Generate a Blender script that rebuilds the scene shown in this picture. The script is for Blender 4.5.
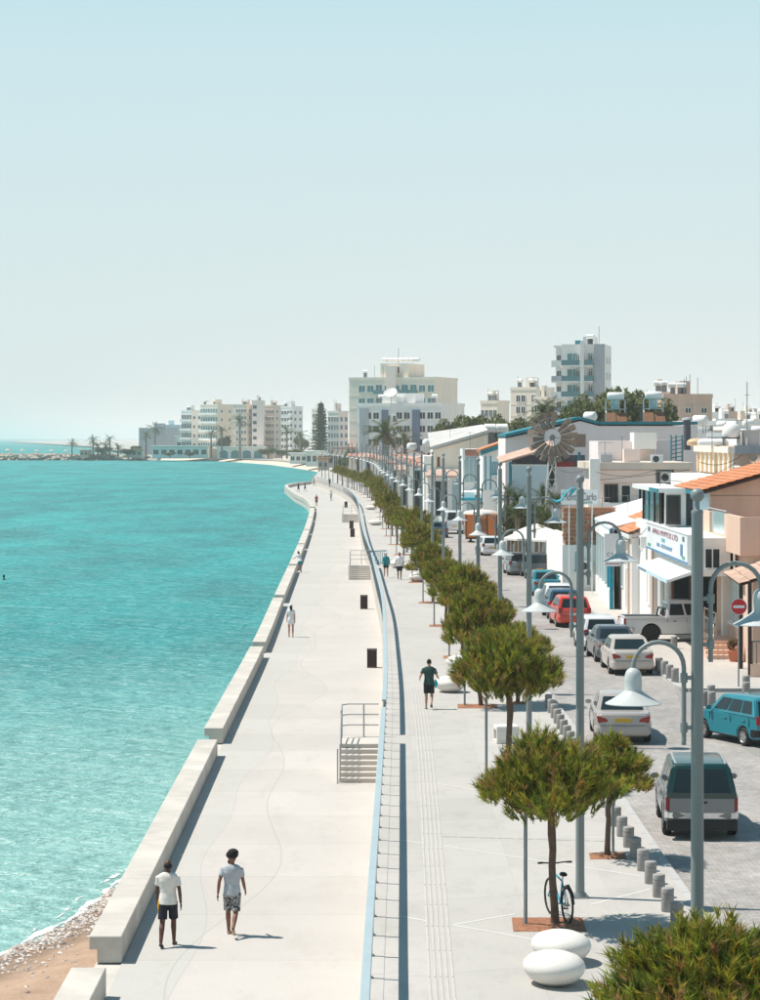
import bpy, bmesh, math, random
from mathutils import Vector, Matrix, noise as mnoise
random.seed(7)
R=math.radians
for o in list(bpy.data.objects): bpy.data.objects.remove(o)
SC=bpy.context.scene
COL=SC.collection
# ------------------------------------------------------------------ camera, sky, sun, exposure
F=2500.0; HC=9.2; HZ=437.3      # focal length in photo pixels, eye height over the street, horizon row
cam_d=bpy.data.cameras.new('camera'); cam=bpy.data.objects.new('camera',cam_d); COL.objects.link(cam)
cam_d.sensor_fit='VERTICAL'; cam_d.sensor_height=36; cam_d.lens=90; cam_d.clip_start=.5; cam_d.clip_end=80000
cam.location=(0,0,HC); cam.rotation_euler=(R(90),0,0); cam_d.shift_y=-(500-HZ)/1000.0
SC.camera=cam
SUN_EL=61.0; SUN_AZ=-77.0       # degrees; azimuth from +Y (view direction) clockwise
world=bpy.data.worlds.new('World'); SC.world=world; world.use_nodes=True
wn=world.node_tree; bg=wn.nodes['Background']
sky=wn.nodes.new('ShaderNodeTexSky'); sky.sky_type='NISHITA'; sky.sun_disc=False
sky.sun_elevation=R(SUN_EL); sky.sun_rotation=R(SUN_AZ); sky.air_density=1.0; sky.dust_density=0.4; sky.ozone_density=2.0
# hazy summer sky: the clear-sky model with a pale veil that thins out with elevation, the same all round
tcw=wn.nodes.new('ShaderNodeTexCoord'); spw=wn.nodes.new('ShaderNodeSeparateXYZ'); wn.links.new(tcw.outputs['Generated'],spw.inputs[0])
ve=wn.nodes.new('ShaderNodeMapRange'); ve.inputs[1].default_value=0.15; ve.inputs[2].default_value=.9; ve.inputs[3].default_value=1.0; ve.inputs[4].default_value=0.0
wn.links.new(spw.outputs[2],ve.inputs[0])
vp=wn.nodes.new('ShaderNodeMath'); vp.operation='POWER'; vp.inputs[1].default_value=2.2; wn.links.new(ve.outputs[0],vp.inputs[0])
vm=wn.nodes.new('ShaderNodeMath'); vm.operation='MULTIPLY'; vm.inputs[1].default_value=.95; wn.links.new(vp.outputs[0],vm.inputs[0])
tint=wn.nodes.new('ShaderNodeMix'); tint.data_type='RGBA'; tint.blend_type='MULTIPLY'; tint.inputs[0].default_value=1.0
tint.inputs[7].default_value=(.34,.80,.80,1)
veil=wn.nodes.new('ShaderNodeMix'); veil.data_type='RGBA'; vc=wn.nodes.new('ShaderNodeMapRange'); vc.inputs[1].default_value=0.0; vc.inputs[2].default_value=.18; wn.links.new(spw.outputs[2],vc.inputs[0])
vcol=wn.nodes.new('ShaderNodeMix'); vcol.data_type='RGBA'; vcol.inputs[6].default_value=(6.55,6.9,6.8,1); vcol.inputs[7].default_value=(5.05,6.85,7.3,1); wn.links.new(vc.outputs[0],vcol.inputs[0]); wn.links.new(vcol.outputs[2],veil.inputs[7])
wn.links.new(sky.outputs[0],tint.inputs[6]); wn.links.new(tint.outputs[2],veil.inputs[6]); wn.links.new(vm.outputs[0],veil.inputs[0]); wn.links.new(veil.outputs[2],bg.inputs[0])
bg.inputs[1].default_value=0.10
sd=bpy.data.lights.new('sun','SUN'); sun=bpy.data.objects.new('sun',sd); COL.objects.link(sun)
sd.energy=5.0; sd.angle=R(.53); sd.color=(1,.935,.85)
_a=R(SUN_AZ); _e=R(SUN_EL)
SUNDIR=Vector((math.sin(_a)*math.cos(_e),math.cos(_a)*math.cos(_e),math.sin(_e)))
sun.rotation_euler=(-SUNDIR).to_track_quat('-Z','Y').to_euler(); sun.location=(-40,40,80)
SC.view_settings.view_transform='Standard'; SC.view_settings.look='None'; SC.view_settings.exposure=0.24; SC.view_settings.gamma=1
SC.render.engine='CYCLES'; SC.cycles.use_denoising=True; SC.cycles.max_bounces=6; SC.cycles.volume_bounces=1
SC.cycles.transparent_max_bounces=8; SC.cycles.caustics_reflective=False; SC.cycles.caustics_refractive=False
SC.cycles.sample_clamp_indirect=6

# ------------------------------------------------------------------ helpers
def G(px,py,z=0.0):
    d=F*(HC-z)/(py-HZ); return Vector(((px-380)*d/F,d,z))
def P(px,py,d):
    return Vector(((px-380)*d/F,d,HC-(py-HZ)*d/F))
def XA(px,d): return (px-380)*d/F
def ZA(py,d): return HC-(py-HZ)*d/F
def interp(pts):
    n=len(pts); xs=[p[0] for p in pts]; ys=[p[1] for p in pts]
    m=[]
    for i in range(n):
        a=max(0,i-1); b=min(n-1,i+1); m.append((ys[b]-ys[a])/(xs[b]-xs[a]))
    def f(x):
        if x<=xs[0]: return ys[0]+m[0]*(x-xs[0])
        if x>=xs[-1]: return ys[-1]+m[-1]*(x-xs[-1])
        for i in range(n-1):
            if x<=xs[i+1]: break
        h=xs[i+1]-xs[i]; t=(x-xs[i])/h
        return (2*t**3-3*t*t+1)*ys[i]+(t**3-2*t*t+t)*h*m[i]+(-2*t**3+3*t*t)*ys[i+1]+(t**3-t*t)*h*m[i+1]
    return f
class MB:
    def __init__(s): s.v=[]; s.f=[]; s.c=None
    def add(s,vs,fs):
        k=len(s.v); s.v+= [Vector(v) for v in vs]; s.f+=[tuple(i+k for i in f) for f in fs]; return s
    def box(s,x0,x1,y0,y1,z0,z1):
        return s.add([(x0,y0,z0),(x1,y0,z0),(x1,y1,z0),(x0,y1,z0),(x0,y0,z1),(x1,y0,z1),(x1,y1,z1),(x0,y1,z1)],
          [(0,3,2,1),(4,5,6,7),(0,1,5,4),(1,2,6,5),(2,3,7,6),(3,0,4,7)])
    def cbox(s,c,sz,rz=0,rx=0):
        M=Matrix.Rotation(rz,3,'Z')@Matrix.Rotation(rx,3,'X'); k=len(s.v); a,b,d=[q/2 for q in sz]
        s.box(-a,a,-b,b,-d,d)
        for i in range(k,len(s.v)): s.v[i]=M@s.v[i]+Vector(c)
        return s
    def tube(s,pts,rad,n=8,cap=True,ell=1.0):
        pts=[Vector(p) for p in pts]; m=len(pts)
        if not hasattr(rad,'__len__'): rad=[rad]*m
        k=len(s.v); up=None
        for i,p in enumerate(pts):
            t=(pts[min(i+1,m-1)]-pts[max(i-1,0)]); t=t.normalized() if t.length>1e-9 else Vector((0,0,1))
            if up is None:
                up=Vector((0,0,1)) if abs(t.z)<.9 else Vector((0,1,0))
            a=t.cross(up); a=a.normalized() if a.length>1e-6 else t.orthogonal().normalized()
            b=a.cross(t).normalized(); up=b
            for j in range(n):
                th=2*math.pi*j/n; s.v.append(p+rad[i]*(math.cos(th)*a+math.sin(th)*ell*b))
        for i in range(m-1):
            for j in range(n):
                s.f.append((k+i*n+j,k+i*n+(j+1)%n,k+(i+1)*n+(j+1)%n,k+(i+1)*n+j))
        if cap:
            s.f.append(tuple(k+j for j in range(n))[::-1]); s.f.append(tuple(k+(m-1)*n+j for j in range(n)))
        return s
    def lathe(s,prof,n=16,c=(0,0,0),cap=True,sx=1,sy=1):
        k=len(s.v); c=Vector(c); m=len(prof)
        for r,z in prof:
            for j in range(n):
                th=2*math.pi*j/n; s.v.append(c+Vector((r*sx*math.cos(th),r*sy*math.sin(th),z)))
        for i in range(m-1):
            for j in range(n): s.f.append((k+i*n+j,k+i*n+(j+1)%n,k+(i+1)*n+(j+1)%n,k+(i+1)*n+j))
        if cap:
            s.f.append(tuple(k+j for j in range(n))[::-1]); s.f.append(tuple(k+(m-1)*n+j for j in range(n)))
        return s
    def ell(s,c,r,n=12,m=8):
        prof=[(math.sin(math.pi*i/m)+1e-4,-math.cos(math.pi*i/m)) for i in range(m+1)]
        k=len(s.v); s.lathe(prof,n)
        for i in range(k,len(s.v)): s.v[i]=Vector((s.v[i].x*r[0]+c[0],s.v[i].y*r[1]+c[1],s.v[i].z*r[2]+c[2]))
        return s
    def loft(s,rings,n=16):
        # rings of (x,y,z,rx,ry)
        k=len(s.v)
        for x,y,z,rx,ry in rings:
            for j in range(n):
                th=2*math.pi*j/n; s.v.append(Vector((x+rx*math.cos(th),y+ry*math.sin(th),z)))
        for i in range(len(rings)-1):
            for j in range(n): s.f.append((k+i*n+j,k+i*n+(j+1)%n,k+(i+1)*n+(j+1)%n,k+(i+1)*n+j))
        s.f.append(tuple(k+j for j in range(n))[::-1]); s.f.append(tuple(k+(len(rings)-1)*n+j for j in range(n)))
        return s
    def prism(s,poly,axis,a,b):
        # poly of 2D points; axis 'x': (y,z) ; 'y': (x,z) ; 'z': (x,y)
        n=len(poly)
        def mk(p,t): return {'x':(t,p[0],p[1]),'y':(p[0],t,p[1]),'z':(p[0],p[1],t)}[axis]
        return s.add([mk(p,a) for p in poly]+[mk(p,b) for p in poly],
            [tuple(range(n))[::-1],tuple(range(n,2*n))]+[(i,(i+1)%n,n+(i+1)%n,n+i) for i in range(n)])
    def quad(s,a,b,c,d): return s.add([a,b,c,d],[(0,1,2,3)])
    def slab(s,a,b,c,d,th):
        a,b,c,d=[Vector(q) for q in (a,b,c,d)]; n=(b-a).cross(d-a).normalized()*th
        return s.add([a,b,c,d,a+n,b+n,c+n,d+n],[(0,3,2,1),(4,5,6,7),(0,1,5,4),(1,2,6,5),(2,3,7,6),(3,0,4,7)])
    def xf(s,M):
        s.v=[M@v for v in s.v]; return s
    def off(s,t):
        t=Vector(t); s.v=[v+t for v in s.v]; return s
    def mesh(s,name,smooth=False,fix=True,bevel=0,seg=2,ang=30):
        me=bpy.data.meshes.new(name); me.from_pydata([tuple(v) for v in s.v],[],s.f)
        if fix or bevel:
            bm=bmesh.new(); bm.from_mesh(me)
            if fix: bmesh.ops.recalc_face_normals(bm,faces=bm.faces)
            if bevel:
                es=[e for e in bm.edges if len(e.link_faces)==2 and e.calc_face_angle(0)>R(ang)]
                bmesh.ops.bevel(bm,geom=es,offset=bevel,segments=seg,affect='EDGES',clamp_overlap=True)
            bm.to_mesh(me); bm.free()
        if smooth:
            for p in me.polygons: p.use_smooth=True
            try: me.set_sharp_from_angle(angle=R(smooth if smooth is not True else 45))
            except Exception: pass
        me.update(); return me
def link(name,me,mat=None,parent=None):
    o=bpy.data.objects.new(name,me); COL.objects.link(o)
    if mat is not None and me is not None and not me.materials: me.materials.append(mat)
    if parent is not None: o.parent=parent
    return o
def ob(name,mb,mat,parent=None,label=None,cat=None,group=None,kind=None,**kw):
    o=link(name,mb.mesh(name,**kw),mat,parent); return tag(o,label,cat,group,kind)
def tag(o,label=None,cat=None,group=None,kind=None):
    if label: o['label']=label
    if cat: o['category']=cat
    if group: o['group']=group
    if kind: o['kind']=kind
    return o
def thing(name,label,cat,loc=(0,0,0),rz=0,group=None):
    o=bpy.data.objects.new(name,None); COL.objects.link(o); o.empty_display_size=.2
    o.location=loc; o.rotation_euler=(0,0,rz); return tag(o,label,cat,group)
def copy_tree(o,parent=None):
    c=o.copy(); COL.objects.link(c); c.parent=parent
    for ch in KIDS.get(o.name,[]) or [q for q in o.children]: copy_tree(ch,c)
    return c
KIDS={}
ORD=['first','second','third','fourth','fifth','sixth','seventh','eighth','ninth','tenth','eleventh','twelfth','thirteenth','fourteenth','fifteenth','sixteenth','seventeenth','eighteenth','nineteenth','twentieth','twenty-first','twenty-second','twenty-third','twenty-fourth','twenty-fifth','twenty-sixth','twenty-seventh','twenty-eighth','twenty-ninth','thirtieth','thirty-first','thirty-second','thirty-third','thirty-fourth','thirty-fifth','thirty-sixth']

# ------------------------------------------------------------------ materials
def mat(name,col,rough=.75,var=.12,scale=2.0,bump=0.0,bscale=20.0,metal=0,spec=.4,fine=.06,fscale=40.0,streak=0):
    m=bpy.data.materials.new(name); m.use_nodes=True; nt=m.node_tree; b=nt.nodes['Principled BSDF']
    b.inputs['Roughness'].default_value=rough; b.inputs['Metallic'].default_value=metal
    b.inputs['Specular IOR Level'].default_value=spec
    tc=nt.nodes.new('ShaderNodeTexCoord')
    src=tc.outputs['Object']
    if streak:
        mp=nt.nodes.new('ShaderNodeMapping'); mp.inputs['Scale'].default_value=(1,1,.18); nt.links.new(src,mp.inputs[0]); vs=mp.outputs[0]
    else: vs=src
    n1=nt.nodes.new('ShaderNodeTexNoise'); n1.inputs['Scale'].default_value=scale; n1.inputs['Detail'].default_value=6; n1.inputs['Roughness'].default_value=.65
    nt.links.new(vs,n1.inputs['Vector'])
    n2=nt.nodes.new('ShaderNodeTexNoise'); n2.inputs['Scale'].default_value=fscale; n2.inputs['Detail'].default_value=3
    nt.links.new(src,n2.inputs['Vector'])
    def mr(inp,lo,hi):
        q=nt.nodes.new('ShaderNodeMapRange'); q.inputs[1].default_value=.3; q.inputs[2].default_value=.7; q.inputs[3].default_value=lo; q.inputs[4].default_value=hi
        nt.links.new(inp,q.inputs[0]); return q.outputs[0]
    mu=nt.nodes.new('ShaderNodeMath'); mu.operation='MULTIPLY'
    nt.links.new(mr(n1.outputs[0],1-var,1+var),mu.inputs[0]); nt.links.new(mr(n2.outputs[0],1-fine,1+fine),mu.inputs[1])
    mx=nt.nodes.new('ShaderNodeMix'); mx.data_type='RGBA'; mx.blend_type='MULTIPLY'; mx.inputs[0].default_value=1
    mx.inputs[6].default_value=(*col,1); nt.links.new(mu.outputs[0],mx.inputs[7])
    nt.links.new(mx.outputs[2],b.inputs['Base Color'])
    if bump:
        n3=nt.nodes.new('ShaderNodeTexNoise'); n3.inputs['Scale'].default_value=bscale; n3.inputs['Detail'].default_value=4
        nt.links.new(src,n3.inputs['Vector'])
        bp=nt.nodes.new('ShaderNodeBump'); bp.inputs['Strength'].default_value=bump; bp.inputs['Distance'].default_value=.02
        nt.links.new(n3.outputs[0],bp.inputs['Height']); nt.links.new(bp.outputs[0],b.inputs['Normal'])
    return m
M={}
def mk(name,*a,**k): M[name]=mat(name,*a,**k); return M[name]
mk('wall_white',(.82,.80,.77),.8,.07,.6,streak=1,bump=.15)
mk('wall_cream',(.84,.73,.61),.8,.08,.5,streak=1,bump=.15)
mk('wall_beige',(.68,.58,.49),.85,.1,.5,streak=1,bump=.15)
mk('wall_tan',(.58,.42,.33),.85,.14,.6,streak=1,bump=.2)
mk('wall_salmon',(.72,.49,.38),.8,.09,.5,streak=1,bump=.15)
mk('wall_lilac',(.84,.74,.73),.8,.06,.5,streak=1)
mk('wall_pink',(.84,.70,.63),.8,.07,.5,streak=1)
mk('wall_grey',(.42,.44,.46),.85,.15,.8,streak=1)
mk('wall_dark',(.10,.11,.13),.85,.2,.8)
mk('wall_slate',(.13,.18,.25),.7,.08,.5)
mk('wall_blue',(.55,.68,.74),.8,.07,.5,streak=1)
mk('teal',(.015,.20,.25),.6,.1,3)
mk('turq',(.0,.30,.42),.5,.1,3)
mk('tile',(.56,.225,.11),.8,.22,1.2,fine=.2,fscale=6)
mk('tile_red',(.46,.215,.155),.8,.2,1.2,fine=.2,fscale=6)
mk('tile_old',(.52,.35,.27),.8,.2,1.2,fine=.2,fscale=6)
mk('roof_grey',(.50,.49,.47),.85,.15,.6)
mk('wood',(.22,.10,.05),.7,.2,4)
mk('wood_dark',(.045,.022,.018),.65,.2,6)
mk('tan_blade',(.23,.18,.145),.7,.15,3)
mk('glass',(.015,.028,.034),.10,.1,2,spec=.35)
mk('glass_teal',(.10,.24,.26),.12,.1,2,spec=.4)
mk('glass_pale',(.35,.48,.50),.15,.1,2,spec=.6)
mk('frame_white',(.78,.78,.76),.5,.04,3)
mk('frame_dark',(.06,.06,.06),.5,.1,3)
mk('lamp_metal',(.21,.235,.235),.45,.06,1.5,spec=.5,fine=.03)
mk('lamp_white',(.50,.52,.51),.4,.05,1.5,spec=.5)
mk('rail_blue',(.36,.44,.465),.45,.06,1.2,spec=.5)
mk('steel',(.46,.45,.44),.4,.08,4,metal=.3)
mk('steel_dark',(.16,.18,.19),.45,.08,4)
mk('conc_wall',(.525,.485,.435),.85,.2,.55,bump=.25,bscale=14,streak=0)
mk('conc_step',(.56,.51,.46),.85,.08,1.2,bump=.2)
mk('stone_white',(.70,.665,.615),.7,.05,2,bump=.12,bscale=18)
mk('bollard',(.30,.285,.275),.8,.12,5,bump=.3)
mk('soil',(.30,.135,.075),.95,.25,5,bump=.8,bscale=30,fine=.35,fscale=22)
mk('bark',(.13,.085,.06),.9,.25,8,bump=.6,bscale=30)
mk('bark_palm',(.20,.15,.11),.9,.25,8,bump=.6,bscale=20)
mk('rubber',(.018,.018,.019),.75,.1,8)
mk('rim',(.45,.46,.47),.35,.06,8,metal=.6)
mk('tank_white',(.80,.79,.77),.5,.06,2)
mk('cloth_white',(.74,.70,.64),.9,.05,4)
mk('orange_box',(.52,.16,.035),.55,.08,1)
mk('black',(.012,.012,.014),.5,.1,8)
mk('chrome',(.72,.72,.72),.22,.04,8,metal=.85)
mk('red_lens',(.30,.015,.015),.25,.05,8,spec=.6)
mk('plate_y',(.62,.36,.03),.5,.05,8)
mk('plate_w',(.7,.7,.68),.5,.05,8)
mk('sign_white',(.76,.77,.78),.5,.03,2)
mk('sign_red',(.60,.02,.03),.45,.05,4)
mk('sign_blue',(.06,.22,.42),.5,.03,2)
mk('ink',(.10,.13,.18),.6,.05,2)
mk('ink_red',(.33,.12,.16),.6,.05,2)
mk('ink_teal',(.02,.36,.45),.6,.05,2)
mk('ink_green',(.10,.36,.25),.6,.05,2)
mk('rock',(.46,.38,.32),.9,.25,.4,bump=.5,bscale=3)
mk('clay',(.48,.17,.09),.8,.12,6)
mk('haylid',(.72,.50,.30),.7,.1,3)
def paint(name,c,rough=.28):
    m=mk(name,c,rough,.03,1.5,spec=.6,fine=.0)
    b=m.node_tree.nodes['Principled BSDF']; b.inputs['Coat Weight'].default_value=.5; b.inputs['Coat Roughness'].default_value=.08
    return m
paint('p_silver',(.40,.365,.34)); paint('p_champ',(.50,.445,.40)); paint('p_dark',(.055,.065,.08)); paint('p_white',(.74,.75,.76))
paint('p_red',(.62,.05,.025)); paint('p_teal',(.02,.20,.25)); paint('p_blue',(.03,.09,.15)); paint('p_green',(.006,.04,.036)); paint('p_grey',(.26,.29,.31))
paint('p_ltgrey',(.20,.21,.21))
for n_,c_ in dict(skin_dark=(.10,.042,.026),skin_brown=(.20,.085,.05),skin_light=(.45,.24,.16),hair_black=(.008,.007,.007),tee_white=(.72,.67,.62),tee_grey=(.42,.44,.47),
    black_cloth=(.014,.016,.022),navy=(.012,.014,.03),yellow=(.75,.36,.02),green_tee=(.022,.065,.055),cyan_cloth=(.0,.40,.45),teal_jacket=(.0,.22,.24),white_cloth=(.76,.75,.76),
    red_cloth=(.35,.05,.05),denim=(.04,.10,.16),sole=(.05,.05,.06),pale_shoe=(.5,.36,.25),shoe_blue=(.03,.10,.16)).items():
    mk(n_,c_,.85 if 'skin' not in n_ else .55,.12,6,bump=.0 if 'skin' in n_ or 'hair' in n_ else .9,bscale=9)
def camo():
    m=mat('camo',(.5,.5,.5)); nt=m.node_tree; b=nt.nodes['Principled BSDF']
    tc=nt.nodes.new('ShaderNodeTexCoord'); n=nt.nodes.new('ShaderNodeTexNoise'); n.inputs['Scale'].default_value=16; n.inputs['Detail'].default_value=2
    nt.links.new(tc.outputs['Object'],n.inputs['Vector']); r=nt.nodes.new('ShaderNodeValToRGB'); r.color_ramp.interpolation='CONSTANT'
    e=r.color_ramp.elements; e[0].color=(.03,.03,.035,1); e[1].position=.5; e[1].color=(.5,.48,.46,1); q=e.new(.58); q.color=(.14,.14,.15,1); q=e.new(.44); q.color=(.2,.19,.19,1)
    nt.links.new(n.outputs[0],r.inputs[0]); nt.links.new(r.outputs[0],b.inputs['Base Color']); M['camo']=m
camo()
def needle_mat(name,trans=.25):
    m=bpy.data.materials.new(name); m.use_nodes=True; nt=m.node_tree; b=nt.nodes['Principled BSDF']
    at=nt.nodes.new('ShaderNodeAttribute'); at.attribute_name='Col'
    nt.links.new(at.outputs['Color'],b.inputs['Base Color']); b.inputs['Roughness'].default_value=.6; b.inputs['Specular IOR Level'].default_value=.25
    tr=nt.nodes.new('ShaderNodeBsdfTranslucent'); nt.links.new(at.outputs['Color'],tr.inputs[0]); ms=nt.nodes.new('ShaderNodeMixShader'); ms.inputs[0].default_value=trans
    nt.links.new(b.outputs[0],ms.inputs[1]); nt.links.new(tr.outputs[0],ms.inputs[2]); nt.links.new(ms.outputs[0],nt.nodes['Material Output'].inputs[0])
    M[name]=m
needle_mat('needles',.35)
def nodes_mat(name):
    m=bpy.data.materials.new(name); m.use_nodes=True; M[name]=m; return m,m.node_tree,m.node_tree.nodes['Principled BSDF']
def N(nt,t,**kw):
    n=nt.nodes.new(t)
    for k,v in kw.items(): setattr(n,k,v)
    return n
def math_(nt,op,a,b=None,c=None):
    n=nt.nodes.new('ShaderNodeMath'); n.operation=op
    for i,x in enumerate((a,b,c)):
        if x is None: continue
        if isinstance(x,(int,float)): n.inputs[i].default_value=x
        else: nt.links.new(x,n.inputs[i])
    return n.outputs[0]
def mixc(nt,f,a,b,bt='MIX'):
    n=nt.nodes.new('ShaderNodeMix'); n.data_type='RGBA'; n.blend_type=bt
    for i,x in ((0,f),(6,a),(7,b)):
        if isinstance(x,(int,float)): n.inputs[i].default_value=x
        elif isinstance(x,tuple): n.inputs[i].default_value=(*x,1)
        else: nt.links.new(x,n.inputs[i])
    return n.outputs[2]
def noise_(nt,src,scale,detail=4,rough=.55,mp=None):
    if mp:
        q=nt.nodes.new('ShaderNodeMapping'); q.inputs['Scale'].default_value=mp; nt.links.new(src,q.inputs[0]); src=q.outputs[0]
    n=nt.nodes.new('ShaderNodeTexNoise'); n.inputs['Scale'].default_value=scale; n.inputs['Detail'].default_value=detail; n.inputs['Roughness'].default_value=rough
    nt.links.new(src,n.inputs['Vector']); return n.outputs[0]
def rng(nt,x,a,b,lo=0,hi=1,smooth=False):
    q=nt.nodes.new('ShaderNodeMapRange'); q.inputs[1].default_value=a; q.inputs[2].default_value=b; q.inputs[3].default_value=lo; q.inputs[4].default_value=hi
    if smooth: q.interpolation_type='SMOOTHSTEP'
    nt.links.new(x,q.inputs[0]); return q.outputs[0]
# sea
def sea_mat():
    m,nt,b=nodes_mat('sea_water'); tc=N(nt,'ShaderNodeTexCoord'); o=tc.outputs['Object']
    sep=N(nt,'ShaderNodeSeparateXYZ'); nt.links.new(o,sep.inputs[0])
    dx=math_(nt,'SUBTRACT',sep.outputs[0],-6.0); dy=math_(nt,'SUBTRACT',sep.outputs[1],50.0)
    # water over sand gets deeper away from the little beach
    dist=math_(nt,'SQRT',math_(nt,'ADD',math_(nt,'MULTIPLY',dx,dx),math_(nt,'MULTIPLY',math_(nt,'MULTIPLY',dy,dy),.16)))
    sh=rng(nt,dist,1,38,0,1,True)
    big=noise_(nt,o,.012,5,.65,(1,.3,1)); mid=noise_(nt,o,.1,6,.7,(1,.3,1))
    deep=mixc(nt,rng(nt,big,.36,.64),(.006,.245,.25),(.018,.355,.345))
    deep=mixc(nt,rng(nt,mid,.38,.62,0,.95),deep,(.006,.18,.19))
    col=mixc(nt,sh,(.20,.40,.37),deep)
    nt.links.new(col,b.inputs['Base Color'])
    b.inputs['Roughness'].default_value=.6; b.inputs['Specular IOR Level'].default_value=0.0
    w1=noise_(nt,o,1.5,4,.6,(.5,1,1)); w2=noise_(nt,o,.42,3,.55,(.5,.9,1)); w3=noise_(nt,o,2.8,3,.6,(.8,1,1))
    h=math_(nt,'ADD',math_(nt,'ADD',math_(nt,'MULTIPLY',w1,.62),math_(nt,'MULTIPLY',w2,1.15)),math_(nt,'MULTIPLY',w3,.12))
    bp=N(nt,'ShaderNodeBump'); bp.inputs['Strength'].default_value=1.0; bp.inputs['Distance'].default_value=.85
    nt.links.new(h,bp.inputs['Height']); nt.links.new(bp.outputs[0],b.inputs['Normal'])
    # wave masking keeps the mean reflectance of a choppy sea low even at grazing angles
    fr=N(nt,'ShaderNodeFresnel'); fr.inputs[0].default_value=1.33; nt.links.new(bp.outputs[0],fr.inputs[1])
    gs=N(nt,'ShaderNodeBsdfGlossy'); gs.inputs['Roughness'].default_value=.5; nt.links.new(bp.outputs[0],gs.inputs['Normal'])
    mx=N(nt,'ShaderNodeMixShader'); nt.links.new(math_(nt,'MINIMUM',fr.outputs[0],.12),mx.inputs[0]); nt.links.new(b.outputs[0],mx.inputs[1]); nt.links.new(gs.outputs[0],mx.inputs[2]); nt.links.new(mx.outputs[0],nt.nodes['Material Output'].inputs[0])
sea_mat()
def lower_mat():
    m,nt,b=nodes_mat('promenade_concrete'); tc=N(nt,'ShaderNodeTexCoord'); o=tc.outputs['Object']
    sep=N(nt,'ShaderNodeSeparateXYZ'); nt.links.new(o,sep.inputs[0]); x,y=sep.outputs[0],sep.outputs[1]
    s1=math_(nt,'SINE',math_(nt,'MULTIPLY',y,.30)); s2=math_(nt,'SINE',math_(nt,'MULTIPLY',y,.171)); s3=math_(nt,'SINE',math_(nt,'ADD',math_(nt,'MULTIPLY',y,.43),1.3))
    e1=math_(nt,'ADD',x,math_(nt,'MULTIPLY_ADD',s1,.42,math_(nt,'MULTIPLY_ADD',s2,.5,3.05)))
    e2=math_(nt,'ADD',x,math_(nt,'MULTIPLY_ADD',s2,-.25,math_(nt,'MULTIPLY_ADD',s3,.16,3.9)))
    warm=mixc(nt,rng(nt,noise_(nt,o,.25,5,.6),.35,.65),(.535,.493,.455),(.49,.453,.42))
    cool=mixc(nt,rng(nt,noise_(nt,o,.35,5,.6),.35,.65),(.52,.48,.44),(.48,.445,.41))
    c=mixc(nt,rng(nt,e1,-.012,.012),cool,warm)
    c=mixc(nt,rng(nt,e2,-.012,.012),mixc(nt,.7,cool,(.47,.46,.43)),c)
    for e,wd,st in ((e1,.018,.55),(e2,.016,.4)):
        l=math_(nt,'LESS_THAN',math_(nt,'ABSOLUTE',e),wd); c=mixc(nt,math_(nt,'MULTIPLY',l,st),c,(.36,.34,.31))
    # saw-cut joints across the walk every 4.6 m and a patchy wear
    j=math_(nt,'LESS_THAN',math_(nt,'ABSOLUTE',math_(nt,'SUBTRACT',math_(nt,'FRACT',math_(nt,'MULTIPLY',y,1/4.6)),.5)),.006)
    lim=math_(nt,'LESS_THAN',e1,.0)
    c=mixc(nt,math_(nt,'MULTIPLY',math_(nt,'MULTIPLY',j,.55),math_(nt,'ADD',.6,math_(nt,'MULTIPLY',lim,.4))),c,(.33,.32,.30))
    cell=N(nt,'ShaderNodeTexWhiteNoise',noise_dimensions='1D'); nt.links.new(math_(nt,'FLOOR',math_(nt,'MULTIPLY_ADD',y,1/4.6,.5)),cell.inputs['W'])
    c=mixc(nt,1,c,rng(nt,cell.outputs[0],0,1,.95,1.03),'MULTIPLY')
    st=noise_(nt,o,1.6,6,.7,(1,.35,1)); c=mixc(nt,rng(nt,st,.52,.75,0,.6),c,(.43,.39,.345))
    st2=noise_(nt,o,22,3,.6); c=mixc(nt,1,c,rng(nt,st2,.3,.7,.95,1.05),'MULTIPLY')
    nt.links.new(c,b.inputs['Base Color']); b.inputs['Roughness'].default_value=.75; b.inputs['Specular IOR Level'].default_value=.3
    bp=N(nt,'ShaderNodeBump'); bp.inputs['Strength'].default_value=.15; bp.inputs['Distance'].default_value=.01; nt.links.new(st2,bp.inputs['Height']); nt.links.new(bp.outputs[0],b.inputs['Normal'])
lower_mat()
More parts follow.
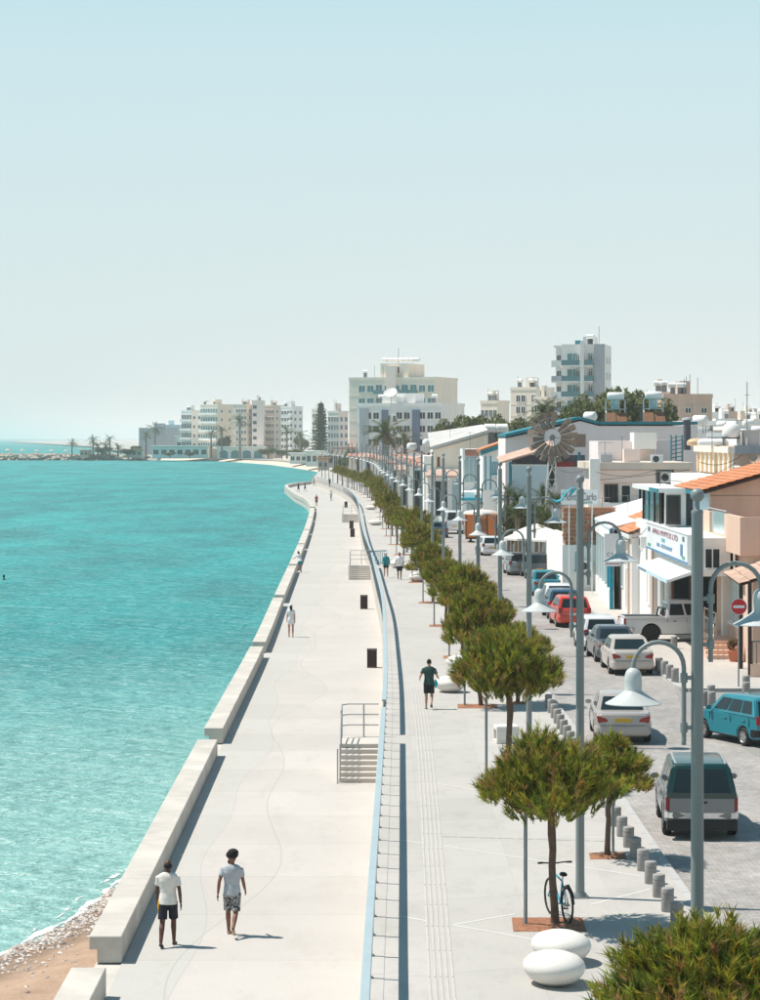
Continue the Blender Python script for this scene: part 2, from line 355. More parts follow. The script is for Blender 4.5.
def upper_mat(name,c1,c2,joint=None,stain=.3):
    m,nt,b=nodes_mat(name); tc=N(nt,'ShaderNodeTexCoord'); o=tc.outputs['Object']
    sep=N(nt,'ShaderNodeSeparateXYZ'); nt.links.new(o,sep.inputs[0])
    c=mixc(nt,rng(nt,noise_(nt,o,.22,6,.65,(1,.6,1)),.35,.65),c1,c2)
    st=noise_(nt,o,1.3,6,.72,(1,.4,1)); c=mixc(nt,rng(nt,st,.5,.76,0,stain*1.5),c,(.31,.295,.28))
    # trowel streaks running across
    tr=noise_(nt,o,1.0,5,.7,(.8,6,1)); c=mixc(nt,rng(nt,tr,.55,.75,0,.16),c,(.36,.36,.35))
    fi=noise_(nt,o,26,3,.6); c=mixc(nt,1,c,rng(nt,fi,.3,.7,.94,1.06),'MULTIPLY')
    if joint:
        q=math_(nt,'ADD',sep.outputs[1],math_(nt,'MULTIPLY',sep.outputs[0],-.35))
        for src_,per,wd,st_ in ((q,3.4,.0045,.45),(sep.outputs[0],1.85,.0045,.22)):
            j=math_(nt,'LESS_THAN',math_(nt,'ABSOLUTE',math_(nt,'SUBTRACT',math_(nt,'FRACT',math_(nt,'MULTIPLY',src_,1/per)),.5)),wd)
            c=mixc(nt,math_(nt,'MULTIPLY',j,st_),c,(.26,.25,.24))
        cell=N(nt,'ShaderNodeTexWhiteNoise',noise_dimensions='2D'); cv=N(nt,'ShaderNodeCombineXYZ'); nt.links.new(math_(nt,'FLOOR',math_(nt,'MULTIPLY_ADD',q,1/3.4,.5)),cv.inputs[0]); nt.links.new(math_(nt,'FLOOR',math_(nt,'MULTIPLY_ADD',sep.outputs[0],1/1.85,.5)),cv.inputs[1]); nt.links.new(cv.outputs[0],cell.inputs['Vector'])
        c=mixc(nt,1,c,rng(nt,cell.outputs[0],0,1,.95,1.035),'MULTIPLY')
    nt.links.new(c,b.inputs['Base Color']); b.inputs['Roughness'].default_value=.8; b.inputs['Specular IOR Level'].default_value=.3
    bp=N(nt,'ShaderNodeBump'); bp.inputs['Strength'].default_value=.2; bp.inputs['Distance'].default_value=.01; nt.links.new(fi,bp.inputs['Height']); nt.links.new(bp.outputs[0],b.inputs['Normal'])
upper_mat('pavement',(.475,.45,.42),(.435,.415,.385),joint=1,stain=.35); upper_mat('pavement_far',(.50,.465,.425),(.45,.42,.39)); upper_mat('asphalt',(.30,.285,.27),(.26,.25,.24))
upper_mat('land',(.46,.43,.38),(.40,.38,.34)); upper_mat('kerb',(.47,.46,.45),(.42,.41,.40))
def road_mat():
    m,nt,b=nodes_mat('cobbles'); tc=N(nt,'ShaderNodeTexCoord'); o=tc.outputs['Object']
    br=N(nt,'ShaderNodeTexBrick'); br.inputs['Scale'].default_value=1; br.inputs['Brick Width'].default_value=.22; br.inputs['Row Height'].default_value=.13; br.inputs['Mortar Size'].default_value=.014
    br.inputs['Color1'].default_value=(.375,.345,.32,1); br.inputs['Color2'].default_value=(.315,.29,.275,1); br.inputs['Mortar'].default_value=(.285,.265,.25,1); br.inputs['Bias'].default_value=-.1
    nt.links.new(o,br.inputs[0])
    c=mixc(nt,1,br.outputs[0],rng(nt,noise_(nt,o,.35,6,.7,(1,.5,1)),.3,.7,.8,1.22),'MULTIPLY')
    c=mixc(nt,1,c,rng(nt,noise_(nt,o,5,4,.7,(1,.6,1)),.3,.7,.78,1.22),'MULTIPLY')
    c=mixc(nt,rng(nt,noise_(nt,o,1.2,5,.7),.58,.75,0,.5),c,(.42,.39,.37))
    nt.links.new(c,b.inputs['Base Color']); b.inputs['Roughness'].default_value=.7
    bp=N(nt,'ShaderNodeBump'); bp.inputs['Strength'].default_value=.6; bp.inputs['Distance'].default_value=.02; nt.links.new(br.outputs[1],bp.inputs['Height']); bp.invert=True
    nt.links.new(bp.outputs[0],b.inputs['Normal'])
road_mat()
def sand_mat():
    m,nt,b=nodes_mat('sand'); tc=N(nt,'ShaderNodeTexCoord'); o=tc.outputs['Object']
    c=mixc(nt,rng(nt,noise_(nt,o,1.1,6,.7),.35,.65),(.45,.31,.215),(.34,.225,.155))
    c=mixc(nt,rng(nt,noise_(nt,o,9,4,.7),.56,.72,0,.7),c,(.28,.16,.11))
    fi=noise_(nt,o,40,3,.7); c=mixc(nt,1,c,rng(nt,fi,.3,.7,.8,1.2),'MULTIPLY')
    sp=N(nt,'ShaderNodeSeparateXYZ'); nt.links.new(o,sp.inputs[0]); c=mixc(nt,rng(nt,math_(nt,'ADD',sp.outputs[2],math_(nt,'MULTIPLY',noise_(nt,o,1.2,4,.6),.2)),-1.42,-1.22,.75,0,True),c,(.19,.125,.085))   # damp sand near the waterline
    nt.links.new(c,b.inputs['Base Color']); b.inputs['Roughness'].default_value=.95
    bp=N(nt,'ShaderNodeBump'); bp.inputs['Strength'].default_value=.7; bp.inputs['Distance'].default_value=.05; nt.links.new(noise_(nt,o,7,5,.7),bp.inputs['Height']); nt.links.new(bp.outputs[0],b.inputs['Normal'])
sand_mat()
mk('rust',(.3,.12,.05),.9,.2,5)
mk('sand_far',(.62,.52,.42),.95,.1,.05)
mk('pebble',(.46,.41,.37),.8,.5,6,fine=.3,fscale=15)
mk('foam',(.62,.66,.64),.8,.04,3)
mk('white_line',(.68,.67,.65),.75,.05,1)
mk('dark_line',(.36,.35,.34),.8,.1,2)
mk('tactile',(.475,.45,.42),.8,.06,2)
# ------------------------------------------------------------------ lines of the place (x as a function of the distance y)
Rx=interp([(15,-.33),(36,-.28),(60,-.08),(88,.14),(105,.15),(127,.08),(149,-.24),(179,-.7),(213,-1.4),(259,-2.1),(300,-2.6),(335,-3.2),(375,-4.4),(417,-6.3),(450,-8.4),(487,-10.8),(515,-12.8),(538,-14.6),(600,-15.6),(680,-16.4),(750,-17),(800,-19)])
Lx=interp([(20,-4.85),(40,-4.93),(48,-4.96),(82.6,-5.17),(117,-5.35),(152,-5.8),(199,-6.4),(260,-7.3),(304,-8.1),(346,-9.1),(385,-11),(421,-13.8),(460,-16.3),(490,-18.2)])
Kx=interp([(15,6.35),(50,6.1),(80,6.05),(105,5.8),(149,5.2),(213,4.0),(259,3.3),(335,2.2),(417,-.9),(480,-5),(538,-9),(600,-10.5),(680,-11.5),(800,-14)])
K2x=interp([(91,10.9),(130,11.2),(165,11.2),(200,9.9),(243,8.8),(300,7.6),(335,6.9),(417,3.8),(480,-.2),(538,-4.4),(600,-6),(680,-7),(800,-9.5)])
LampX=interp([(32,4.06),(50,4.0),(75.5,4.5),(91,4.37),(107,4.2),(122,3.9),(138,3.5),(153,3.2),(168,2.8),(184,2.5),(200,2.15),(216,1.86),(259,1.0),(335,-.1),(417,-3.2),(538,-11.4)])
TreeX=interp([(28,3.72),(47.2,3.3),(66,3.36),(85.5,3.45),(104.6,3.45),(122,3.2),(139,2.95),(158.6,2.6),(213,1.5),(259,.7),(335,-.4),(417,-3.4),(487,-8.0)])
ZLOW=-.9; ZSEA=-1.7; ZROAD=-.1
def strip(fa,fb,y0,y1,z,dy=2.0,n=1):
    mb=MB(); k=max(1,int((y1-y0)/dy)); rows=[]
    for i in range(k+1):
        y=y0+(y1-y0)*i/k; a,b=fa(y),fb(y)
        for j in range(n+1): mb.v.append(Vector((a+(b-a)*j/n,y,z)))
    for i in range(k):
        for j in range(n):
            q=i*(n+1)+j; mb.f.append((q,q+1,q+n+2,q+n+1))
    return mb
def upmesh(o):
    return o
def struct(name,mb,m,parent=None,label=None,**kw):
    o=ob(name,mb,m,parent,label,**kw)
    if parent is None: o['kind']='structure'
    return o
c_=lambda v:(lambda y:v)
# sea and land
sea=MB(); sea.add([(-34000,-200,ZSEA),(400,-200,ZSEA),(400,34000,ZSEA),(-34000,34000,ZSEA)],[(0,1,2,3)])
struct('sea',sea,M['sea_water'],label='turquoise rippled sea beside the promenade')
land=MB()
lp=[(4,-60),(4,500),(-9,620),(-12,760),(-22,860),(-40,1010),(-78,1190),(-120,1225),(-126,1290),(-135,1420),(-190,1800),(-300,2600),(-900,6000),(-900,20000),(16000,20000),(16000,-60)]
land.add([(x,y,-.35) for x,y in lp],[tuple(range(len(lp)))])
struct('land',land,M['land'],label='dusty ground under the town')
# far beach and breakwater base
fb=MB(); sh=[(-16,742),(-22,810),(-30,880),(-43,985),(-60,1080),(-80,1165),(-112,1200)]; 
for (x,y) in sh: fb.v+= [Vector((x-1.2,y-3,ZSEA-.3)),Vector((x+5,y+9,-.6)),Vector((x+22,y+34,-.12))]
for i in range(len(sh)-1):
    for j in range(2): q=i*3+j; fb.f.append((q,q+3,q+4,q+1))
struct('beach_far',fb,M['sand_far'],label='pale sandy beach across the bay')
# lower promenade deck with its sea-side wall below
lo=strip(Lx,Rx,-5,490,ZLOW,2,4)
n0=len(lo.v); tip=[(-18.2,490),(-18.3,500),(-17.9,512),(-17.2,522),(-15.8,532),(-14.6,538)]
k=len(lo.v); lo.add([(Lx(490),490,ZLOW)]+[(x,y,ZLOW) for x,y in tip[1:]]+[(Rx(515),515,ZLOW),(Rx(490),490,ZLOW)],[tuple(range(8))])
low=struct('promenade_lower',lo,M['promenade_concrete'],label='pale concrete lower promenade along the sea')
sw=MB()
pts=[(Lx(y),y) for y in [ -5+5*i for i in range(100)]]+tip
for i,(x,y) in enumerate(pts): sw.v+=[Vector((x-.5,y,ZLOW-.02)),Vector((x-.54,y,ZSEA-2))]
for i in range(len(pts)-1): q=2*i; sw.f.append((q,q+1,q+3,q+2))
k=len(sw.v)
for i,(x,y) in enumerate(pts): sw.v+=[Vector((x-.5,y,ZLOW-.02)),Vector((x+.02,y,ZLOW-.02))]
for i in range(len(pts)-1): q=k+2*i; sw.f.append((q,q+1,q+3,q+2))
ob('footing',sw,M['conc_wall'],low)
# upper promenade
up=strip(Rx,Kx,-5,760,0,2,4)
upo=struct('promenade_upper',up,M['pavement'],label='wide light grey paved upper promenade')
rw=MB()
ys=[-5+3*i for i in range(182)]
for y in ys: rw.v+=[Vector((Rx(y),y,.0)),Vector((Rx(y),y,ZSEA-1))]
for i in range(len(ys)-1): q=2*i; rw.f.append((q,q+1,q+3,q+2))
ob('retaining_face',rw,M['conc_wall'],upo)
rw=MB()
ys=[538+4*i for i in range(56)]
for y in ys: rw.v+=[Vector((Rx(y),y,.0)),Vector((Rx(y)-.3,y,ZSEA-1))]
for i in range(len(ys)-1): q=2*i; rw.f.append((q,q+1,q+3,q+2))
ob('quay_face',rw,M['conc_wall'],upo)
# coping on the retaining wall: a slightly raised pale edge, in 3.6 m stones
def copstone(y0,y1):
    a0,a1=Rx(y0),Rx(y1)
    return MB().add([(a0-.06,y0,.005),(a0+.30,y0,.005),(a1+.30,y1,.005),(a1-.06,y1,.005),(a0-.06,y0,.010),(a0+.30,y0,.010),(a1+.30,y1,.010),(a1-.06,y1,.010)],
      [(0,3,2,1),(4,5,6,7),(0,1,5,4),(1,2,6,5),(2,3,7,6),(3,0,4,7)])
y=32.0
while y<300: ob('coping_stone',copstone(y+.006,y+3.594),M['pavement'],upo); y+=3.6
cs=MB(); 
while y<536:
    q=copstone(y+.01,y+7.19); k=len(cs.v); cs.v+=q.v; cs.f+=[tuple(i+k for i in f) for f in q.f]; y+=7.2
o=ob('coping_far',cs,M['conc_wall'],upo); o['kind']='stuff'
# kerb stones of the upper promenade
y=34.0
while y<110:
    a0,a1=Kx(y+.01),Kx(y+1.49)
    ob('kerb_stone',MB().add([(a0-.02,y+.01,ZROAD-.1),(a0+.16,y+.01,ZROAD-.1),(a1+.16,y+1.49,ZROAD-.1),(a1-.02,y+1.49,ZROAD-.1),(a0-.02,y+.01,.012),(a0+.16,y+.01,.012),(a1+.16,y+1.49,.012),(a1-.02,y+1.49,.012)],
      [(0,3,2,1),(4,5,6,7),(0,1,5,4),(1,2,6,5),(2,3,7,6),(3,0,4,7)]),M['kerb'],upo); y+=1.5
kb=MB()
while y<700:
    a0,a1=Kx(y+.01),Kx(y+5.99); k=len(kb.v)
    kb.add([(a0-.02,y,ZROAD-.1),(a0+.16,y,ZROAD-.1),(a1+.16,y+6,ZROAD-.1),(a1-.02,y+6,ZROAD-.1),(a0-.02,y,.012),(a0+.16,y,.012),(a1+.16,y+6,.012),(a1-.02,y+6,.012)],
      [(0,3,2,1),(4,5,6,7),(0,1,5,4),(1,2,6,5),(2,3,7,6),(3,0,4,7)]); y+=6
o=ob('kerb_far',kb,M['kerb'],upo); o['kind']='stuff'
# road, side street, far pavement
struct('road',strip(lambda y:Kx(y)+.1,lambda y:K2x(y)+.1 if y>91 else 12.2,-5,760,ZROAD,2,3),M['cobbles'],label='cobbled one-way seafront street')
sst=MB(); sst.add([(12.2,-5,ZROAD),(60,-5,ZROAD),(60,91.2,ZROAD),(10.8,91.2,ZROAD),(10.2,84,ZROAD+.004),(11.2,70,ZROAD+.004)],[(0,1,2,3,4,5)])
for v in sst.v: v.z=ZROAD+.004
struct('side_street',sst,M['asphalt'],label='asphalt side street joining from the right')
fp=strip(lambda y:K2x(y)+.16,lambda y:K2x(y)+ (14 if y<200 else 9),91.6,760,0.0,2,2)
fpo=struct('pavement_far_side',fp,M['pavement_far'],label='pavement in front of the houses')
kk=MB()
def kerbseg(a,b):
    (x0,y0),(x1,y1)=a,b; L=math.hypot(x1-x0,y1-y0); ux,uy=(x1-x0)/L,(y1-y0)/L; nx,ny=-uy*.08,ux*.08; g=.01
    x0+=ux*g;y0+=uy*g;x1-=ux*g;y1-=uy*g
    return MB().add([(x0-nx,y0-ny,ZROAD-.1),(x1-nx,y1-ny,ZROAD-.1),(x1+nx,y1+ny,ZROAD-.1),(x0+nx,y0+ny,ZROAD-.1),(x0-nx,y0-ny,.012),(x1-nx,y1-ny,.012),(x1+nx,y1+ny,.012),(x0+nx,y0+ny,.012)],
       [(0,1,2,3),(4,7,6,5),(0,4,5,1),(1,5,6,2),(2,6,7,3),(3,7,4,0)])
x=11.4
while x<25: ob('kerb_stone',kerbseg((x,91.55),(x+1.5,91.55)),M['kerb'],fpo); x+=1.5
ob('kerb_stone',kerbseg((11.4,91.55),(10.98,92.5)),M['kerb'],fpo)
y=92.5
while y<125: ob('kerb_stone',kerbseg((K2x(y)+.08,y),(K2x(y+1.5)+.08,y+1.5)),M['kerb'],fpo); y+=1.5
kk=MB()
while y<700:
    q=kerbseg((K2x(y)+.08,y),(K2x(y+6)+.08,y+6)); k=len(kk.v); kk.v+=q.v; kk.f+=[tuple(i+k for i in f) for f in q.f]; y+=6
o=ob('kerb_far',kk,M['kerb'],fpo); o['kind']='stuff'
# paving inlays on the upper promenade: white lines, drain slots, tactile strip
def linepix(a,b,w,z=.004):
    A=G(*a); B=G(*b); d=(B-A).normalized(); n=Vector((-d.y,d.x,0))*w/2; e=Vector((0,0,z))
    return MB().quad(A-n+e,B-n+e,B+n+e,A+n+e)
for a,b in [((400,840),(423,843)),((444,846),(640,876)),((400,916),(427,921)),((452,925),(515,914)),((452,925),(548,942)),((436,783),(495,793)),((402,737),(424,738)),((440,739),(560,748)),
            ((436,783),(489,777)),((590,905),(650,889)),((402,688),(423,689)),((430,690),(480,694)),((440,640),(470,642)),((400,600),(436,602)),((556,838),(630,838))]:
    ob('white_inlay',linepix(a,b,.05),M['white_line'],upo)
for i in range(9):
    x0=441+i*19; ob('drain_slot',linepix((x0,836.5+i*.55),(x0+16.5,837+i*.55),.09),M['dark_line'],upo)
Tx=interp([(36,1.0),(41,1.03),(74,1.33),(100,1.35),(150,1.0)])
for k in range(26):
    y0=36+k*2.2; mb=MB()
    for j in range(5):
        a=Tx(y0+.02)-.2+j*.1; b=Tx(y0+2.15)-.2+j*.1
        mb.add([(a-.022,y0+.02,.002),(a+.022,y0+.02,.002),(b+.022,y0+2.15,.002),(b-.022,y0+2.15,.002),(a-.015,y0+.02,.008),(a+.015,y0+.02,.008),(b+.015,y0+2.15,.008),(b-.015,y0+2.15,.008)],
          [(0,3,2,1),(4,5,6,7),(0,1,5,4),(1,2,6,5),(2,3,7,6),(3,0,4,7)])
    ob('tactile_paving',mb,M['tactile'],upo)
# ------------------------------------------------------------------ near beach, pebbles, foam
Wx=interp([(30,-14.5),(44,-10.6),(48.5,-9.2),(52.6,-8.0),(55.3,-7.15),(58.9,-6.6),(60.9,-6.3),(66,-5.3)])
bch=MB(); nx,ny=70,90
def beach_z(x,y):
    d=x-Wx(y); z=ZSEA+.17*d if d<3 else ZSEA+.51+.04*(d-3)
    return min(z,ZLOW-.06)+.03*mnoise.noise((x*1.3,y*1.3,0))
for j in range(ny+1):
    for i in range(nx+1):
        x=-17+i*(11.65/nx); y=32+j*(36/ny); bch.v.append(Vector((x,y,beach_z(x,y))))
for j in range(ny):
    for i in range(nx): q=j*(nx+1)+i; bch.f.append((q,q+1,q+nx+2,q+nx+1))
struct('beach',bch,M['sand'],label='small orange sand beach at the foot of the wall',smooth=True)
peb=MB(); rnd=random.Random(3); cnt=0
oct_v=[(1,0,0),(-1,0,0),(0,1,0),(0,-1,0),(0,0,1),(0,0,-1)]; oct_f=[(0,2,4),(2,1,4),(1,3,4),(3,0,4),(2,0,5),(1,2,5),(3,1,5),(0,3,5)]
cols=[]
while cnt<5200:
    y=rnd.uniform(36,63.5); d=abs(rnd.gauss(.35,.55)) if rnd.random()<.93 else rnd.uniform(0,4); x=Wx(y)+d-.12
    if x>-5.7: continue
    r=rnd.uniform(.02,.055)*(1.5 if rnd.random()<.06 else 1); a=rnd.uniform(0,6.3); z=max(beach_z(x,y),ZSEA-.03)
    s=[r*rnd.uniform(.7,1.4),r*rnd.uniform(.7,1.4),r*rnd.uniform(.4,.7)]
    ca,sa=math.cos(a),math.sin(a)
    peb.add([(x+ca*v[0]*s[0]-sa*v[1]*s[1],y+sa*v[0]*s[0]+ca*v[1]*s[1],z+v[2]*s[2]+s[2]*.4) for v in oct_v],oct_f); cnt+=1
    t=rnd.choice([(.5,.45,.40),(.62,.57,.52),(.35,.31,.29),(.22,.20,.19),(.55,.42,.34),(.68,.64,.6)]); cols.append(t)
pm=peb.mesh('pebbles',fix=False); ca_=pm.color_attributes.new('Col','FLOAT_COLOR','POINT')
for i,t in enumerate(cols):
    for j in range(6): ca_.data[i*6+j].color=(*t,1)
needle_mat('pebble_mix',0.0); o=link('pebbles',pm,M['pebble_mix']); tag(o,'grey and white pebbles washed up along the waterline','pebbles',kind='stuff')
fm=MB(); prev=None
rnd=random.Random(5)
for band,(off,wd,zz) in enumerate(((-.12,.30,.012),(-.5,.14,.010))):
    k=len(fm.v); n=150
    for i in range(n+1):
        y=40+i*23.5/n; w=wd*max(.05,(.55+1.1*mnoise.noise((y*.9,band*7.3,1))+.5*mnoise.noise((y*4,band*3.1,5)))); c=Wx(y)+off+.25*mnoise.noise((y*.5,band*5,2))+.08*mnoise.noise((y*2.6,band,9))
        w=max(w,.0); fm.v+=[Vector((c-w/2,y,ZSEA+zz)),Vector((c+w/2,y,ZSEA+zz+.002))]
    for i in range(n):
        if band and mnoise.noise((i*.21,band*9.0,3))<.05: continue
        q=k+2*i; fm.f.append((q,q+1,q+3,q+2))
o=ob('foam',fm,M['foam'],label='thin white foam line where the sea meets the pebbles',cat='foam',kind='stuff')
# ------------------------------------------------------------------ sea wall in separate runs of blocks
def wall_block(y0,y1,xf,x_off=0):
    a0,a1=xf(y0)+x_off,xf(y1)+x_off; mb=MB()
    prof=[(-.47,-.0),(0,-.0),(0,.52),(-.63,.52),(-.63,.26),(-.47,.26)]
    mb.add([(a0+p,y0,ZLOW+z) for p,z in prof]+[(a1+p,y1,ZLOW+z) for p,z in prof],[tuple(range(6))[::-1],tuple(range(6,12))]+[(i,(i+1)%6,6+(i+1)%6,6+i) for i in range(6)])
    return mb
runs=[(20,45.2),(48.0,79.3),(82.4,114.6),(117.2,149.5),(152.2,187),(189.2,224),(226,259),(261,299),(301,340)]
for i,(a,b) in enumerate(runs):
    c=((Lx(a)+Lx(b))/2,(a+b)/2,ZLOW); t=thing('sea_wall',f'{ORD[i]} run of low concrete seat wall along the water, counted from the nearest','wall',c,0,'runs of low seat wall along the sea')
    n=max(1,round((b-a)/6.3)); 
    for k in range(n):
        y0=a+(b-a)*k/n+.012; y1=a+(b-a)*(k+1)/n-.012
        if a<21 and y1<36: continue
        mb=wall_block(y0,y1,Lx); mb.off(-Vector(c)); ob('block',mb,M['conc_wall'],t,bevel=.015,seg=1)
c=(-14,440,ZLOW); t=thing('sea_wall','curved low white wall round the far bulge of the promenade','wall',c,0,'runs of low seat wall along the sea')
pp=[(Lx(y),y) for y in range(342,492,8)]+[(-18.3,500),(-17.9,512),(-17.2,522),(-15.9,532),(-14.9,538)]
for i in range(len(pp)-1):
    (x0,y0),(x1,y1)=pp[i],pp[i+1]; d=Vector((x1-x0,y1-y0,0)).normalized(); nn=Vector((-d.y,d.x,0))*.6
    A=Vector((x0,y0,ZLOW));B=Vector((x1,y1,ZLOW)); h=Vector((0,0,.62))
    mb=MB().add([A,B,B+nn,A+nn,A+h,B+h,B+nn+h,A+nn+h],[(0,1,2,3),(4,7,6,5),(0,4,5,1),(1,5,6,2),(2,6,7,3),(3,7,4,0)]); mb.off(-Vector(c)); ob('block',mb,M['conc_wall'],t)
# ------------------------------------------------------------------ railing along the upper edge
def railing(y0,y1,label,step=1.8,far=False):
    c=(Rx((y0+y1)/2)+.06,(y0+y1)/2,0.06); t=thing('railing',label,'railing',c,0,'blue-grey railings along the upper edge'); o=-Vector(c)
    n=max(1,round((y1-y0)/step))
    pts=[y0+(y1-y0)*i/n for i in range(n+1)]
    rx=lambda y:Rx(y)+.06
    mb=MB()
    for y in pts: mb.v+=[Vector((rx(y)-.075,y,1.03)),Vector((rx(y)+.075,y,1.03)),Vector((rx(y)+.075,y,1.09)),Vector((rx(y)-.075,y,1.09))]
    for i in range(n):
        for j in range(4): q=4*i; mb.f.append((q+j,q+(j+1)%4,q+4+(j+1)%4,q+4+j))
    mb.f.append((3,2,1,0)); q=4*n; mb.f.append((q,q+1,q+2,q+3)); mb.off(o); ob('handrail',mb,M['rail_blue'],t,bevel=.012,seg=1)
    for y in pts:
        p=MB().box(rx(y)-.028,rx(y)+.028,y-.028,y+.028,.02,1.04); p.box(rx(y)-.06,rx(y)+.06,y-.06,y+.06,.02,.035); p.off(o); ob('post',p,M['lamp_metal'],t)
railing(33.4,75.2,'blue-grey handrail on thin posts from the bottom edge to the nearest steps')
railing(77.4,176,'blue-grey handrail bending between the two flights of steps')
railing(180,297,'blue-grey handrail past the far flight of steps',2.2)
railing(301,415,'distant blue-grey handrail before the bulge of the promenade',3.0)
railing(420,536,'farthest blue-grey handrail round the bulge of the promenade',4.0)
# stairs: rise away from the camera beside the retaining wall
def stairs(y0,w,label,rl):
    xr=Rx(y0)-.02; n=7; rise=(0-ZLOW)/n; tread=.33
    t=thing('steps',label,'steps',(xr-w/2,y0,ZLOW),0,'flights of concrete steps between the promenades')
    for i in range(n):
        mb=MB().box(-w/2,w/2,i*tread,(i+1)*tread+(1.5 if i==n-1 else .0),i*rise if i else -.0,(i+1)*rise-(.004 if i==n-1 else 0)); 
        if i>0: mb.add([( -w/2,i*tread,0),(w/2,i*tread,0),(w/2,i*tread,i*rise),(-w/2,i*tread,i*rise)],[(0,1,2,3)]) if False else None
        ob('step',mb,M['conc_step'],t,bevel=.012,seg=1)
    sol=MB().prism([(.34,0.0),(n*tread+1.49,0.0),(n*tread+1.49,(n-1)*rise-.003),((n-1)*tread+.01,(n-1)*rise-.003),(.34,rise*1-.003)],'x',-w/2+.006,w/2-.006); ob('stringer',sol,M['conc_step'],t)
    top=n*tread+1.45; yt=(n-1)*tread; zt=n*rise
    r=thing('hand_railing',None,None); r.parent=t
    mb=MB(); L=-w/2+.04
    for z in (1.0,.68,.36): mb.tube([(L,.02,z-.1+rise),(L,yt,zt+z-.1),(L,top-.25,zt+z),(L+.2,top,zt+z),(w/2-.05,top,zt+z)],.021,6)
    ob('rails',mb,M['rail_blue'],r) if False else ob('rails',mb,M['steel'],t)
    bpy.data.objects.remove(r)
    for (x,y,zb,zt2) in ((L,.02,0,1.12),(L,yt,zt-.06,zt+1.0),(L,top-.25,zt-.06,zt+1.0),(0.1,top,zt-.06,zt+1.0),(L-.07,-.25,0,1.02)):
        ob('post',MB().tube([(x,y,zb),(x,y,zt2)],.024,6),M['steel'],t)
    return t
stairs(73.1,1.22,'nearest flight of seven concrete steps with tubular railing',1)
stairs(177.4,1.5,'middle flight of concrete steps beside the couple on the upper walk',1)
stairs(297,1.9,'farthest flight of concrete steps past the brown bins',1)
# picket rail at the head of the middle steps
t=thing('picket_railing','short dark picket railing at the head of the middle steps','railing',(Rx(179)+.1,179,.06))
ob('rails',MB().tube([(0,0,.98),(1.05,1.2,.98)],.03,6).tube([(0,0,.12),(1.05,1.2,.12)],.025,6),M['teal'],t)
for i in range(9): ob('picket',MB().tube([(i*.131,i*.15,.0),(i*.131,i*.15,.98)],.022,6),M['teal'],t)
# ------------------------------------------------------------------ pine trees
def needle_crown(seed,n_tuft,needles,w,zc,hz,nl,width,lumps=17):
    rnd=random.Random(seed); vs=[];fs=[];cols=[]
    L=[]
    for i in range(lumps):
        a=2.4*i+rnd.uniform(-.3,.3); rr=w*math.sqrt((i+.3)/lumps)*rnd.uniform(.82,1.05); dome=1-(rr/w)**2
        L.append((rr*math.cos(a),rr*math.sin(a),zc-.32*hz+dome*hz*.75+rnd.uniform(-.18,.18),rnd.uniform(.34,.56),rnd.uniform(.26,.42)))
    L=[(.1,0,zc-.40*hz,.66,.36),(-.25,-.2,zc-.30*hz,.6,.36),(.3,-.25,zc-.28*hz,.6,.36),(0,.3,zc-.2*hz,.6,.4),(0,-.2,zc,.62,.45)]+L
    for k in range(n_tuft):
        lx,ly,lz,lr,lh=L[int(rnd.random()**.85*len(L))%len(L)]
        th=rnd.uniform(0,2*math.pi); cz=rnd.uniform(-.6,1); sr=math.sqrt(max(0,1-cz*cz)); q=rnd.uniform(.25,1.0)**.5
        d=Vector((sr*math.cos(th),sr*math.sin(th),cz)); p=Vector((lx+d.x*lr*q,ly+d.y*lr*q,lz+d.z*lh*q))
        ax=(Vector((d.x*.6,d.y*.6,max(.05,d.z*.4)+.7))+Vector((rnd.uniform(-.3,.3),rnd.uniform(-.3,.3),0))).normalized()
        t=rnd.random()
        if t<.38: c=(rnd.uniform(.12,.18),rnd.uniform(.155,.20),rnd.uniform(.015,.03))
        elif t<.76: c=(rnd.uniform(.27,.40),rnd.uniform(.27,.36),rnd.uniform(.03,.055))
        elif t<.86: c=(rnd.uniform(.04,.07),rnd.uniform(.07,.10),rnd.uniform(.012,.025))
        else: c=(rnd.uniform(.28,.42),rnd.uniform(.18,.24),rnd.uniform(.07,.10))
        o1=ax.orthogonal().normalized(); o2=ax.cross(o1); sl=rnd.uniform(.16,.34)
        for j in range(needles):
            a=rnd.uniform(0,2*math.pi); s=rnd.random(); o=math.cos(a)*o1+math.sin(a)*o2
            b=p+ax*(sl*s); nd=(ax*rnd.uniform(.8,1.2)+o*rnd.uniform(.3,.75)).normalized()
            e=b+nd*nl*rnd.uniform(.7,1.15); sd_=nd.cross(Vector((rnd.uniform(-1,1),rnd.uniform(-1,1),rnd.uniform(-1,1)))).normalized()*width
            i=len(vs); vs+=[b-sd_,b+sd_,e]; fs.append((i,i+1,i+2)); cc=rnd.uniform(.8,1.4); cols+=[(c[0]*cc,c[1]*cc,c[2]*cc,1)]*3
    me=bpy.data.meshes.new('crown'); me.from_pydata([tuple(v) for v in vs],[],fs)
    ca=me.color_attributes.new('Col','FLOAT_COLOR','POINT'); ca.data.foreach_set('color',[x for c in cols for x in c]); me.materials.append(M['needles']); return me,L
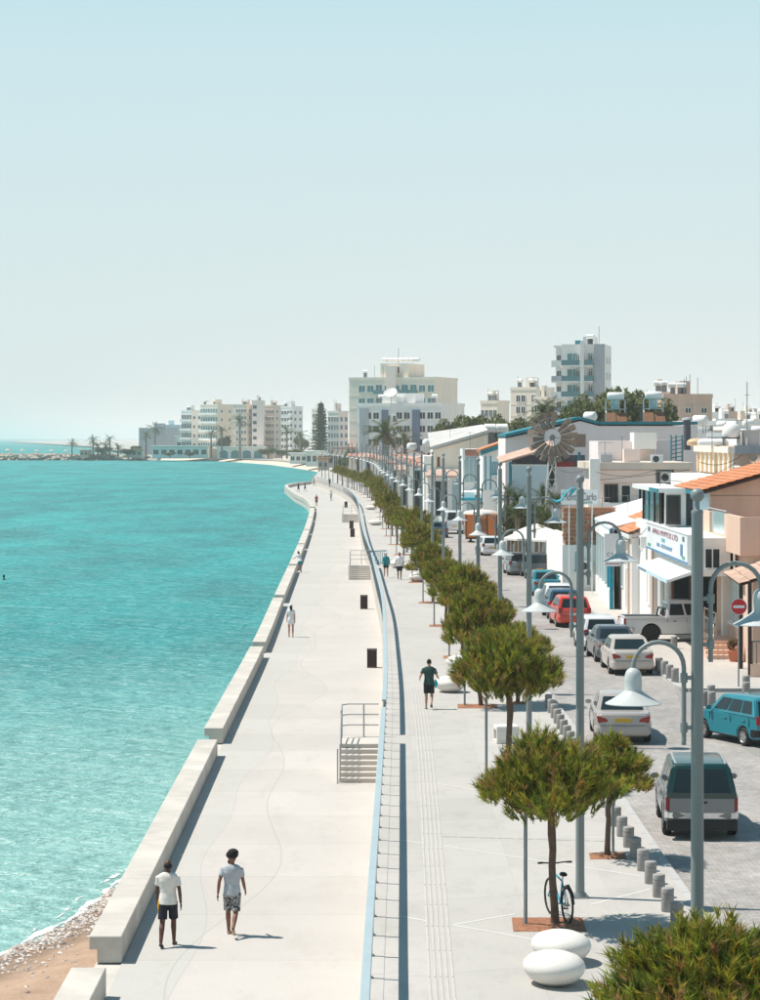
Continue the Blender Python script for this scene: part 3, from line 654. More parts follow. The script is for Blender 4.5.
def pine(seed,n_tuft,needles,width):
    me,L=needle_crown(seed,n_tuft,needles,1.0,2.62,1.25,.17,width)
    rnd=random.Random(seed+50); tb=MB(); pts=[];x=y=0
    for i in range(9):
        z=i*.30-.05; pts.append((x,y,z)); x+=rnd.uniform(-.035,.045); y+=rnd.uniform(-.03,.03)
    tb.tube(pts,[.095,.08,.074,.072,.07,.07,.082,.075,.06],9)
    top=Vector(pts[-1]); bm=MB()
    for (lx,ly,lz,lr,lh) in L:
        b=top-Vector((0,0,rnd.uniform(-.1,.3))); m=Vector((b.x+lx*.5,b.y+ly*.5,b.z+.18+.25*(lz-b.z))); e=Vector((lx,ly,lz)); bm.tube([b,m,e],[.04,.028,.012],6)
        for q in range(4):
            e2=e+Vector((rnd.uniform(-.35,.35),rnd.uniform(-.35,.35),rnd.uniform(-.1,.35))); bm.tube([m,(m+e2)/2+Vector((0,0,.04)),e2],[.016,.012,.006],5)
    return me,tb.mesh('trunk',smooth=True),bm.mesh('limbs',smooth=True)
PV=[pine(11,2700,24,.0095),pine(23,2600,24,.0095),pine(37,2700,24,.0095)]
PF=[pine(61,1000,18,.016),pine(67,1000,18,.016)]
def place_pine(var,loc,rz,s,label,group,sz=1,lean=(0,0),sx=1):
    t=thing('pine_tree',label,'tree',loc,rz,group); t.scale=(s*sx,s,s*sz); t.rotation_euler=(lean[0],lean[1],rz)
    link('crown',var[0],None,t); link('trunk',var[1],M['bark'],t); link('limbs',var[2],M['bark'],t); return t
tree_y=[29.5,47.2,66,85.5,104.6,122,139,158.6]
while tree_y[-1]<480: tree_y.append(tree_y[-1]+18.5)
soil_pts=[]
for i,y in enumerate(tree_y):
    x=TreeX(y); rnd=random.Random(i*13+1)
    if i==0: x=4.1
    lab=f'{ORD[i]} pine of the clipped row along the promenade, counted from the camera'
    if i==0: lab='big pine crown filling the bottom corner, nearest tree of all'
    if i==1: lab='clipped pine with the bicycle leaning at its trunk'
    if i==2: lab='clipped pine standing beside the hollow white block bench'
    var=PV[i%3] if i<8 else PF[i%2]
    s=[1.14,.97,1.10,1.06][i] if i<4 else rnd.uniform(.92,1.1)
    place_pine(var,(x,y,0),[2.2,2.5,1.9,3.0][i] if i<4 else rnd.uniform(0,6.28),s,lab,'clipped pines in a row along the promenade',[.81,1.0,1.02,1.0][i] if i<4 else rnd.uniform(.9,1.12),(rnd.uniform(-.06,.06),rnd.uniform(-.06,.06)),rnd.uniform(.9,1.08))
    if i>0:
        soil_pts.append((x,y,i))
# second pine by the bollards and companions on the street side
for j,(x,y,s,lab) in enumerate([(5.0,54.9,.84,'smaller dark pine close to the bollards behind the parked green car'),(4.75,86.5,.9,'smaller pine by the bollards behind the third row pine'),
      (4.55,106.5,.85,'smaller pine by the bollards next to the fourth row pine')]):
    place_pine(PV[(j+1)%3],(x,y,0),j*1.7+.4,s,lab,'smaller pines on the kerb side',.84); soil_pts.append((x,y,100+j))
for x,y,i in soil_pts:
    w=.68 if i<100 else .4; nx=10; mb=MB()
    for a in range(nx+1):
        for b in range(nx+1):
            u=-1+2*a/nx; v=-1+2*b/nx; r=1-max(abs(u),abs(v)); mb.v.append(Vector((x+u*w-.12*(i<100)+.02*v,y+v*w,.005+.05*min(1,r*3)*(.6+.8*abs(mnoise.noise((x*3+u*3,y+v*3,i)))))))
    for a in range(nx):
        for b in range(nx): q=a*(nx+1)+b; mb.f.append((q,q+nx+1,q+nx+2,q+1))
    ob('tree_pit',mb,M['soil'],upo,smooth=True)
# stakes with a wire beside the row pines
def stake_mesh():
    return MB().tube([(0,0,0),(0,0,2.35)],.036,8).mesh('post',smooth=True), MB().tube([(0,0,2.05),(.3,.0,2.0),(.58,.02,2.05)],.008,5).mesh('wire')
sm,wm=stake_mesh()
for i,y in enumerate(tree_y[1:14]):
    t=thing('tree_stake',f'slim grey steel tree stake wired to the {ORD[i+1]} pine of the row','stake',(TreeX(y)-.56,y-.12,0),0,'slim steel stakes beside the row pines')
    link('post',sm,M['lamp_metal'],t); link('wire',wm,M['steel_dark'],t)
p=G(613,852); t=thing('sign_post','slim grey post behind the crown of the bicycle pine','post',p); ob('post',MB().tube([(0,0,0),(0,0,2.3)],.03,8),M['lamp_metal'],t,smooth=True); ob('plate',MB().cbox((0,.03,2.1),(.3,.02,.3)),M['steel'],t)
# ------------------------------------------------------------------ street lamps
def lamp_meshes():
    pole=MB().lathe([(.093,0),(.093,.02),(.088,.5),(.074,8.12),(.08,8.14),(.07,8.17),(.03,8.18),(.03,8.28)],20).mesh('pole',smooth=True)
    ball=MB().ell((0,0,8.36),(.09,.09,.09),16,10).mesh('ball_finial',smooth=True)
    def arm(s,zb,zt):
        r=.32; x0=.17; mb=MB(); pts=[(s*x0,0,zb),(s*x0,0,zt-r)]
        for i in range(1,13):
            a=math.pi*i/12; pts.append((s*(x0+r-r*math.cos(a)),0,zt-r+r*math.sin(a)))
        pts.append((s*(x0+2*r),0,zt-r-.06)); mb.tube(pts,.030,10); return mb.mesh('arm',smooth=True)
    def br(s,zb,zt):
        mb=MB()
        for z in (zb+.22,zt-.45): mb.cbox((s*.125,0,z),(.13,.05,.05)); mb.tube([(s*.17,0,z-.06),(s*.17,0,z+.06)],.048,10)
        return mb.mesh('bracket')
    def shade(s,zt):
        x=s*(.17+.64); z=zt-.38
        mb=MB().lathe([(.02,z+.06),(.05,z+.05),(.085,z+.02),(.105,z-.03),(.112,z-.12),(.108,z-.22),(.115,z-.235),(.15,z-.265),(.21,z-.305),(.28,z-.35),(.355,z-.39),(.355,z-.40),(.28,z-.365),(.2,z-.315),(.11,z-.25)],24,(x,0,0),cap=False)
        return mb.mesh('lamp_shade',smooth=60)
    def bulb(s,zt):
        return MB().ell((s*.81,0,zt-.38-.33),(.1,.1,.075),12,8).mesh('diffuser',smooth=True)
    return pole,ball,[(arm(1,6.25,7.5),br(1,6.25,7.5),shade(1,7.5),bulb(1,7.5)),(arm(-1,5.2,6.5),br(-1,5.2,6.5),shade(-1,6.5),bulb(-1,6.5))]
LP=lamp_meshes()
bq=MB().cbox((0,0,.012),(.34,.34,.022))
for sx in (-1,1):
    for sy in (-1,1): bq.tube([(sx*.13,sy*.13,.02),(sx*.13,sy*.13,.06)],.016,6)
bq.lathe([(.13,.02),(.11,.10)],14); BASE=bq.mesh('base_plate')
def lamp(loc,label,s=1):
    t=thing('street_lamp',label,'street lamp',loc,0,'double armed street lamps in a row'); t.scale=(s,s,s)
    link('pole',LP[0],M['lamp_metal'],t); link('base_plate',BASE,M['lamp_metal'],t); link('ball_finial',LP[1],M['lamp_metal'],t)
    for a,b,sh_,bu in LP[2]:
        q=link('arm',a,M['lamp_metal'],t); link('bracket',b,M['lamp_metal'],q); r=link('lamp_shade',sh_,M['lamp_white'],t); link('diffuser',bu,M['frame_white'],r)
lamp_y=[32,50,75.5,91,107,122,138,153,168,184,200,216]
while lamp_y[-1]<560: lamp_y.append(lamp_y[-1]+16.5)
for i,y in enumerate(lamp_y):
    lamp((LampX(y),y,0),f'{ORD[i]} grey double armed street lamp of the row, counted from the camera',{0:1.012,1:1.0,2:.985}.get(i,.985))
# opposite side posts further up the street
# ------------------------------------------------------------------ bollards
bme=MB().lathe([(.12,0),(.125,.01),(.125,.33),(.115,.335),(.115,.35),(.125,.355),(.125,.44),(.118,.455),(.1,.46)],18).mesh('bollard',smooth=50)
def bollard(loc,label,group,s=1.0):
    o=link('bollard',bme,M['bollard']); o.location=loc; o.scale=(s,s,s); tag(o,label,'bollard',group)
ys=[45.4]+[47.0+1.52*i for i in range(26)]
for i,y in enumerate(ys): bollard((5.58 if y<60 else 5.58+.006*(y-60),y,0),f'{ORD[i]} round grey concrete bollard on the promenade kerb, counted from the camera','bollards along the promenade kerb')
far=[(659,671),(664.5,674.5),(669.6,678.5),(675,682),(674,648.5),(705,706),(711,700),(711.5,707),(746,690),(746,697),(716,641)]
for i,(px,py) in enumerate(far):
    labs=['dark bollard at the bumper of the champagne sedan','second bollard of the four at the corner by the champagne sedan','third bollard of the four at the corner by the champagne sedan','last bollard of the four at the corner nearest the camera','lone bollard in front of the white pickup',
     'low bollard just past the big lamp pole by the teal car','taller bollard in the cluster behind the big lamp pole','bollard ahead of the teal car front wing','far bollard of the pair by the no entry post','near bollard of the pair by the no entry post','bollard beside the pink steps']
    bollard(G(px,py),labs[i],'bollards on the house side corner',1.15)
# ------------------------------------------------------------------ oval stone seats, block bench, bins
ov=MB().lathe([(.001,0.02),(.25,.02),(.40,.10),(.49,.22),(.515,.30),(.49,.39),(.40,.475),(.25,.53),(.1,.55),(.001,.553)],28,cap=False,sy=1.15).mesh('pebble_seat',smooth=True)
for px,py,lab,s in [(554,984,'smooth white oval stone seat at the bottom edge, front of the two',1.0),(561,962,'smooth white oval stone seat tucked behind the front one',1.0),(459,669,'white oval stone seat by the stake of the third pine',1.0),(450,692,'white oval stone seat half under the second pine',1.05),
        (384,0,'',0)]:
    if not s: continue
    g=G(px,py); o=link('stone_seat',ov,M['stone_white']); o.location=g; o.scale=(s,s,s); o.rotation_euler=(0,0,.4); tag(o,lab,'seat','white oval stone seats')
for j,(px,py) in enumerate([(432,584),(412,568),(418,580),(398,566)]):
    g=G(px,py+2); o=link('stone_seat',ov,M['stone_white']); o.location=g; o.scale=(1.15,1.15,1.1); tag(o,['white oval stone seat under the sixth pine','white oval stone seat just behind the walking couple','white oval stone seat beside the seventh pine pit','white oval stone seat farthest of those near the couple'][j],'seat','white oval stone seats')
for j,y in enumerate((262,318)):
    o=link('stone_seat',ov,M['stone_white']); o.location=(TreeX(y)-1.1,y,0); o.scale=(1.5,1.5,1.0); tag(o,f'distant white oval stone seat, {ORD[j]} of those beyond the brown bins','seat','white oval stone seats')
p=G(506,742.5); t=thing('block_bench','hollow white block bench beside the second lamp post','bench',p,.12)
ob('shell',MB().box(-.34,.34,-.33,.33,.40,.52).box(-.34,.34,-.33,.33,0,.10).box(-.34,.34,-.33,-.25,.1,.40).box(-.34,.34,.25,.33,.1,.40).box(.24,.34,-.25,.25,.1,.4),M['stone_white'],t,bevel=.012,seg=1)
binm=MB()
for px,py,s,lab in [(372,667.5,1,'dark brown slatted bin nearest the camera against the retaining wall'),(364,609,1,'dark brown slatted bin beside the middle steps'),(352.5,537,1.05,'near one of the two close brown bins'),(351.5,528.5,1.05,'far one of the two close brown bins'),(346,507.5,1.05,'small brown bin before the bulge of the promenade')]:
    g=G(px,py,ZLOW); t=thing('litter_bin',lab,'bin',g,0,'dark brown slatted bins on the lower promenade'); t.scale=(s,s,s)
    ob('body',MB().box(-.17,.17,-.14,.14,.04,.74),M['black'],t)
    for k in range(5):
        for yy in (-.165,.165): ob('slat',MB().cbox((-.17+k*.085,yy,.4),(.07,.03,.78)),M['wood_dark'],t)
    for k in range(3):
        for xx in (-.2,.2): ob('slat',MB().cbox((xx,-.1+k*.1,.4),(.03,.085,.78)),M['wood_dark'],t)
    ob('lid',MB().box(-.22,.22,-.19,.19,.79,.82),M['wood_dark'],t)
# ------------------------------------------------------------------ cars (local x right, y forward, rear at -y)
def lerp(a,b,t): return a+(b-a)*t
def face_rect(c,u0,u1,v0,v1,out=.006,th=.006):
    # c: four corners (bl,br,tr,tl)
    bl,br,tr,tl=[Vector(q) for q in c]
    def q(u,v): return lerp(lerp(bl,br,u),lerp(tl,tr,u),v)
    n=(br-bl).cross(tl-bl).normalized()
    pts=[q(u0,v0),q(u1,v0),q(u1,v1),q(u0,v1)]
    mb=MB(); a=[p+n*out for p in pts]; b=[p+n*(out+th) for p in pts]
    mb.add(a+b,[(0,3,2,1),(4,5,6,7),(0,1,5,4),(1,2,6,5),(2,3,7,6),(3,0,4,7)]); return mb
def car(name,label,loc,rz,L=4.5,W=1.74,H=1.43,kind='sedan',body='p_silver',plate='plate_y',rimc='rim',wr=.31,lower=None,cab=None):
    t=thing(name,label,'car' if kind!='pickup' else 'pickup',loc,rz)
    h=L/2; hw=W/2; ra=wr+.05
    zb={'sedan':.92,'hatch':.93,'suv':1.05,'pickup':1.08,'van':1.1}[kind]; zb*=H/{'sedan':1.43,'hatch':1.48,'suv':1.75,'pickup':1.8,'van':1.9}[kind]
    zh=zb-.12; g=.24 if kind in('sedan','hatch') else .36
    yr=-h+.20*L if kind!='pickup' else -h+.235*L; yf=h-.19*L
    if kind=='sedan': cr,crt,cft,cf=-h+.16*L,-h+.31*L,-h+.60*L,-h+.735*L; ztr=zb+.02
    elif kind=='hatch': cr,crt,cft,cf=-h+.02*L,-h+.10*L,-h+.58*L,-h+.76*L; ztr=zb
    elif kind=='suv': cr,crt,cft,cf=-h+.015*L,-h+.065*L,-h+.58*L,-h+.70*L; ztr=zb
    elif kind=='van': cr,crt,cft,cf=-h+.01*L,-h+.03*L,-h+.72*L,-h+.90*L; ztr=zb
    else: cr,crt,cft,cf=-h+.36*L,-h+.39*L,-h+.63*L,-h+.73*L; ztr=zb-.05
    def arch(yc):
        return [(yc+ra*math.cos(a),wr+ra*math.sin(a)) for a in [math.pi*(i/10) for i in range(11)]]
    out=[(-h+.10,g),(-h+.02,g+.08),(-h,g+.2),(-h+.015,g+.36),(-h+.03,ztr-.18),(-h+.06,ztr-.03),(-h+.14,ztr)]
    if kind=='sedan': out+=[(cr,zb+.03)]
    out+=[(cf-.1,zb),(cf+.12,zb-.015),(h-.55,zh+.03),(h-.2,zh-.08),(h-.05,zh-.22),(h,g+.25),(h-.03,g+.08),(h-.14,g)]
    fa=[p for p in arch(yf) if p[1]>=g]; rr=[p for p in arch(yr) if p[1]>=g]
    out+=[(yf+math.sqrt(max(0,ra*ra-(wr-g)**2)),g)]+[p for p in fa if p[1]>g+.01]+[(yf-math.sqrt(max(0,ra*ra-(wr-g)**2)),g)]
    out+=[(yr+math.sqrt(max(0,ra*ra-(wr-g)**2)),g)]+[p for p in rr if p[1]>g+.01]+[(yr-math.sqrt(max(0,ra*ra-(wr-g)**2)),g)]
    mb=MB(); n=len(out)
    # layered extrusion: side skin bulges at mid height, corners pulled in
    def xs(y,z,side):
        w=hw*(1-.045*max(0,(z-g-.3)/.6)**1.5-.03*max(0,(g+.2-z)/.2))
        e=max(0,(abs(y)-(h-.42))/.42); w*=1-.13*e*e
        return side*w
    lay=[-1,-.86,.86,1]
    for s in lay:
        for y,z in out:
            if abs(s)==1: mb.v.append(Vector((xs(y,z,s),y,z)))
            else:
                zz=z+(.022 if z>zb-.2 else 0); yy=y+(-.045 if y<-h+.12 else (.06 if y>h-.25 else 0)); mb.v.append(Vector((xs(y,z,s)*1.0,yy,zz)))
    for k in range(3):
        for i in range(n): mb.f.append((k*n+i,k*n+(i+1)%n,(k+1)*n+(i+1)%n,(k+1)*n+i))
    mb.f.append(tuple(range(n))); mb.f.append(tuple(range(3*n,4*n))[::-1])
    B=ob('body',mb,M[body],t,smooth=50,bevel=.035,seg=3,ang=38)
    # underside / wheel wells
    ob('underbody',MB().box(-hw*.86,hw*.86,-h+.25,h-.25,g-.04,zb-.15),M['black'],t)
    # cabin
    bw,tw=hw*.945,hw*.74; zt=H
    zbm=zb-.03
    cbm=MB()
    rings=[]
    for (zz,w,ya,yb) in ((zbm,bw,cr,cf),(zt-.07,lerp(bw,tw,.88),lerp(cr,crt,.88),lerp(cf,cft,.88)),(zt-.015,tw*.95,crt+.02,cft-.02),(zt+.005,tw*.80,crt+.12,cft-.15)):
        rings.append([(-w,ya,zz),(w,ya,zz),(w,(ya+yb)/2,zz+(.012 if zz>zt-.05 else 0)),(w,yb,zz),(-w,yb,zz),(-w,(ya+yb)/2,zz+(.012 if zz>zt-.05 else 0))])
    for r_ in rings: cbm.v+=[Vector(q) for q in r_]
    for k in range(3):
        for i in range(6): cbm.f.append((k*6+i,k*6+(i+1)%6,(k+1)*6+(i+1)%6,(k+1)*6+i))
    cbm.f.append(tuple(range(18,24))); cbm.f.append(tuple(range(6))[::-1])
    C=ob('cabin',cbm,M[cab or body],t,smooth=50,bevel=.03,seg=2,ang=18)
    r0,r1=rings[0],rings[1]
    rear=(r0[0],r0[1],r1[1],r1[0]); front=(r0[3],r0[4],r1[4],r1[3])
    ob('rear_window',face_rect(rear,.09,.91,.12,.93),M['glass'],t); ob('windscreen',face_rect(front,.06,.94,.1,.95),M['glass'],t)
    for s,idx in ((1,(1,3)),(-1,(4,0))):
        a,b=idx
        fc=(r0[a],r0[b],r1[b],r1[a])
        cuts={'sedan':((.10,.46),(.49,.90)),'hatch':((.08,.30),(.33,.60),(.63,.90)),'suv':((.06,.38),(.41,.66),(.69,.92)),'pickup':((.08,.46),(.52,.93)),'van':((.10,.4),(.45,.7),(.74,.95))}[kind]
        for u0,u1 in cuts:
            if s<0: u0,u1=1-u1,1-u0
            ob('side_window',face_rect(fc,u0,u1,.2,.92),M['glass'],t)
        dy=[lerp(cr,cf,q) for q in ((.12,.5,.93) if kind!='pickup' else (.05,.5,.95))]
        for q in dy: ob('door_seam',MB().box(s*hw*.985-.006,s*hw*.985+.006,q-.008,q+.008,g+.12,zb-.05),M['black'],t)
        for q in dy[:2]: ob('door_handle',MB().cbox((s*hw*.975,q+.32,zb-.16),(.05,.16,.03)),M[body if kind!='pickup' else 'black'],t,bevel=.008,seg=1)
        ob('mirror',MB().cbox((s*(hw+.07),cf-.25,zb+.08),(.19,.10,.13)),M[body],t,bevel=.03)
        for yc in (yf,yr):
            w=link('wheel',None,None,t); w.location=(s*(hw-.11),yc,wr)
            ty=MB(); ty.lathe([(wr*.62,-.1),(wr*.9,-.105),(wr,-.07),(wr,.07),(wr*.9,.105),(wr*.62,.1)],24,cap=False); ty.xf(Matrix.Rotation(R(90),4,'Y')); ob('tyre',ty,M['rubber'],w,smooth=40)
            ri=MB(); ri.lathe([(.02,.07),(wr*.25,.075),(wr*.6,.085),(wr*.64,.1),(wr*.64,-.08),(.02,-.08)],20,cap=False); ri.xf(Matrix.Rotation(R(90) if s>0 else R(-90),4,'Y')); rm=ob('rim',ri,M[rimc],w,smooth=40)
            sp=MB()
            for k in range(5):
                a=2*math.pi*k/5; sp.cbox((s*.092,math.cos(a)*wr*.42,math.sin(a)*wr*.42),(.008,wr*.13,wr*.13))
            ob('rim_hole',sp,M['black'],w)
    # rear: lights, plate, bumper, boot seam
    for s in (1,-1):
        if kind in('suv','van','pickup'): bx_=MB().cbox((s*(hw-.12),-h+.035,zb-.2),(.15,.09,.34))
        elif kind=='hatch': bx_=MB().cbox((s*(hw-.16),-h+.035,zb-.10),(.20,.12,.26))
        else: bx_=MB().prism([(s*(hw-.06),ztr-.06),(s*(hw-.10),ztr-.28),(s*(hw-.42),ztr-.26),(s*(hw-.40),ztr-.16)],'y',-h-.035,-h+.14)
        ob('tail_light',bx_,M['red_lens'],t,bevel=.02)
        ob('headlight',MB().cbox((s*(hw-.22),h-.10,zh-.17),(.3,.16,.14)),M['glass_pale'],t,bevel=.03)
    pz={'sedan':ztr-.2,'hatch':g+.42,'suv':g+.28,'pickup':g+.25,'van':g+.4}[kind]
    ob('number_plate',MB().cbox((0,-h-.028,pz),(.52,.02,.115)),M[plate],t)
    bmat='chrome' if kind in('suv','pickup') else (lower or body)
    bmp=MB(); bz=g+(.19 if kind not in('suv','pickup') else .21); bh_=.1 if kind not in('suv','pickup') else .065
    pts=[(-hw+.02,-h+.42),(-hw+.015,-h+.12),(-hw+.14,-h-.03),(0,-h-.06),(hw-.14,-h-.03),(hw-.015,-h+.12),(hw-.02,-h+.42)]
    for (x,y) in pts: bmp.v+=[Vector((x,y,bz-bh_)),Vector((x,y,bz+bh_)),Vector((x*.95,y+.08,bz+bh_+.02)),Vector((x*.95,y+.08,bz-bh_-.02))]
    for i in range(6):
        for j in range(4): q=4*i; bmp.f.append((q+j,q+(j+1)%4,q+4+(j+1)%4,q+4+j))
    bmp.f.append((0,1,2,3)); bmp.f.append((27,26,25,24)); ob('bumper',bmp,M[bmat],t,smooth=50)
    ob('boot_seam',MB().box(-hw*.78,hw*.78,-h-.052,-h-.044+.04,ztr-.36,ztr-.35),M['black'],t)
    if kind=='pickup':
        bl=-h+.08; bf=cr-.02
        ob('bed',MB().box(-hw*.84,hw*.84,bl,bf,zb-.03,zb+.012),M['black'],t)
        for s in (1,-1): ob('bed_rail',MB().box(s*hw*.93-.06,s*hw*.93+.06,bl-.03,bf,zb-.04,zb+.05),M[body],t,bevel=.015)
        ob('tailgate_top',MB().box(-hw*.85,hw*.85,-h+.02,bl,zb-.04,zb+.06),M[body],t,bevel=.015)
        ob('sports_bar',MB().tube([(-hw*.8,bf-.1,zb),(-hw*.72,bf-.02,H-.35),(hw*.72,bf-.02,H-.35),(hw*.8,bf-.1,zb)],.035,8),M['black'],t)
    return t
def gl(px,py,dx=0,dy=0):
    g=G(px,py,ZROAD); return (g.x+dx,g.y+dy,ZROAD)
# nearest: green and silver estate with canopy
t=car('estate_car','green and silver off-roader with tinted rear window behind the nearest lamp pole',(7.56,57.7+2.2,ZROAD),R(-3.5),4.4,1.74,1.72,'suv','p_ltgrey','plate_w','rim',.36,cab='p_green')
h=2.25; hw=.90
ob('tailgate_panel',MB().box(-.74,.74,-h-.03,-h-.006,.64,.97),M['p_ltgrey'],t); ob('tailgate_band',MB().box(-.80,.80,-h-.034,-h-.004,.975,1.10),M['p_green'],t)
ob('tailgate_handle',MB().box(-.12,.12,-h-.045,-h-.028,.86,.90),M['black'],t)
for s in (1,-1): ob('roof_rack',MB().tube([(s*.58,-1.8,1.72),(s*.58,.2,1.74)],.02,6),M['steel'],t)
ob('roof_skin',MB().box(-.60,.60,-1.82,.30,1.702,1.722),M['p_ltgrey'],t,bevel=.008,seg=1); ob('valance',MB().box(-.80,.80,-h-.045,-h+.3,.24,.47),M['black'],t); ob('tow_bar',MB().cbox((0,-h-.08,.42),(.3,.12,.08)),M['black'],t)
car('sedan_car','silver sedan driving away on the cobbles beyond the green off-roader',(7.46,75.6+2.25,ZROAD),R(-2.5),4.5,1.74,1.43,'sedan','p_silver')
car('sedan_car','champagne sedan parked last in the row at the corner bollards',(9.82,97.5+2.2,ZROAD),R(1),4.5,1.74,1.43,'sedan','p_champ')
car('sedan_car','dark grey sedan parked between the champagne sedan and the white hatchback',(9.70,102.8+2.2,ZROAD),R(2),4.4,1.74,1.43,'sedan','p_dark')
car('hatchback_car','white hatchback parked in front of the dark grey sedan',(9.55,108.2+2.0,ZROAD),R(2),4.0,1.70,1.5,'hatch','p_white')
car('hatchback_car','bright red hatchback parked by the white garden wall',(9.40,122.0+1.95,ZROAD),R(3),3.95,1.72,1.5,'hatch','p_red','plate_w')
car('hatchback_car','dark blue hatchback parked just beyond the red one',(9.35,127.4+2,ZROAD),R(2),4.0,1.70,1.5,'hatch','p_blue')
car('sedan_car','pale silver car parked beyond the dark blue hatchback',(9.55,132.6+2.1,ZROAD),R(2),4.3,1.70,1.45,'sedan','p_white')
car('sedan_car','teal green sedan parked far beyond the red hatchback',(9.7,146+2.1,ZROAD),R(2),4.3,1.70,1.45,'sedan','p_teal')
car('estate_car','dark charcoal car parked by the white restaurant railing',(10.35,164+2.1,ZROAD),R(3),4.3,1.78,1.66,'suv','p_dark')
car('hatchback_car','grey hatchback with red lights parked left of the charcoal car',(9.35,168+2,ZROAD),R(3),3.9,1.70,1.5,'hatch','p_grey')
car('hatchback_car','white hatchback far up the street before the orange kiosk',(8.6,196+2,ZROAD),R(6),3.9,1.70,1.5,'hatch','p_white')
t=car('delivery_van','white van with dark rear windows driving up the street',(6.95,240+2.3,ZROAD),R(5),4.8,1.85,2.2,'van','p_white','plate_y')
car('sedan_car','dark sedan parked far up the street near the van',(5.35,231+2,ZROAD),R(5),4.3,1.7,1.45,'sedan','p_blue')
# white pickup parked crosswise on the house-side pavement
car('pickup_truck','white double cab pickup parked across the pavement before the white shop',(13.5,113.3,0),R(-86),5.2,1.84,1.82,'pickup','p_white','plate_y','rubber',.40)
car('hatchback_car','small teal hatchback turning out of the side street at the frame edge',(11.15,76.6,ZROAD+.004),R(24),3.7,1.52,1.46,'hatch','p_teal','plate_y','rim',.28,lower='black')
for i,(y,c,k) in enumerate([(262,'p_white','hatch'),(285,'p_red','hatch'),(310,'p_grey','sedan'),(340,'p_white','sedan'),(372,'p_dark','hatch')]):
    car('hatchback_car' if k=='hatch' else 'sedan_car',f'{ORD[i]} tiny parked car in the distant part of the street beyond the van',(K2x(y)-1.2,y,ZROAD),R(8),4.1,1.7,1.48,k,c)
# ------------------------------------------------------------------ bicycle
bp=G(567.5,928); t=thing('bicycle','teal and black bicycle leaning behind the trunk of the clipped pine','bicycle',(bp.x+.02,bp.y+.34,.02),R(14))
def wheel(y):
    w=link('wheel',None,None,t); w.location=(0,y,.34)
    ty=MB(); k=0
    n=28;m=8
    for i in range(n):
        a=2*math.pi*i/n
        for j in range(m):
            b=2*math.pi*j/m; r=.325+.022*math.cos(b); ty.v.append(Vector((.022*math.sin(b),r*math.cos(a),r*math.sin(a))))
    for i in range(n):
        for j in range(m): ty.f.append((i*m+j,i*m+(j+1)%m,((i+1)%n)*m+(j+1)%m,((i+1)%n)*m+j))
    ob('tyre',ty,M['rubber'],w,smooth=True)
    sp=MB()
    for i in range(14):
        a=2*math.pi*i/14; sp.tube([(0,0,0),(0,.3*math.cos(a),.3*math.sin(a))],.003,4)
    sp.tube([(-.05,0,0),(.05,0,0)],.02,8); ob('spokes',sp,M['steel'],w)
wheel(0); wheel(1.05)
fr=MB(); bb=(0,.42,.30); se=(0,.30,.74); hd=(0,.82,.82); hl=(0,.86,.68)
for a,b,r in ((bb,se,.018),(bb,hl,.02),(se,hd,.018),(hd,hl,.02),((.03,0,.34),bb,.011),((-.03,0,.34),bb,.011),((.03,0,.34),se,.009),((-.03,0,.34),se,.009),(hl,(0.04,1.05,.34),.013),(hl,(-.04,1.05,.34),.013)): fr.tube([a,b],r,7)
ob('frame',fr,M['turq'],t,smooth=True)
ob('seat_post',MB().tube([se,(0,.27,.86)],.014,6),M['steel'],t); ob('saddle',MB().lathe([(.02,0),(.06,.0),(.075,.03),(.05,.06),(.01,.065)],12,(0,.24,.86),sy=1.7),M['black'],t,smooth=True)
ob('handlebar',MB().tube([(-.34,.74,1.03),(-.2,.80,1.02),(0,.82,1.0),(.2,.80,1.02),(.34,.74,1.03)],.014,7).tube([(0,.82,.82),(0,.80,1.0)],.016,7),M['black'],t,smooth=True)
for s in (1,-1): ob('grip',MB().tube([(s*.34,.74,1.03),(s*.24,.785,1.025)],.021,7),M['black'],t)
ob('crank',MB().tube([(-.1,.42,.30),(.1,.42,.30)],.012,6).tube([(.1,.42,.30),(.1,.52,.18)],.012,6).tube([(-.1,.42,.3),(-.1,.32,.42)],.012,6),M['steel_dark'],t)
for q in ((.14,.52,.18),(-.14,.32,.42)): ob('pedal',MB().cbox(q,(.09,.07,.02)),M['black'],t)
ob('mudguard',MB().tube([(0,-.36,.42),(0,-.28,.62),(0,-.06,.72),(0,.2,.64)],.03,6),M['black'],t)
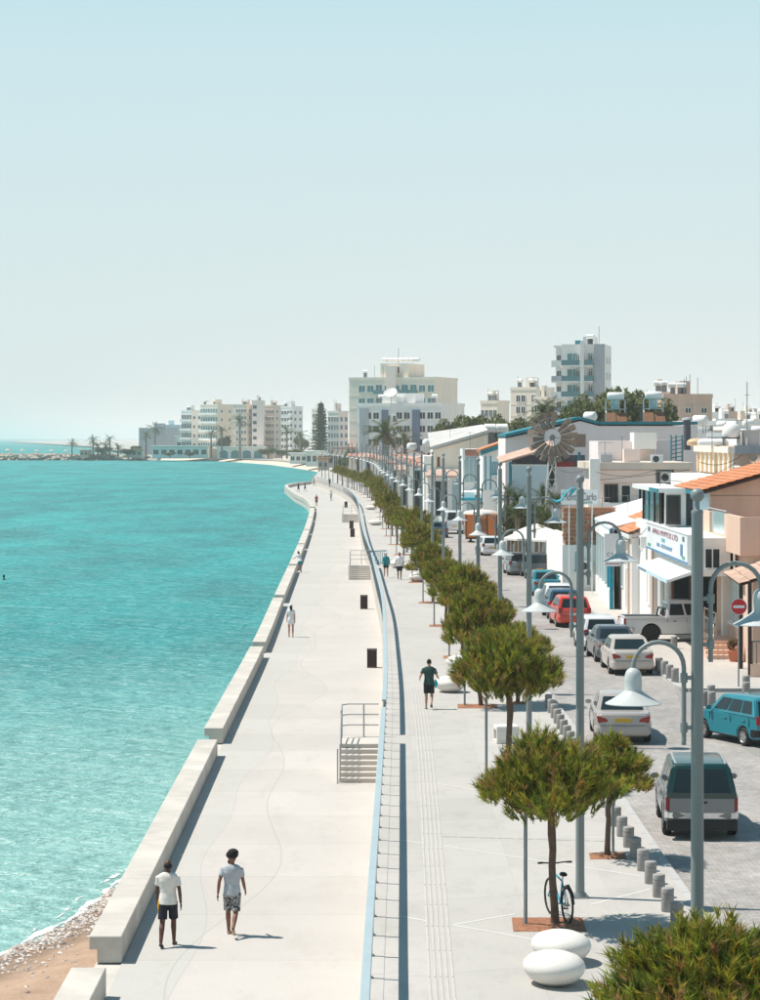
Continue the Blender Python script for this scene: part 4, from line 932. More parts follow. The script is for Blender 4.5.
# ------------------------------------------------------------------ people (face +y, away from the camera, unless turned)
def remeshed(name,mb,vox,smooth_it=4,m=None,parent=None):
    me=mb.mesh(name); o=bpy.data.objects.new('tmp',me); COL.objects.link(o)
    md=o.modifiers.new('r','REMESH'); md.mode='VOXEL'; md.voxel_size=vox
    s=o.modifiers.new('s','SMOOTH'); s.factor=.5; s.iterations=smooth_it
    dg=bpy.context.evaluated_depsgraph_get(); dg.update(); ev=o.evaluated_get(dg); me2=bpy.data.meshes.new_from_object(ev); bpy.data.objects.remove(o)
    me2.name=name; me2.materials.clear()
    for p in me2.polygons: p.use_smooth=True
    return link(name,me2,m,parent)
def person(label,loc,rz,h=1.72,legs=((14,4),(-14,-32)),arms=((-14,-4,8),(16,30,8)),skin='skin_brown',top='tee_white',bottom='black_cloth',short=.62,sleeve=.62,hair='hair_black',shoe='sole',vox=.018,lean=0,head=0,
           extra=None,female=False,dress=False,turban=False,beard=False,bald=False,hat=None,seated=False,long_hair=False,stripe=None,jacket=None,bag=None):
    k=h/1.72; t=thing('person',label,'person',loc,rz); 
    body=MB(); J={}
    sw=.185 if not female else .165
    hip_z=.90
    low=9
    for s,(a,b) in ((-1,legs[0]),(1,legs[1])):
        hp=Vector((s*.095,0,hip_z)); a,b=R(a),R(b)
        kn=hp+.43*Vector((s*.01,math.sin(a),-math.cos(a))); an=kn+.41*Vector((0,math.sin(b),-math.cos(b)))
        J[s]=(hp,kn,an,b); low=min(low,an.z-.075)
    dz=-low
    def lift(v): return Vector((v.x,v.y,v.z+dz))
    for s in (-1,1):
        hp,kn,an,b=[lift(q) if isinstance(q,Vector) else q for q in J[s]]; J[s]=(hp,kn,an,b)
        m1=kn+(an-kn)*.3
        body.tube([hp+Vector((0,0,.02)),lerp(hp,kn,.45),kn,m1+Vector((0,-.018,0)),lerp(kn,an,.65),an],[.088,.074,.054,.056,.044,.036],12)
        ft=Vector((0,math.cos(b*.6),math.sin(min(0,b)*.6))) if b<0 else Vector((0,1,0))
        body.tube([an+Vector((0,-.045,-.03)),an+Vector((0,.02,-.04)),an+ft*.12+Vector((0,0,-.048)),an+ft*.185+Vector((s*.008,0,-.055))],[.034,.038,.036,.024],10,ell=.75)
    ln=R(lean)
    def T(v):  # torso lean about the hips
        y,z=v[1],v[2]-.92
        return Vector((v[0],y*math.cos(ln)+z*math.sin(ln),.92+z*math.cos(ln)-y*math.sin(ln)+dz))
    def rings(rs,ex=0,n=18):
        mb=MB(); 
        for (z,rx,ry,yo) in rs:
            for j in range(n):
                th=2*math.pi*j/n; mb.v.append(T((( rx+ex)*math.cos(th),yo+(ry+ex)*math.sin(th),z)))
        for i in range(len(rs)-1):
            for j in range(n): mb.f.append((i*n+j,i*n+(j+1)%n,(i+1)*n+(j+1)%n,(i+1)*n+j))
        mb.f.append(tuple(range(n))[::-1]); mb.f.append(tuple((len(rs)-1)*n+j for j in range(n))); return mb
    def join(a,b):
        q=len(a.v); a.v+=b.v; a.f+=[tuple(i+q for i in f) for f in b.f]
    hipw=.165 if not female else .17
    tor=[(.84,hipw*.8,.09,0),(.90,hipw,.115,-.008),(.97,hipw*.96,.11,-.004),(1.08,.138 if not female else .122,.095,.004),(1.20,.152 if not female else .135,.105,.004),(1.32,.175 if not female else .15,.112,-.004),(1.40,sw,.095,-.008),(1.45,sw*.8,.075,-.008),(1.48,.08,.06,-.004)]
    join(body,rings(tor))
    hd=R(head)
    body.tube([T((0,-.008,1.44)),T((0,.004,1.55))],[.058,.052],12)
    hc=T((0,.012,1.615)); HM=Matrix.Translation(hc)@Matrix.Rotation(-hd,4,'Z')
    hm=MB().ell((0,0,.01),(.076,.094,.112),16,12); hm.ell((0,.045,-.06),(.048,.045,.045),10,8); hm.ell((0,.098,-.012),(.014,.022,.022),8,6)
    for s in (-1,1): hm.ell((s*.078,-.004,-.012),(.012,.022,.032),8,6)
    hm.xf(HM); join(body,hm)
    H_={}
    for s,(a,b,o) in ((-1,arms[0]),(1,arms[1])):
        sh=T((s*(sw-.005),-.008,1.40)); a,b,o=R(a),R(b),R(o)
        el=sh+.285*Vector((s*math.sin(o),math.sin(a),-math.cos(a)*math.cos(o))); wr_=el+.25*Vector((s*math.sin(o)*.4,math.sin(b),-math.cos(b))).normalized()
        body.tube([sh,lerp(sh,el,.35),el,lerp(el,wr_,.3),wr_],[.052,.046,.037,.038,.026],10)
        d=(wr_-el).normalized(); pd=wr_+d*.055
        body.ell(pd,(.022,.04,.05),10,8); H_[s]=pd
        side=Vector((0,1,0)) if abs(d.y)<.8 else Vector((0,0,1)); inn=Vector((-s,0,0))
        for f in range(4):
            b0=pd+d*.03+side*(.027-.018*f); ln_=[.075,.085,.08,.062][f]; body.tube([b0,b0+d*ln_*.5+inn*.006,b0+d*ln_+inn*.024],[.0105,.010,.008],6)
        body.tube([pd-d*.02+side*.035,pd+d*.015+side*.058+inn*.008,pd+d*.05+side*.06+inn*.02],[.012,.011,.009],6)
        J['arm%d'%s]=(sh,el,wr_)
    t.scale=(k,k,k)
    remeshed('body',body,vox,3,M[skin],t)
    # top
    tp=MB(); z0=.90 if not dress else .62
    rs=[(z,rx,ry,yo) for (z,rx,ry,yo) in tor if z>=.89 and z<1.5]
    if dress: rs=[(.62,.20,.16,0),(.75,.195,.15,0)]+rs
    else: rs=[(.85,hipw*1.06,.126,-.004)]+rs
    rs=[(z,rx*(1.0),ry,yo) for z,rx,ry,yo in rs]
    join(tp,rings(rs,.024)); tp.tube([T((0,-.008,1.42)),T((0,-.006,1.485))],[.11,.082],12)
    for s in (-1,1):
        sh,el,wr_=J['arm%d'%s]
        if jacket: tp.tube([sh,lerp(sh,el,.5),el,lerp(el,wr_,.85)],[.07,.064,.056,.05],10)
        else: tp.tube([sh,lerp(sh,el,sleeve*.5),lerp(sh,el,sleeve)],[.066,.062,.064],10)
    remeshed('jacket' if jacket else ('dress' if dress else 'shirt'),tp,vox,3,M[jacket or top],t)
    if not dress:
        sh_=MB(); join(sh_,rings([(.80,hipw*.86,.105,-.004),(.86,hipw,.115,-.006),(.90,hipw*.98,.115,-.006)],.012))
        for s in (-1,1):
            hp,kn,an,b=J[s]; sh_.tube([hp,lerp(hp,kn,.5*short*1.5),lerp(hp,kn,short*1.35)],[.104,.096,.098],12)
        remeshed('shorts',sh_,vox,3,M[bottom],t)
        if stripe:
            st=MB(); hp,kn,an,b=J[-1]; hp2=hp+Vector((-.105,0,-.0)); 
            st.ell(lerp(hp,kn,.25)+Vector((-.075,-.0,.0)),(.036,.07,.16),10,8); ob('side_panel',st,M[stripe],t,smooth=True)
    # shoes
    for s in (-1,1):
        hp,kn,an,b=J[s]; ft=Vector((0,math.cos(b*.6),math.sin(min(0,b)*.6))) if b<0 else Vector((0,1,0))
        q=MB().tube([an+Vector((0,-.06,-.045)),an+Vector((0,.02,-.05)),an+ft*.13+Vector((0,0,-.056)),an+ft*.20+Vector((s*.008,0,-.058))],[.03,.042,.042,.026],10,ell=.55); ob('shoe',q,M[shoe],t,smooth=True)
    # hair / hats
    if turban:
        q=MB().ell((0,-.012,.075),(.115,.135,.095),16,10); q.ell((0,-.035,.115),(.105,.12,.085),16,10); q.ell((0,.05,.06),(.105,.085,.08),12,8)
        for i in range(5): q.tube([(-.10,-.05+.02*i,.03+.022*i),(0,.115-.01*i,.04+.03*i),(.10,-.05+.02*i,.03+.022*i)],.016,6)
        q.xf(HM); remeshed('turban',q,.012,2,M[hair],t)
    else:
        q=MB().ell((0,-.018,.035 if not bald else .0),(.082,.092,.095 if not bald else .075),14,10)
        if long_hair: q.tube([(0,-.07,.03),(0,-.10,-.08),(0,-.105,-.22)],[.07,.075,.04],10)
        q.xf(HM); ob('hair',q,M[hair],t,smooth=True)
    if beard:
        q=MB().ell((0,.062,-.085),(.052,.045,.055),10,8); q.xf(HM); ob('beard',q,M['hair_black'],t,smooth=True)
    if hat:
        q=MB().lathe([(.15,0),(.15,.008),(.09,.014),(.088,.07),(.06,.09),(.01,.093)],18,(0,0,.06)); q.xf(HM); ob('hat',q,M[hat],t,smooth=50)
    if bag:
        q=MB().cbox(T((0,-.16,1.22)),(.26,.13,.36)); ob('backpack',q,M[bag],t,bevel=.04)
    if extra=='cloth':
        hp,kn,an,b=J[1]; q=MB().tube([hp+Vector((.13,-.03,.12)),hp+Vector((.16,-.06,-.02)),hp+Vector((.145,-.05,-.16))],[.03,.07,.025],10); ob('hanging_towel',q,M['cyan_cloth'],t,smooth=True)
    return t
def low(px,py): 
    g=G(px,py,ZLOW); return (g.x,g.y,ZLOW)
person('man in a cream T-shirt and black shorts with a yellow side, walking away',low(168,946),R(-4),1.70,legs=((-11,-30),(15,5)),arms=((12,26,9),(-10,2,13)),skin='skin_dark',top='tee_white',bottom='black_cloth',short=.62,sleeve=.66,shoe='sole',vox=.0115,bald=True,stripe='yellow',head=0)
person('man in a black turban, grey T-shirt and camouflage shorts, walking away',low(232,935.5),R(-7),1.68,legs=((16,8),(-16,-50)),arms=((-18,-4,14),(14,34,9)),skin='skin_brown',top='tee_grey',bottom='camo',short=.66,sleeve=.6,turban=True,beard=True,shoe='pale_shoe',vox=.0115,head=-58)
g=G(429,709); person('jogger in a dark green T-shirt and navy shorts on the upper promenade',(g.x,g.y,0),R(-4),1.66,legs=((4,-6),(-4,-52)),arms=((-30,60,22),(-24,66,22)),skin='skin_light',top='green_tee',bottom='black_cloth',short=.62,sleeve=.7,shoe='shoe_blue',vox=.014,extra='cloth',lean=4)
person('woman with long dark hair in a white top and pale shorts, on the lower promenade',low(291,637),R(4),1.62,legs=((6,0),(-4,-10)),arms=((6,10,8),(-6,0,8)),skin='skin_light',top='white_cloth',bottom='white_cloth',short=.4,female=True,long_hair=True,hat='white_cloth',vox=.018)
person('woman in teal shorts leaning on the low sea wall',(Lx(187)+.28,187,ZLOW),R(40),1.6,legs=((18,10),(6,-6)),arms=((45,70,10),(30,60,10)),skin='skin_light',top='white_cloth',bottom='teal_jacket',short=.45,female=True,long_hair=True,vox=.02,lean=22)
g=G(386,577.5); person('walker in a teal jacket and white cap with black shorts, left of the couple',(g.x,g.y,0),R(186),1.62,legs=((8,2),(-6,-14)),arms=((-10,20,14),(10,40,14)),skin='skin_light',bottom='black_cloth',jacket='teal_jacket',hat='white_cloth',short=.4,female=True,vox=.02,shoe='white_cloth')
g=G(399.5,579.5); person('walker in a white T-shirt and navy shorts, right of the couple',(g.x,g.y,0),R(176),1.74,legs=((12,2),(-8,-22)),arms=((-14,10,12),(14,40,12)),skin='skin_brown',top='white_cloth',bottom='navy',short=.62,vox=.02,shoe='shoe_blue')
for i,(px,py,tp,bt,lab) in enumerate([(316.5,506,'red_cloth','navy','distant walker in dark red on the bulge of the promenade'),(298.5,492,'navy','navy','distant figure in dark clothes, left of the pair on the bulge'),(305,491.5,'denim','navy','distant figure in blue, right of the pair on the bulge'),(314,486,'red_cloth','black_cloth','tiny far figure by the wall of the bulge'),(331,501,'tee_grey','black_cloth','distant person sitting near the far steps of the bulge'),(329.7,487,'black_cloth','navy','tiny dark figure on the upper walk at the bulge')]):
    g=G(px,py,ZLOW if i<5 else 0); person(lab,(g.x,g.y,g.z),R(30*i),1.66,top=tp,bottom=bt,vox=.035,skin='skin_brown')
# swimmer off the left edge
g=G(4,580,ZSEA); t=thing('swimmer','lone swimmer with dark hair far out at the left frame edge','person',(g.x,g.y,ZSEA))
q=MB().ell((0,0,.28),(.085,.1,.12),12,10); q.tube([(0,0,-.1),(0,0,.2)],[.07,.055],10); q.loft([(0,0,-.4,.2,.12),(0,0,-.1,.21,.11),(0,0,.06,.12,.08)],14); remeshed('body',q,.02,3,M['skin_dark'],t); ob('hair',MB().ell((0,-.015,.32),(.095,.1,.1),12,8),M['hair_black'],t,smooth=True)
# ------------------------------------------------------------------ buildings
class Bld:
    def __init__(s,name,label,x,y,cat='house',group=None,rz=0):
        s.o=Vector((x,y,0)); s.t=thing(name,label,cat,s.o,rz,group)
    def add(s,name,mb,m,parent=None,world=True,**kw):
        if world: mb.off(-s.o)
        return ob(name,mb,M[m],parent or s.t,**kw)
    def box(s,name,px0,py0,px1,py1,d,dep,m,**kw):
        return s.add(name,MB().box(XA(px0,d),XA(px1,d),d,d+dep,ZA(py1,d),ZA(py0,d)),m,**kw)
    def wbox(s,name,x0,x1,y0,y1,z0,z1,m,**kw): return s.add(name,MB().box(x0,x1,y0,y1,z0,z1),m,**kw)
    def win(s,px0,py0,px1,py1,d,frame='frame_white',pane='glass',name='window',bars=1,sill=True,t=.06,pr=.05):
        x0,x1,z0,z1=XA(px0,d),XA(px1,d),ZA(py1,d),ZA(py0,d)
        return s.winw(x0,x1,z0,z1,d,frame,pane,name,bars,sill,t,pr)
    def winw(s,x0,x1,z0,z1,d,frame='frame_white',pane='glass',name='window',bars=1,sill=True,t=.06,pr=.05):
        mb=MB(); 
        mb.box(x0,x0+t,d-pr,d-.002,z0,z1).box(x1-t,x1,d-pr,d-.002,z0,z1).box(x0+t,x1-t,d-pr,d-.002,z1-t,z1).box(x0+t,x1-t,d-pr,d-.002,z0,z0+t)
        for k in range(bars):
            xm=x0+(x1-x0)*(k+1)/(bars+1); mb.box(xm-t*.4,xm+t*.4,d-pr+.006,d-.003,z0+t,z1-t)
        w=s.add(name,mb,frame); s.add('pane',MB().box(x0+t*.9,x1-t*.9,d-.016,d-.004,z0+t*.9,z1-t*.9),pane,w)
        if sill: s.add('sill',MB().box(x0-.06,x1+.06,d-pr-.06,d-.002,z0-.08,z0-.005),frame,w)
        return w
    def swin(s,X,y0,y1,z0,z1,frame='frame_white',pane='glass',name='window',bars=1,t=.07,pr=.05,sill=False):
        # window on a face that looks to -x
        mb=MB().box(X-pr,X-.002,y0,y0+t,z0,z1).box(X-pr,X-.002,y1-t,y1,z0,z1).box(X-pr,X-.002,y0+t,y1-t,z1-t,z1).box(X-pr,X-.002,y0+t,y1-t,z0,z0+t)
        for k in range(bars):
            ym=y0+(y1-y0)*(k+1)/(bars+1); mb.box(X-pr+.006,X-.003,ym-t*.4,ym+t*.4,z0+t,z1-t)
        w=s.add(name,mb,frame); s.add('pane',MB().box(X-.016,X-.004,y0+t*.9,y1-t*.9,z0+t*.9,z1-t*.9),pane,w)
        if sill: s.add('sill',MB().box(X-pr-.06,X-.002,y0-.06,y1+.06,z0-.08,z0-.005),frame,w)
        return w
def tiles(A,B,C,D,m,b,rows=10,cols=30,amp=.05):
    # pantile roof: A,B along the eave, D,C along the ridge (world points); one wavy surface with stepped rows
    A,B,C,D=[Vector(q) for q in (A,B,C,D)]; mb=MB(); n=(B-A).cross(D-A).normalized()
    if n.z<0: n=-n
    per=8
    for r in range(rows):
        for e in (0,1):
            v=(r+e)/rows
            for c in range(cols*per+1):
                u=c/(cols*per); p=lerp(lerp(A,B,u),lerp(D,C,u),v); ph=c/per*2*math.pi
                mb.v.append(p+n*(amp*(.5+.5*math.cos(ph))+(.035 if e==0 else 0)))
        k=r*2*(cols*per+1)
        for c in range(cols*per): mb.f.append((k+c,k+c+1,k+cols*per+1+c+1,k+cols*per+1+c))
    for r in range(rows):
        k=r*2*(cols*per+1)
    o=b.add('roof_tiles',mb,m,smooth=40,fix=False); o['kind']='stuff'; return o
# --- pink house with terrace (right edge)
b=Bld('pink_house','salmon pink house with orange tile roof and glass-fronted terrace at the frame edge',18,108)
b.wbox('ground_floor',14.95,27,100.4,111,0,4.46,'wall_salmon')
b.wbox('terrace_slab',14.4,27,100.0,112,4.46,4.64,'wall_salmon')
b.wbox('parapet',14.4,14.62,100.0,104.6,4.64,6.0,'wall_salmon'); b.wbox('parapet',14.62,27,100.0,100.2,4.64,6.0,'wall_salmon'); b.wbox('parapet',14.4,14.62,104.6,111.4,4.64,5.06,'wall_salmon'); b.wbox('parapet',14.4,14.62,109.3,111.4,5.06,5.95,'wall_salmon')
b.wbox('glass_panel',14.49,14.52,104.75,109.2,5.07,6.02,'glass_pale')
b.add('terrace_rail',MB().tube([(14.5,104.6,6.1),(14.5,111.3,6.1)],.03,6).tube([(14.5,104.0,6.0),(14.5,104.0,6.1)],.02,6),'steel')
b.wbox('upper_floor',14.72,30,111.5,120.5,4.64,6.62,'wall_tan')
b.add('gable',MB().prism([(14.72,6.60),(30,6.60),(30,8.8),(22,8.82),(14.72,6.77)],'y',111.5,120.5),'wall_tan')
b.wbox('street_wall',14.66,14.72,111.5,120.5,4.64,5.9,'wall_white'); b.wbox('street_wall_band',14.64,14.72,111.5,120.5,5.9,6.72,'wall_blue')
b.add('eave',MB().prism([(14.28,6.66),(22,8.84),(22,8.95),(14.28,6.77)],'y',110.9,120.9),'wood_dark'); b.wbox('fascia',14.22,14.3,111.0,120.9,6.6,6.8,'teal')
tiles((14.2,110.85,6.8),(14.2,121,6.8),(22,121,8.98),(22,110.85,8.98),'tile',b,20,34,.05)
b.swin(14.66,115.4,118.2,4.66,5.75,'turq','turq','door',0)
b.swin(14.95,103.2,106.8,1.35,3.3,'frame_white','glass_pale','window',3,sill=True); b.swin(14.95,108.2,110.8,3.3,4.3,'frame_white','glass',bars=1)
b.wbox('ledge',14.55,14.95,102.4,111,3.45,3.58,'wall_salmon'); b.wbox('pilaster',14.72,14.95,107.3,107.9,0,3.4,'wall_white')
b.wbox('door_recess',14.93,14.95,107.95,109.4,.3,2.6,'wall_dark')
# outside steps and rail along the facade
for i in range(4): b.wbox('step',13.55,14.95,103.6+i*.0+ i*.42,106.3,.0 if i==0 else .17*i,.17*(i+1),'wall_salmon')
b.wbox('plinth',14.2,14.95,106.3,110.5,0,.68,'wall_salmon')
for z in (.55,.95): b.add('stair_rail',MB().tube([(13.7,103.5,z),(14.3,106.4,z+.75),(14.3,110.2,z+.75)],.025,6),'wall_cream')
for q in ((13.7,103.5,0,.95),(14.0,105,.2,1.35),(14.3,106.4,.6,1.7),(14.3,108.4,.6,1.7),(14.3,110.2,.6,1.7)): b.add('rail_post',MB().tube([(q[0],q[1],q[2]),(q[0],q[1],q[3])],.025,6),'wall_cream')
b.add('downpipe',MB().tube([(14.34,101.2,4.5),(14.34,101.2,3.9),(14.9,101.3,3.7),(14.9,101.3,.1)],.05,7),'wall_cream')
# --- kiosk porch with tile roof in front of the pink house
b=Bld('porch','tiled porch roof over dark posts beside the no entry sign','15.0' and 15.6,98,'porch')
tiles((13.75,95.6,3.55),(13.75,100.0,3.75),(17.5,100.0,5.0),(17.5,95.6,4.75),'tile_old',b,9,13,.05)
b.add('roof_board',MB().slab((13.8,95.7,3.5),(13.8,99.9,3.7),(17.5,99.9,4.9),(17.5,95.7,4.65),-.06),'wood_dark')
for x,y in ((14.2,96.0),(14.35,99.4),(16.6,96.0)): b.add('post',MB().box(x-.07,x+.07,y-.07,y+.07,0,3.7),'wood_dark')
b.wbox('low_wall',14.2,19,95.9,96.15,0,.5,'wall_salmon')
for k in range(12): b.add('baluster',MB().tube([(14.3+k*.16,96.0,.5),(14.3+k*.16,96.0,1.35)],.018,5),'steel_dark')
b.add('balustrade_rail',MB().tube([(14.2,96.0,1.36),(17.2,96.0,1.36)],.03,6),'steel_dark')
# no-entry sign, plant pot
g=G(738.5,686.5); t=thing('no_entry_sign','round red no entry sign on a slim post before the pink house','sign',g)
ob('post',MB().tube([(0,0,0),(0,0,3.2)],.032,8),M['lamp_metal'],t,smooth=True)
q=MB().lathe([(.001,0),(.30,0),(.30,.02),(.001,.02)],28,cap=False); q.xf(Matrix.Translation((0,-.05,2.95))@Matrix.Rotation(R(90),4,'X')); dsc=ob('disc',q,M['sign_red'],t)
ob('white_bar',MB().box(-.21,.21,-.078,-.071,2.90,3.0),M['sign_white'],dsc)
rg=MB(); 
for i in range(28):
    a=2*math.pi*i/28;rg.v+=[Vector((.285*math.cos(a),-.073,2.95+.285*math.sin(a))),Vector((.302*math.cos(a),-.073,2.95+.302*math.sin(a)))]
for i in range(28): rg.f.append((2*i,2*i+1,(2*i+3)%56,(2*i+2)%56))
ob('white_rim',rg,M['sign_white'],dsc)
# --- white shop with long sign and glazed veranda
b=Bld('white_shop','white two storey shop with long sign, canopy and glazed veranda','' or 14,117,'shop')
b.wbox('wall',13.3,14.6,104.2,130,3.4,5.0,'wall_white'); b.wbox('wall',13.3,14.6,121.5,130,0,3.4,'wall_white'); b.wbox('back_wall',17.6,17.9,111.2,121.5,0,3.4,'wall_white'); b.wbox('ceiling',13.3,18,111.2,121.5,3.28,3.39,'wall_white'); b.wbox('inner_wall',13.6,17.6,121.2,121.5,0,3.28,'wood')
for y in (116.8,119.6): b.add('column',MB().tube([(13.45,y,0),(13.45,y,3.4)],.16,12),'frame_white',smooth=True)
b.winw(14.2,15.0,.05,2.6,121.2,'frame_dark','glass','door',0,False); b.winw(15.6,17.2,.8,2.6,121.2,'frame_dark','glass','shopfront',1,False)
b.swin(13.3,123.0,124.2,.9,3.0,'frame_white','wall_white','panel',0); b.wbox('pilaster',13.22,13.3,121.5,122.1,0,4.9,'wall_tan')
b.add('canopy',MB().add([(12.1,105.2,3.2),(13.28,105.2,3.62),(13.28,117.5,3.62),(12.1,117.5,3.2),(12.1,105.2,3.08),(13.28,105.2,3.46),(13.28,117.5,3.46),(12.1,117.5,3.08)],[(0,1,2,3),(7,6,5,4),(0,4,5,1),(1,5,6,2),(2,6,7,3),(3,7,4,0)]),'frame_white')
b.wbox('canopy_edge',12.06,12.1,105.2,117.5,3.05,3.22,'wall_blue')
for k in range(6): b.wbox('valance_mark',12.046,12.055,113.4+k*.62,113.75+k*.62,3.09,3.18,'ink')
# veranda
b.wbox('veranda_sill',13.3,14.6,117,127,5.0,5.06,'frame_white'); b.wbox('veranda_roof',12.95,14.6,116.3,128.4,6.62,6.82,'frame_white'); b.wbox('veranda_edge',12.9,12.95,116.3,120,6.64,6.8,'teal')
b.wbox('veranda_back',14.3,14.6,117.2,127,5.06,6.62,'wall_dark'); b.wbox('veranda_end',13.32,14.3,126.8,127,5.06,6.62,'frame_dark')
for k in range(5): b.wbox('mullion',13.34,13.46,117+k*2.45,117.14+k*2.45,5.06,6.62,'frame_dark' if k<3 else 'teal')
for k in (1,2,3): b.wbox('veranda_pane',13.39,13.41,117.2+k*2.45,119.4+k*2.45,5.08,6.6,'glass_teal' if k>1 else 'glass')
b.wbox('front_post',13.3,14.3,116.9,117.0,5.06,6.62,'wall_white'); b.winw(13.38,14.05,5.12,6.5,116.9,'frame_dark','glass',bars=0,sill=False); b.winw(13.5,14.2,3.7,4.6,104.2,'frame_white','glass',bars=1)
# sign box
s=Bld('shop_sign','long white shop sign with blue underline over the canopy',13.05,113,'sign')
s.wbox('panel',12.95,13.29,105.4,121.6,3.84,5.08,'sign_white'); s.wbox('underline',12.93,12.952,105.4,121.6,3.84,3.92,'sign_blue'); s.wbox('border',12.94,12.952,105.4,121.6,5.04,5.08,'steel')
def text(parent,body,size,loc,rot,m,o0,sx=1,name='lettering'):
    c=bpy.data.curves.new(name,'FONT'); c.body=body; c.size=size; c.align_x='CENTER'; c.align_y='CENTER'; c.extrude=.004
    q0=bpy.data.objects.new('tmp_text',c); COL.objects.link(q0); dg=bpy.context.evaluated_depsgraph_get(); me=bpy.data.meshes.new_from_object(q0.evaluated_get(dg)); bpy.data.objects.remove(q0); me.materials.clear(); me.materials.append(M[m])
    q=bpy.data.objects.new(name,me); COL.objects.link(q); q.parent=parent; q.location=Vector(loc)-o0; q.rotation_euler=rot; q.scale=(sx,1,1); return q
SR=(R(90),0,R(-90))   # text on a face looking to -x
text(s.t,'APALI MYPTOS LTD',.34,(12.93,113.7,4.78),SR,'ink_red',s.o,3.4)
text(s.t,'CAFE',.24,(12.93,114.3,4.48),SR,'ink_teal',s.o,2.6); text(s.t,'BAR - RESTAURANT',.25,(12.93,113.8,4.2),SR,'sign_blue',s.o,2.8)
s.wbox('emblem',12.925,12.945,107.0,107.7,4.1,4.6,'sign_blue'); s.wbox('mark',12.93,12.945,119.6,120.8,4.0,4.12,'ink_green'); s.wbox('mark',12.93,12.945,119.9,120.7,4.7,4.9,'ink'); s.wbox('mark',12.93,12.945,106.2,107.2,4.0,4.12,'ink_green'); s.wbox('mark',12.93,12.945,106.4,107.0,4.75,4.95,'ink')
# --- low white house with tile roof
b=Bld('low_house','low white house with orange tile roof between the shop and the restaurant',14.5,134)
b.wbox('wall',12.9,18,128.2,139.5,0,4.2,'wall_white'); b.wbox('cornice',12.74,12.9,128.0,139.6,4.0,4.22,'frame_white')
tiles((12.7,127.8,4.28),(12.7,139.8,4.28),(17.2,139.8,6.0),(17.2,127.8,6.0),'tile',b,12,36,.05)
b.add('gable',MB().prism([(12.9,4.2),(17.2,4.2),(17.2,5.9)],'y',128.2,139.4),'wall_white')
b.swin(12.9,135.6,137.0,1.2,3.0,'frame_white','glass_pale'); b.swin(12.9,132.4,133.8,1.2,3.0,'frame_white','glass_pale'); b.swin(12.9,129.4,130.8,.1,2.4,'frame_white','wall_cream','door',0)
b.add('downpipe',MB().tube([(12.8,128.8,4.1),(12.8,128.8,.1)],.06,7),'wall_tan'); b.add('downpipe',MB().tube([(12.8,139.2,4.1),(12.8,139.2,.1)],.05,7),'steel')
b.add('meter_box',MB().cbox((12.78,129.6,3.6),(.2,.7,.5)),'wall_cream')
s=Bld('hanging_sign','pale blue projecting sign with three lines of lettering on the low house',12.3,131,'sign')
s.add('board',MB().box(11.75,12.6,130.95,131.05,2.45,4.15),'sign_white'); s.add('arm',MB().tube([(12.6,131,4.0),(12.9,131,4.0)],.03,6).tube([(12.6,131,2.6),(12.9,131,2.6)],.03,6),'steel_dark')
text(s.t,'CAZ',.30,(12.18,130.94,3.05),(R(90),0,0),'ink',s.o); s.wbox('rule',11.82,12.55,130.935,130.945,2.76,2.83,'ink'); s.wbox('rule',11.82,12.55,130.935,130.945,2.55,2.60,'ink_red')
# --- restaurant with tile lattice
b=Bld('restaurant','white restaurant with orange tile lattice band, blue trim and white sheet roof',13,148,'restaurant')
b.wbox('wall',10.95,14.2,150,168,0,2.75,'wall_white')
lat=MB(); 
for r in range(9):
    for c in range(19):
        x=11.0+c*.165+(.08 if r%2 else 0); z=2.78+r*.24
        if (c*7+r*5)%11==0: continue
        for k in range(6):
            a0=math.pi*k/6; a1=math.pi*(k+1)/6
            lat.add([(x+.075*math.cos(a0),149.95,z+.17*math.sin(a0)),(x+.075*math.cos(a1),149.95,z+.17*math.sin(a1)),(x+.075*math.cos(a1),150.25,z+.17*math.sin(a1)),(x+.075*math.cos(a0),150.25,z+.17*math.sin(a0))],[(0,1,2,3)])
            lat.add([(x+.075*math.cos(a0),149.95,z+.17*math.sin(a0)),(x+.075*math.cos(a1),149.95,z+.17*math.sin(a1)),(x+.04*math.cos(a1),149.95,z+.10*math.sin(a1)),(x+.04*math.cos(a0),149.95,z+.10*math.sin(a0))],[(0,1,2,3)])
o=b.add('tile_lattice',lat,'tile',fix=False); o['kind']='stuff'
b.wbox('lattice_back',10.98,14.15,150.27,150.5,2.75,4.95,'wall_cream'); b.wbox('coping',10.95,14.2,149.95,150.55,4.95,5.0,'tile')
b.win(575.5,552,580,570,150,'turq','glass_pale',bars=0)
# angled glazed street front
f0=Vector((12.3,133.6,0)); f1=Vector((13.15,157,0)); dv=(f1-f0); nrm=Vector((-dv.y,dv.x,0)).normalized()
def front(u0,u1,z0,z1,off,th,m,name):
    a=f0+dv*u0+nrm*off; c=f0+dv*u1+nrm*off; n2=nrm*th
    b.add(name,MB().add([(a.x,a.y,z0),(c.x,c.y,z0),(c.x,c.y,z1),(a.x,a.y,z1),(a.x+n2.x,a.y+n2.y,z0),(c.x+n2.x,c.y+n2.y,z0),(c.x+n2.x,c.y+n2.y,z1),(a.x+n2.x,a.y+n2.y,z1)],[(0,3,2,1),(4,5,6,7),(0,1,5,4),(1,2,6,5),(2,3,7,6),(3,0,4,7)]),m)
front(0,1,0,1.0,0,-.2,'wall_white','front_wall'); front(0,1,3.6,4.25,0,-.2,'wall_white','front_lintel'); front(0,1,1.0,3.6,-.1,-.04,'glass_pale','front_glass')
for k in range(9): front(k/8*.99,k/8*.99+.009,1.0,3.6,.01,-.2,'turq' if k in(1,) else 'frame_white','front_mullion')
for k in (0,): front(0,.012,0,4.3,.03,-.2,'turq','corner_post')
front(0,1,4.25,4.35,.04,-.3,'wall_blue','gutter')
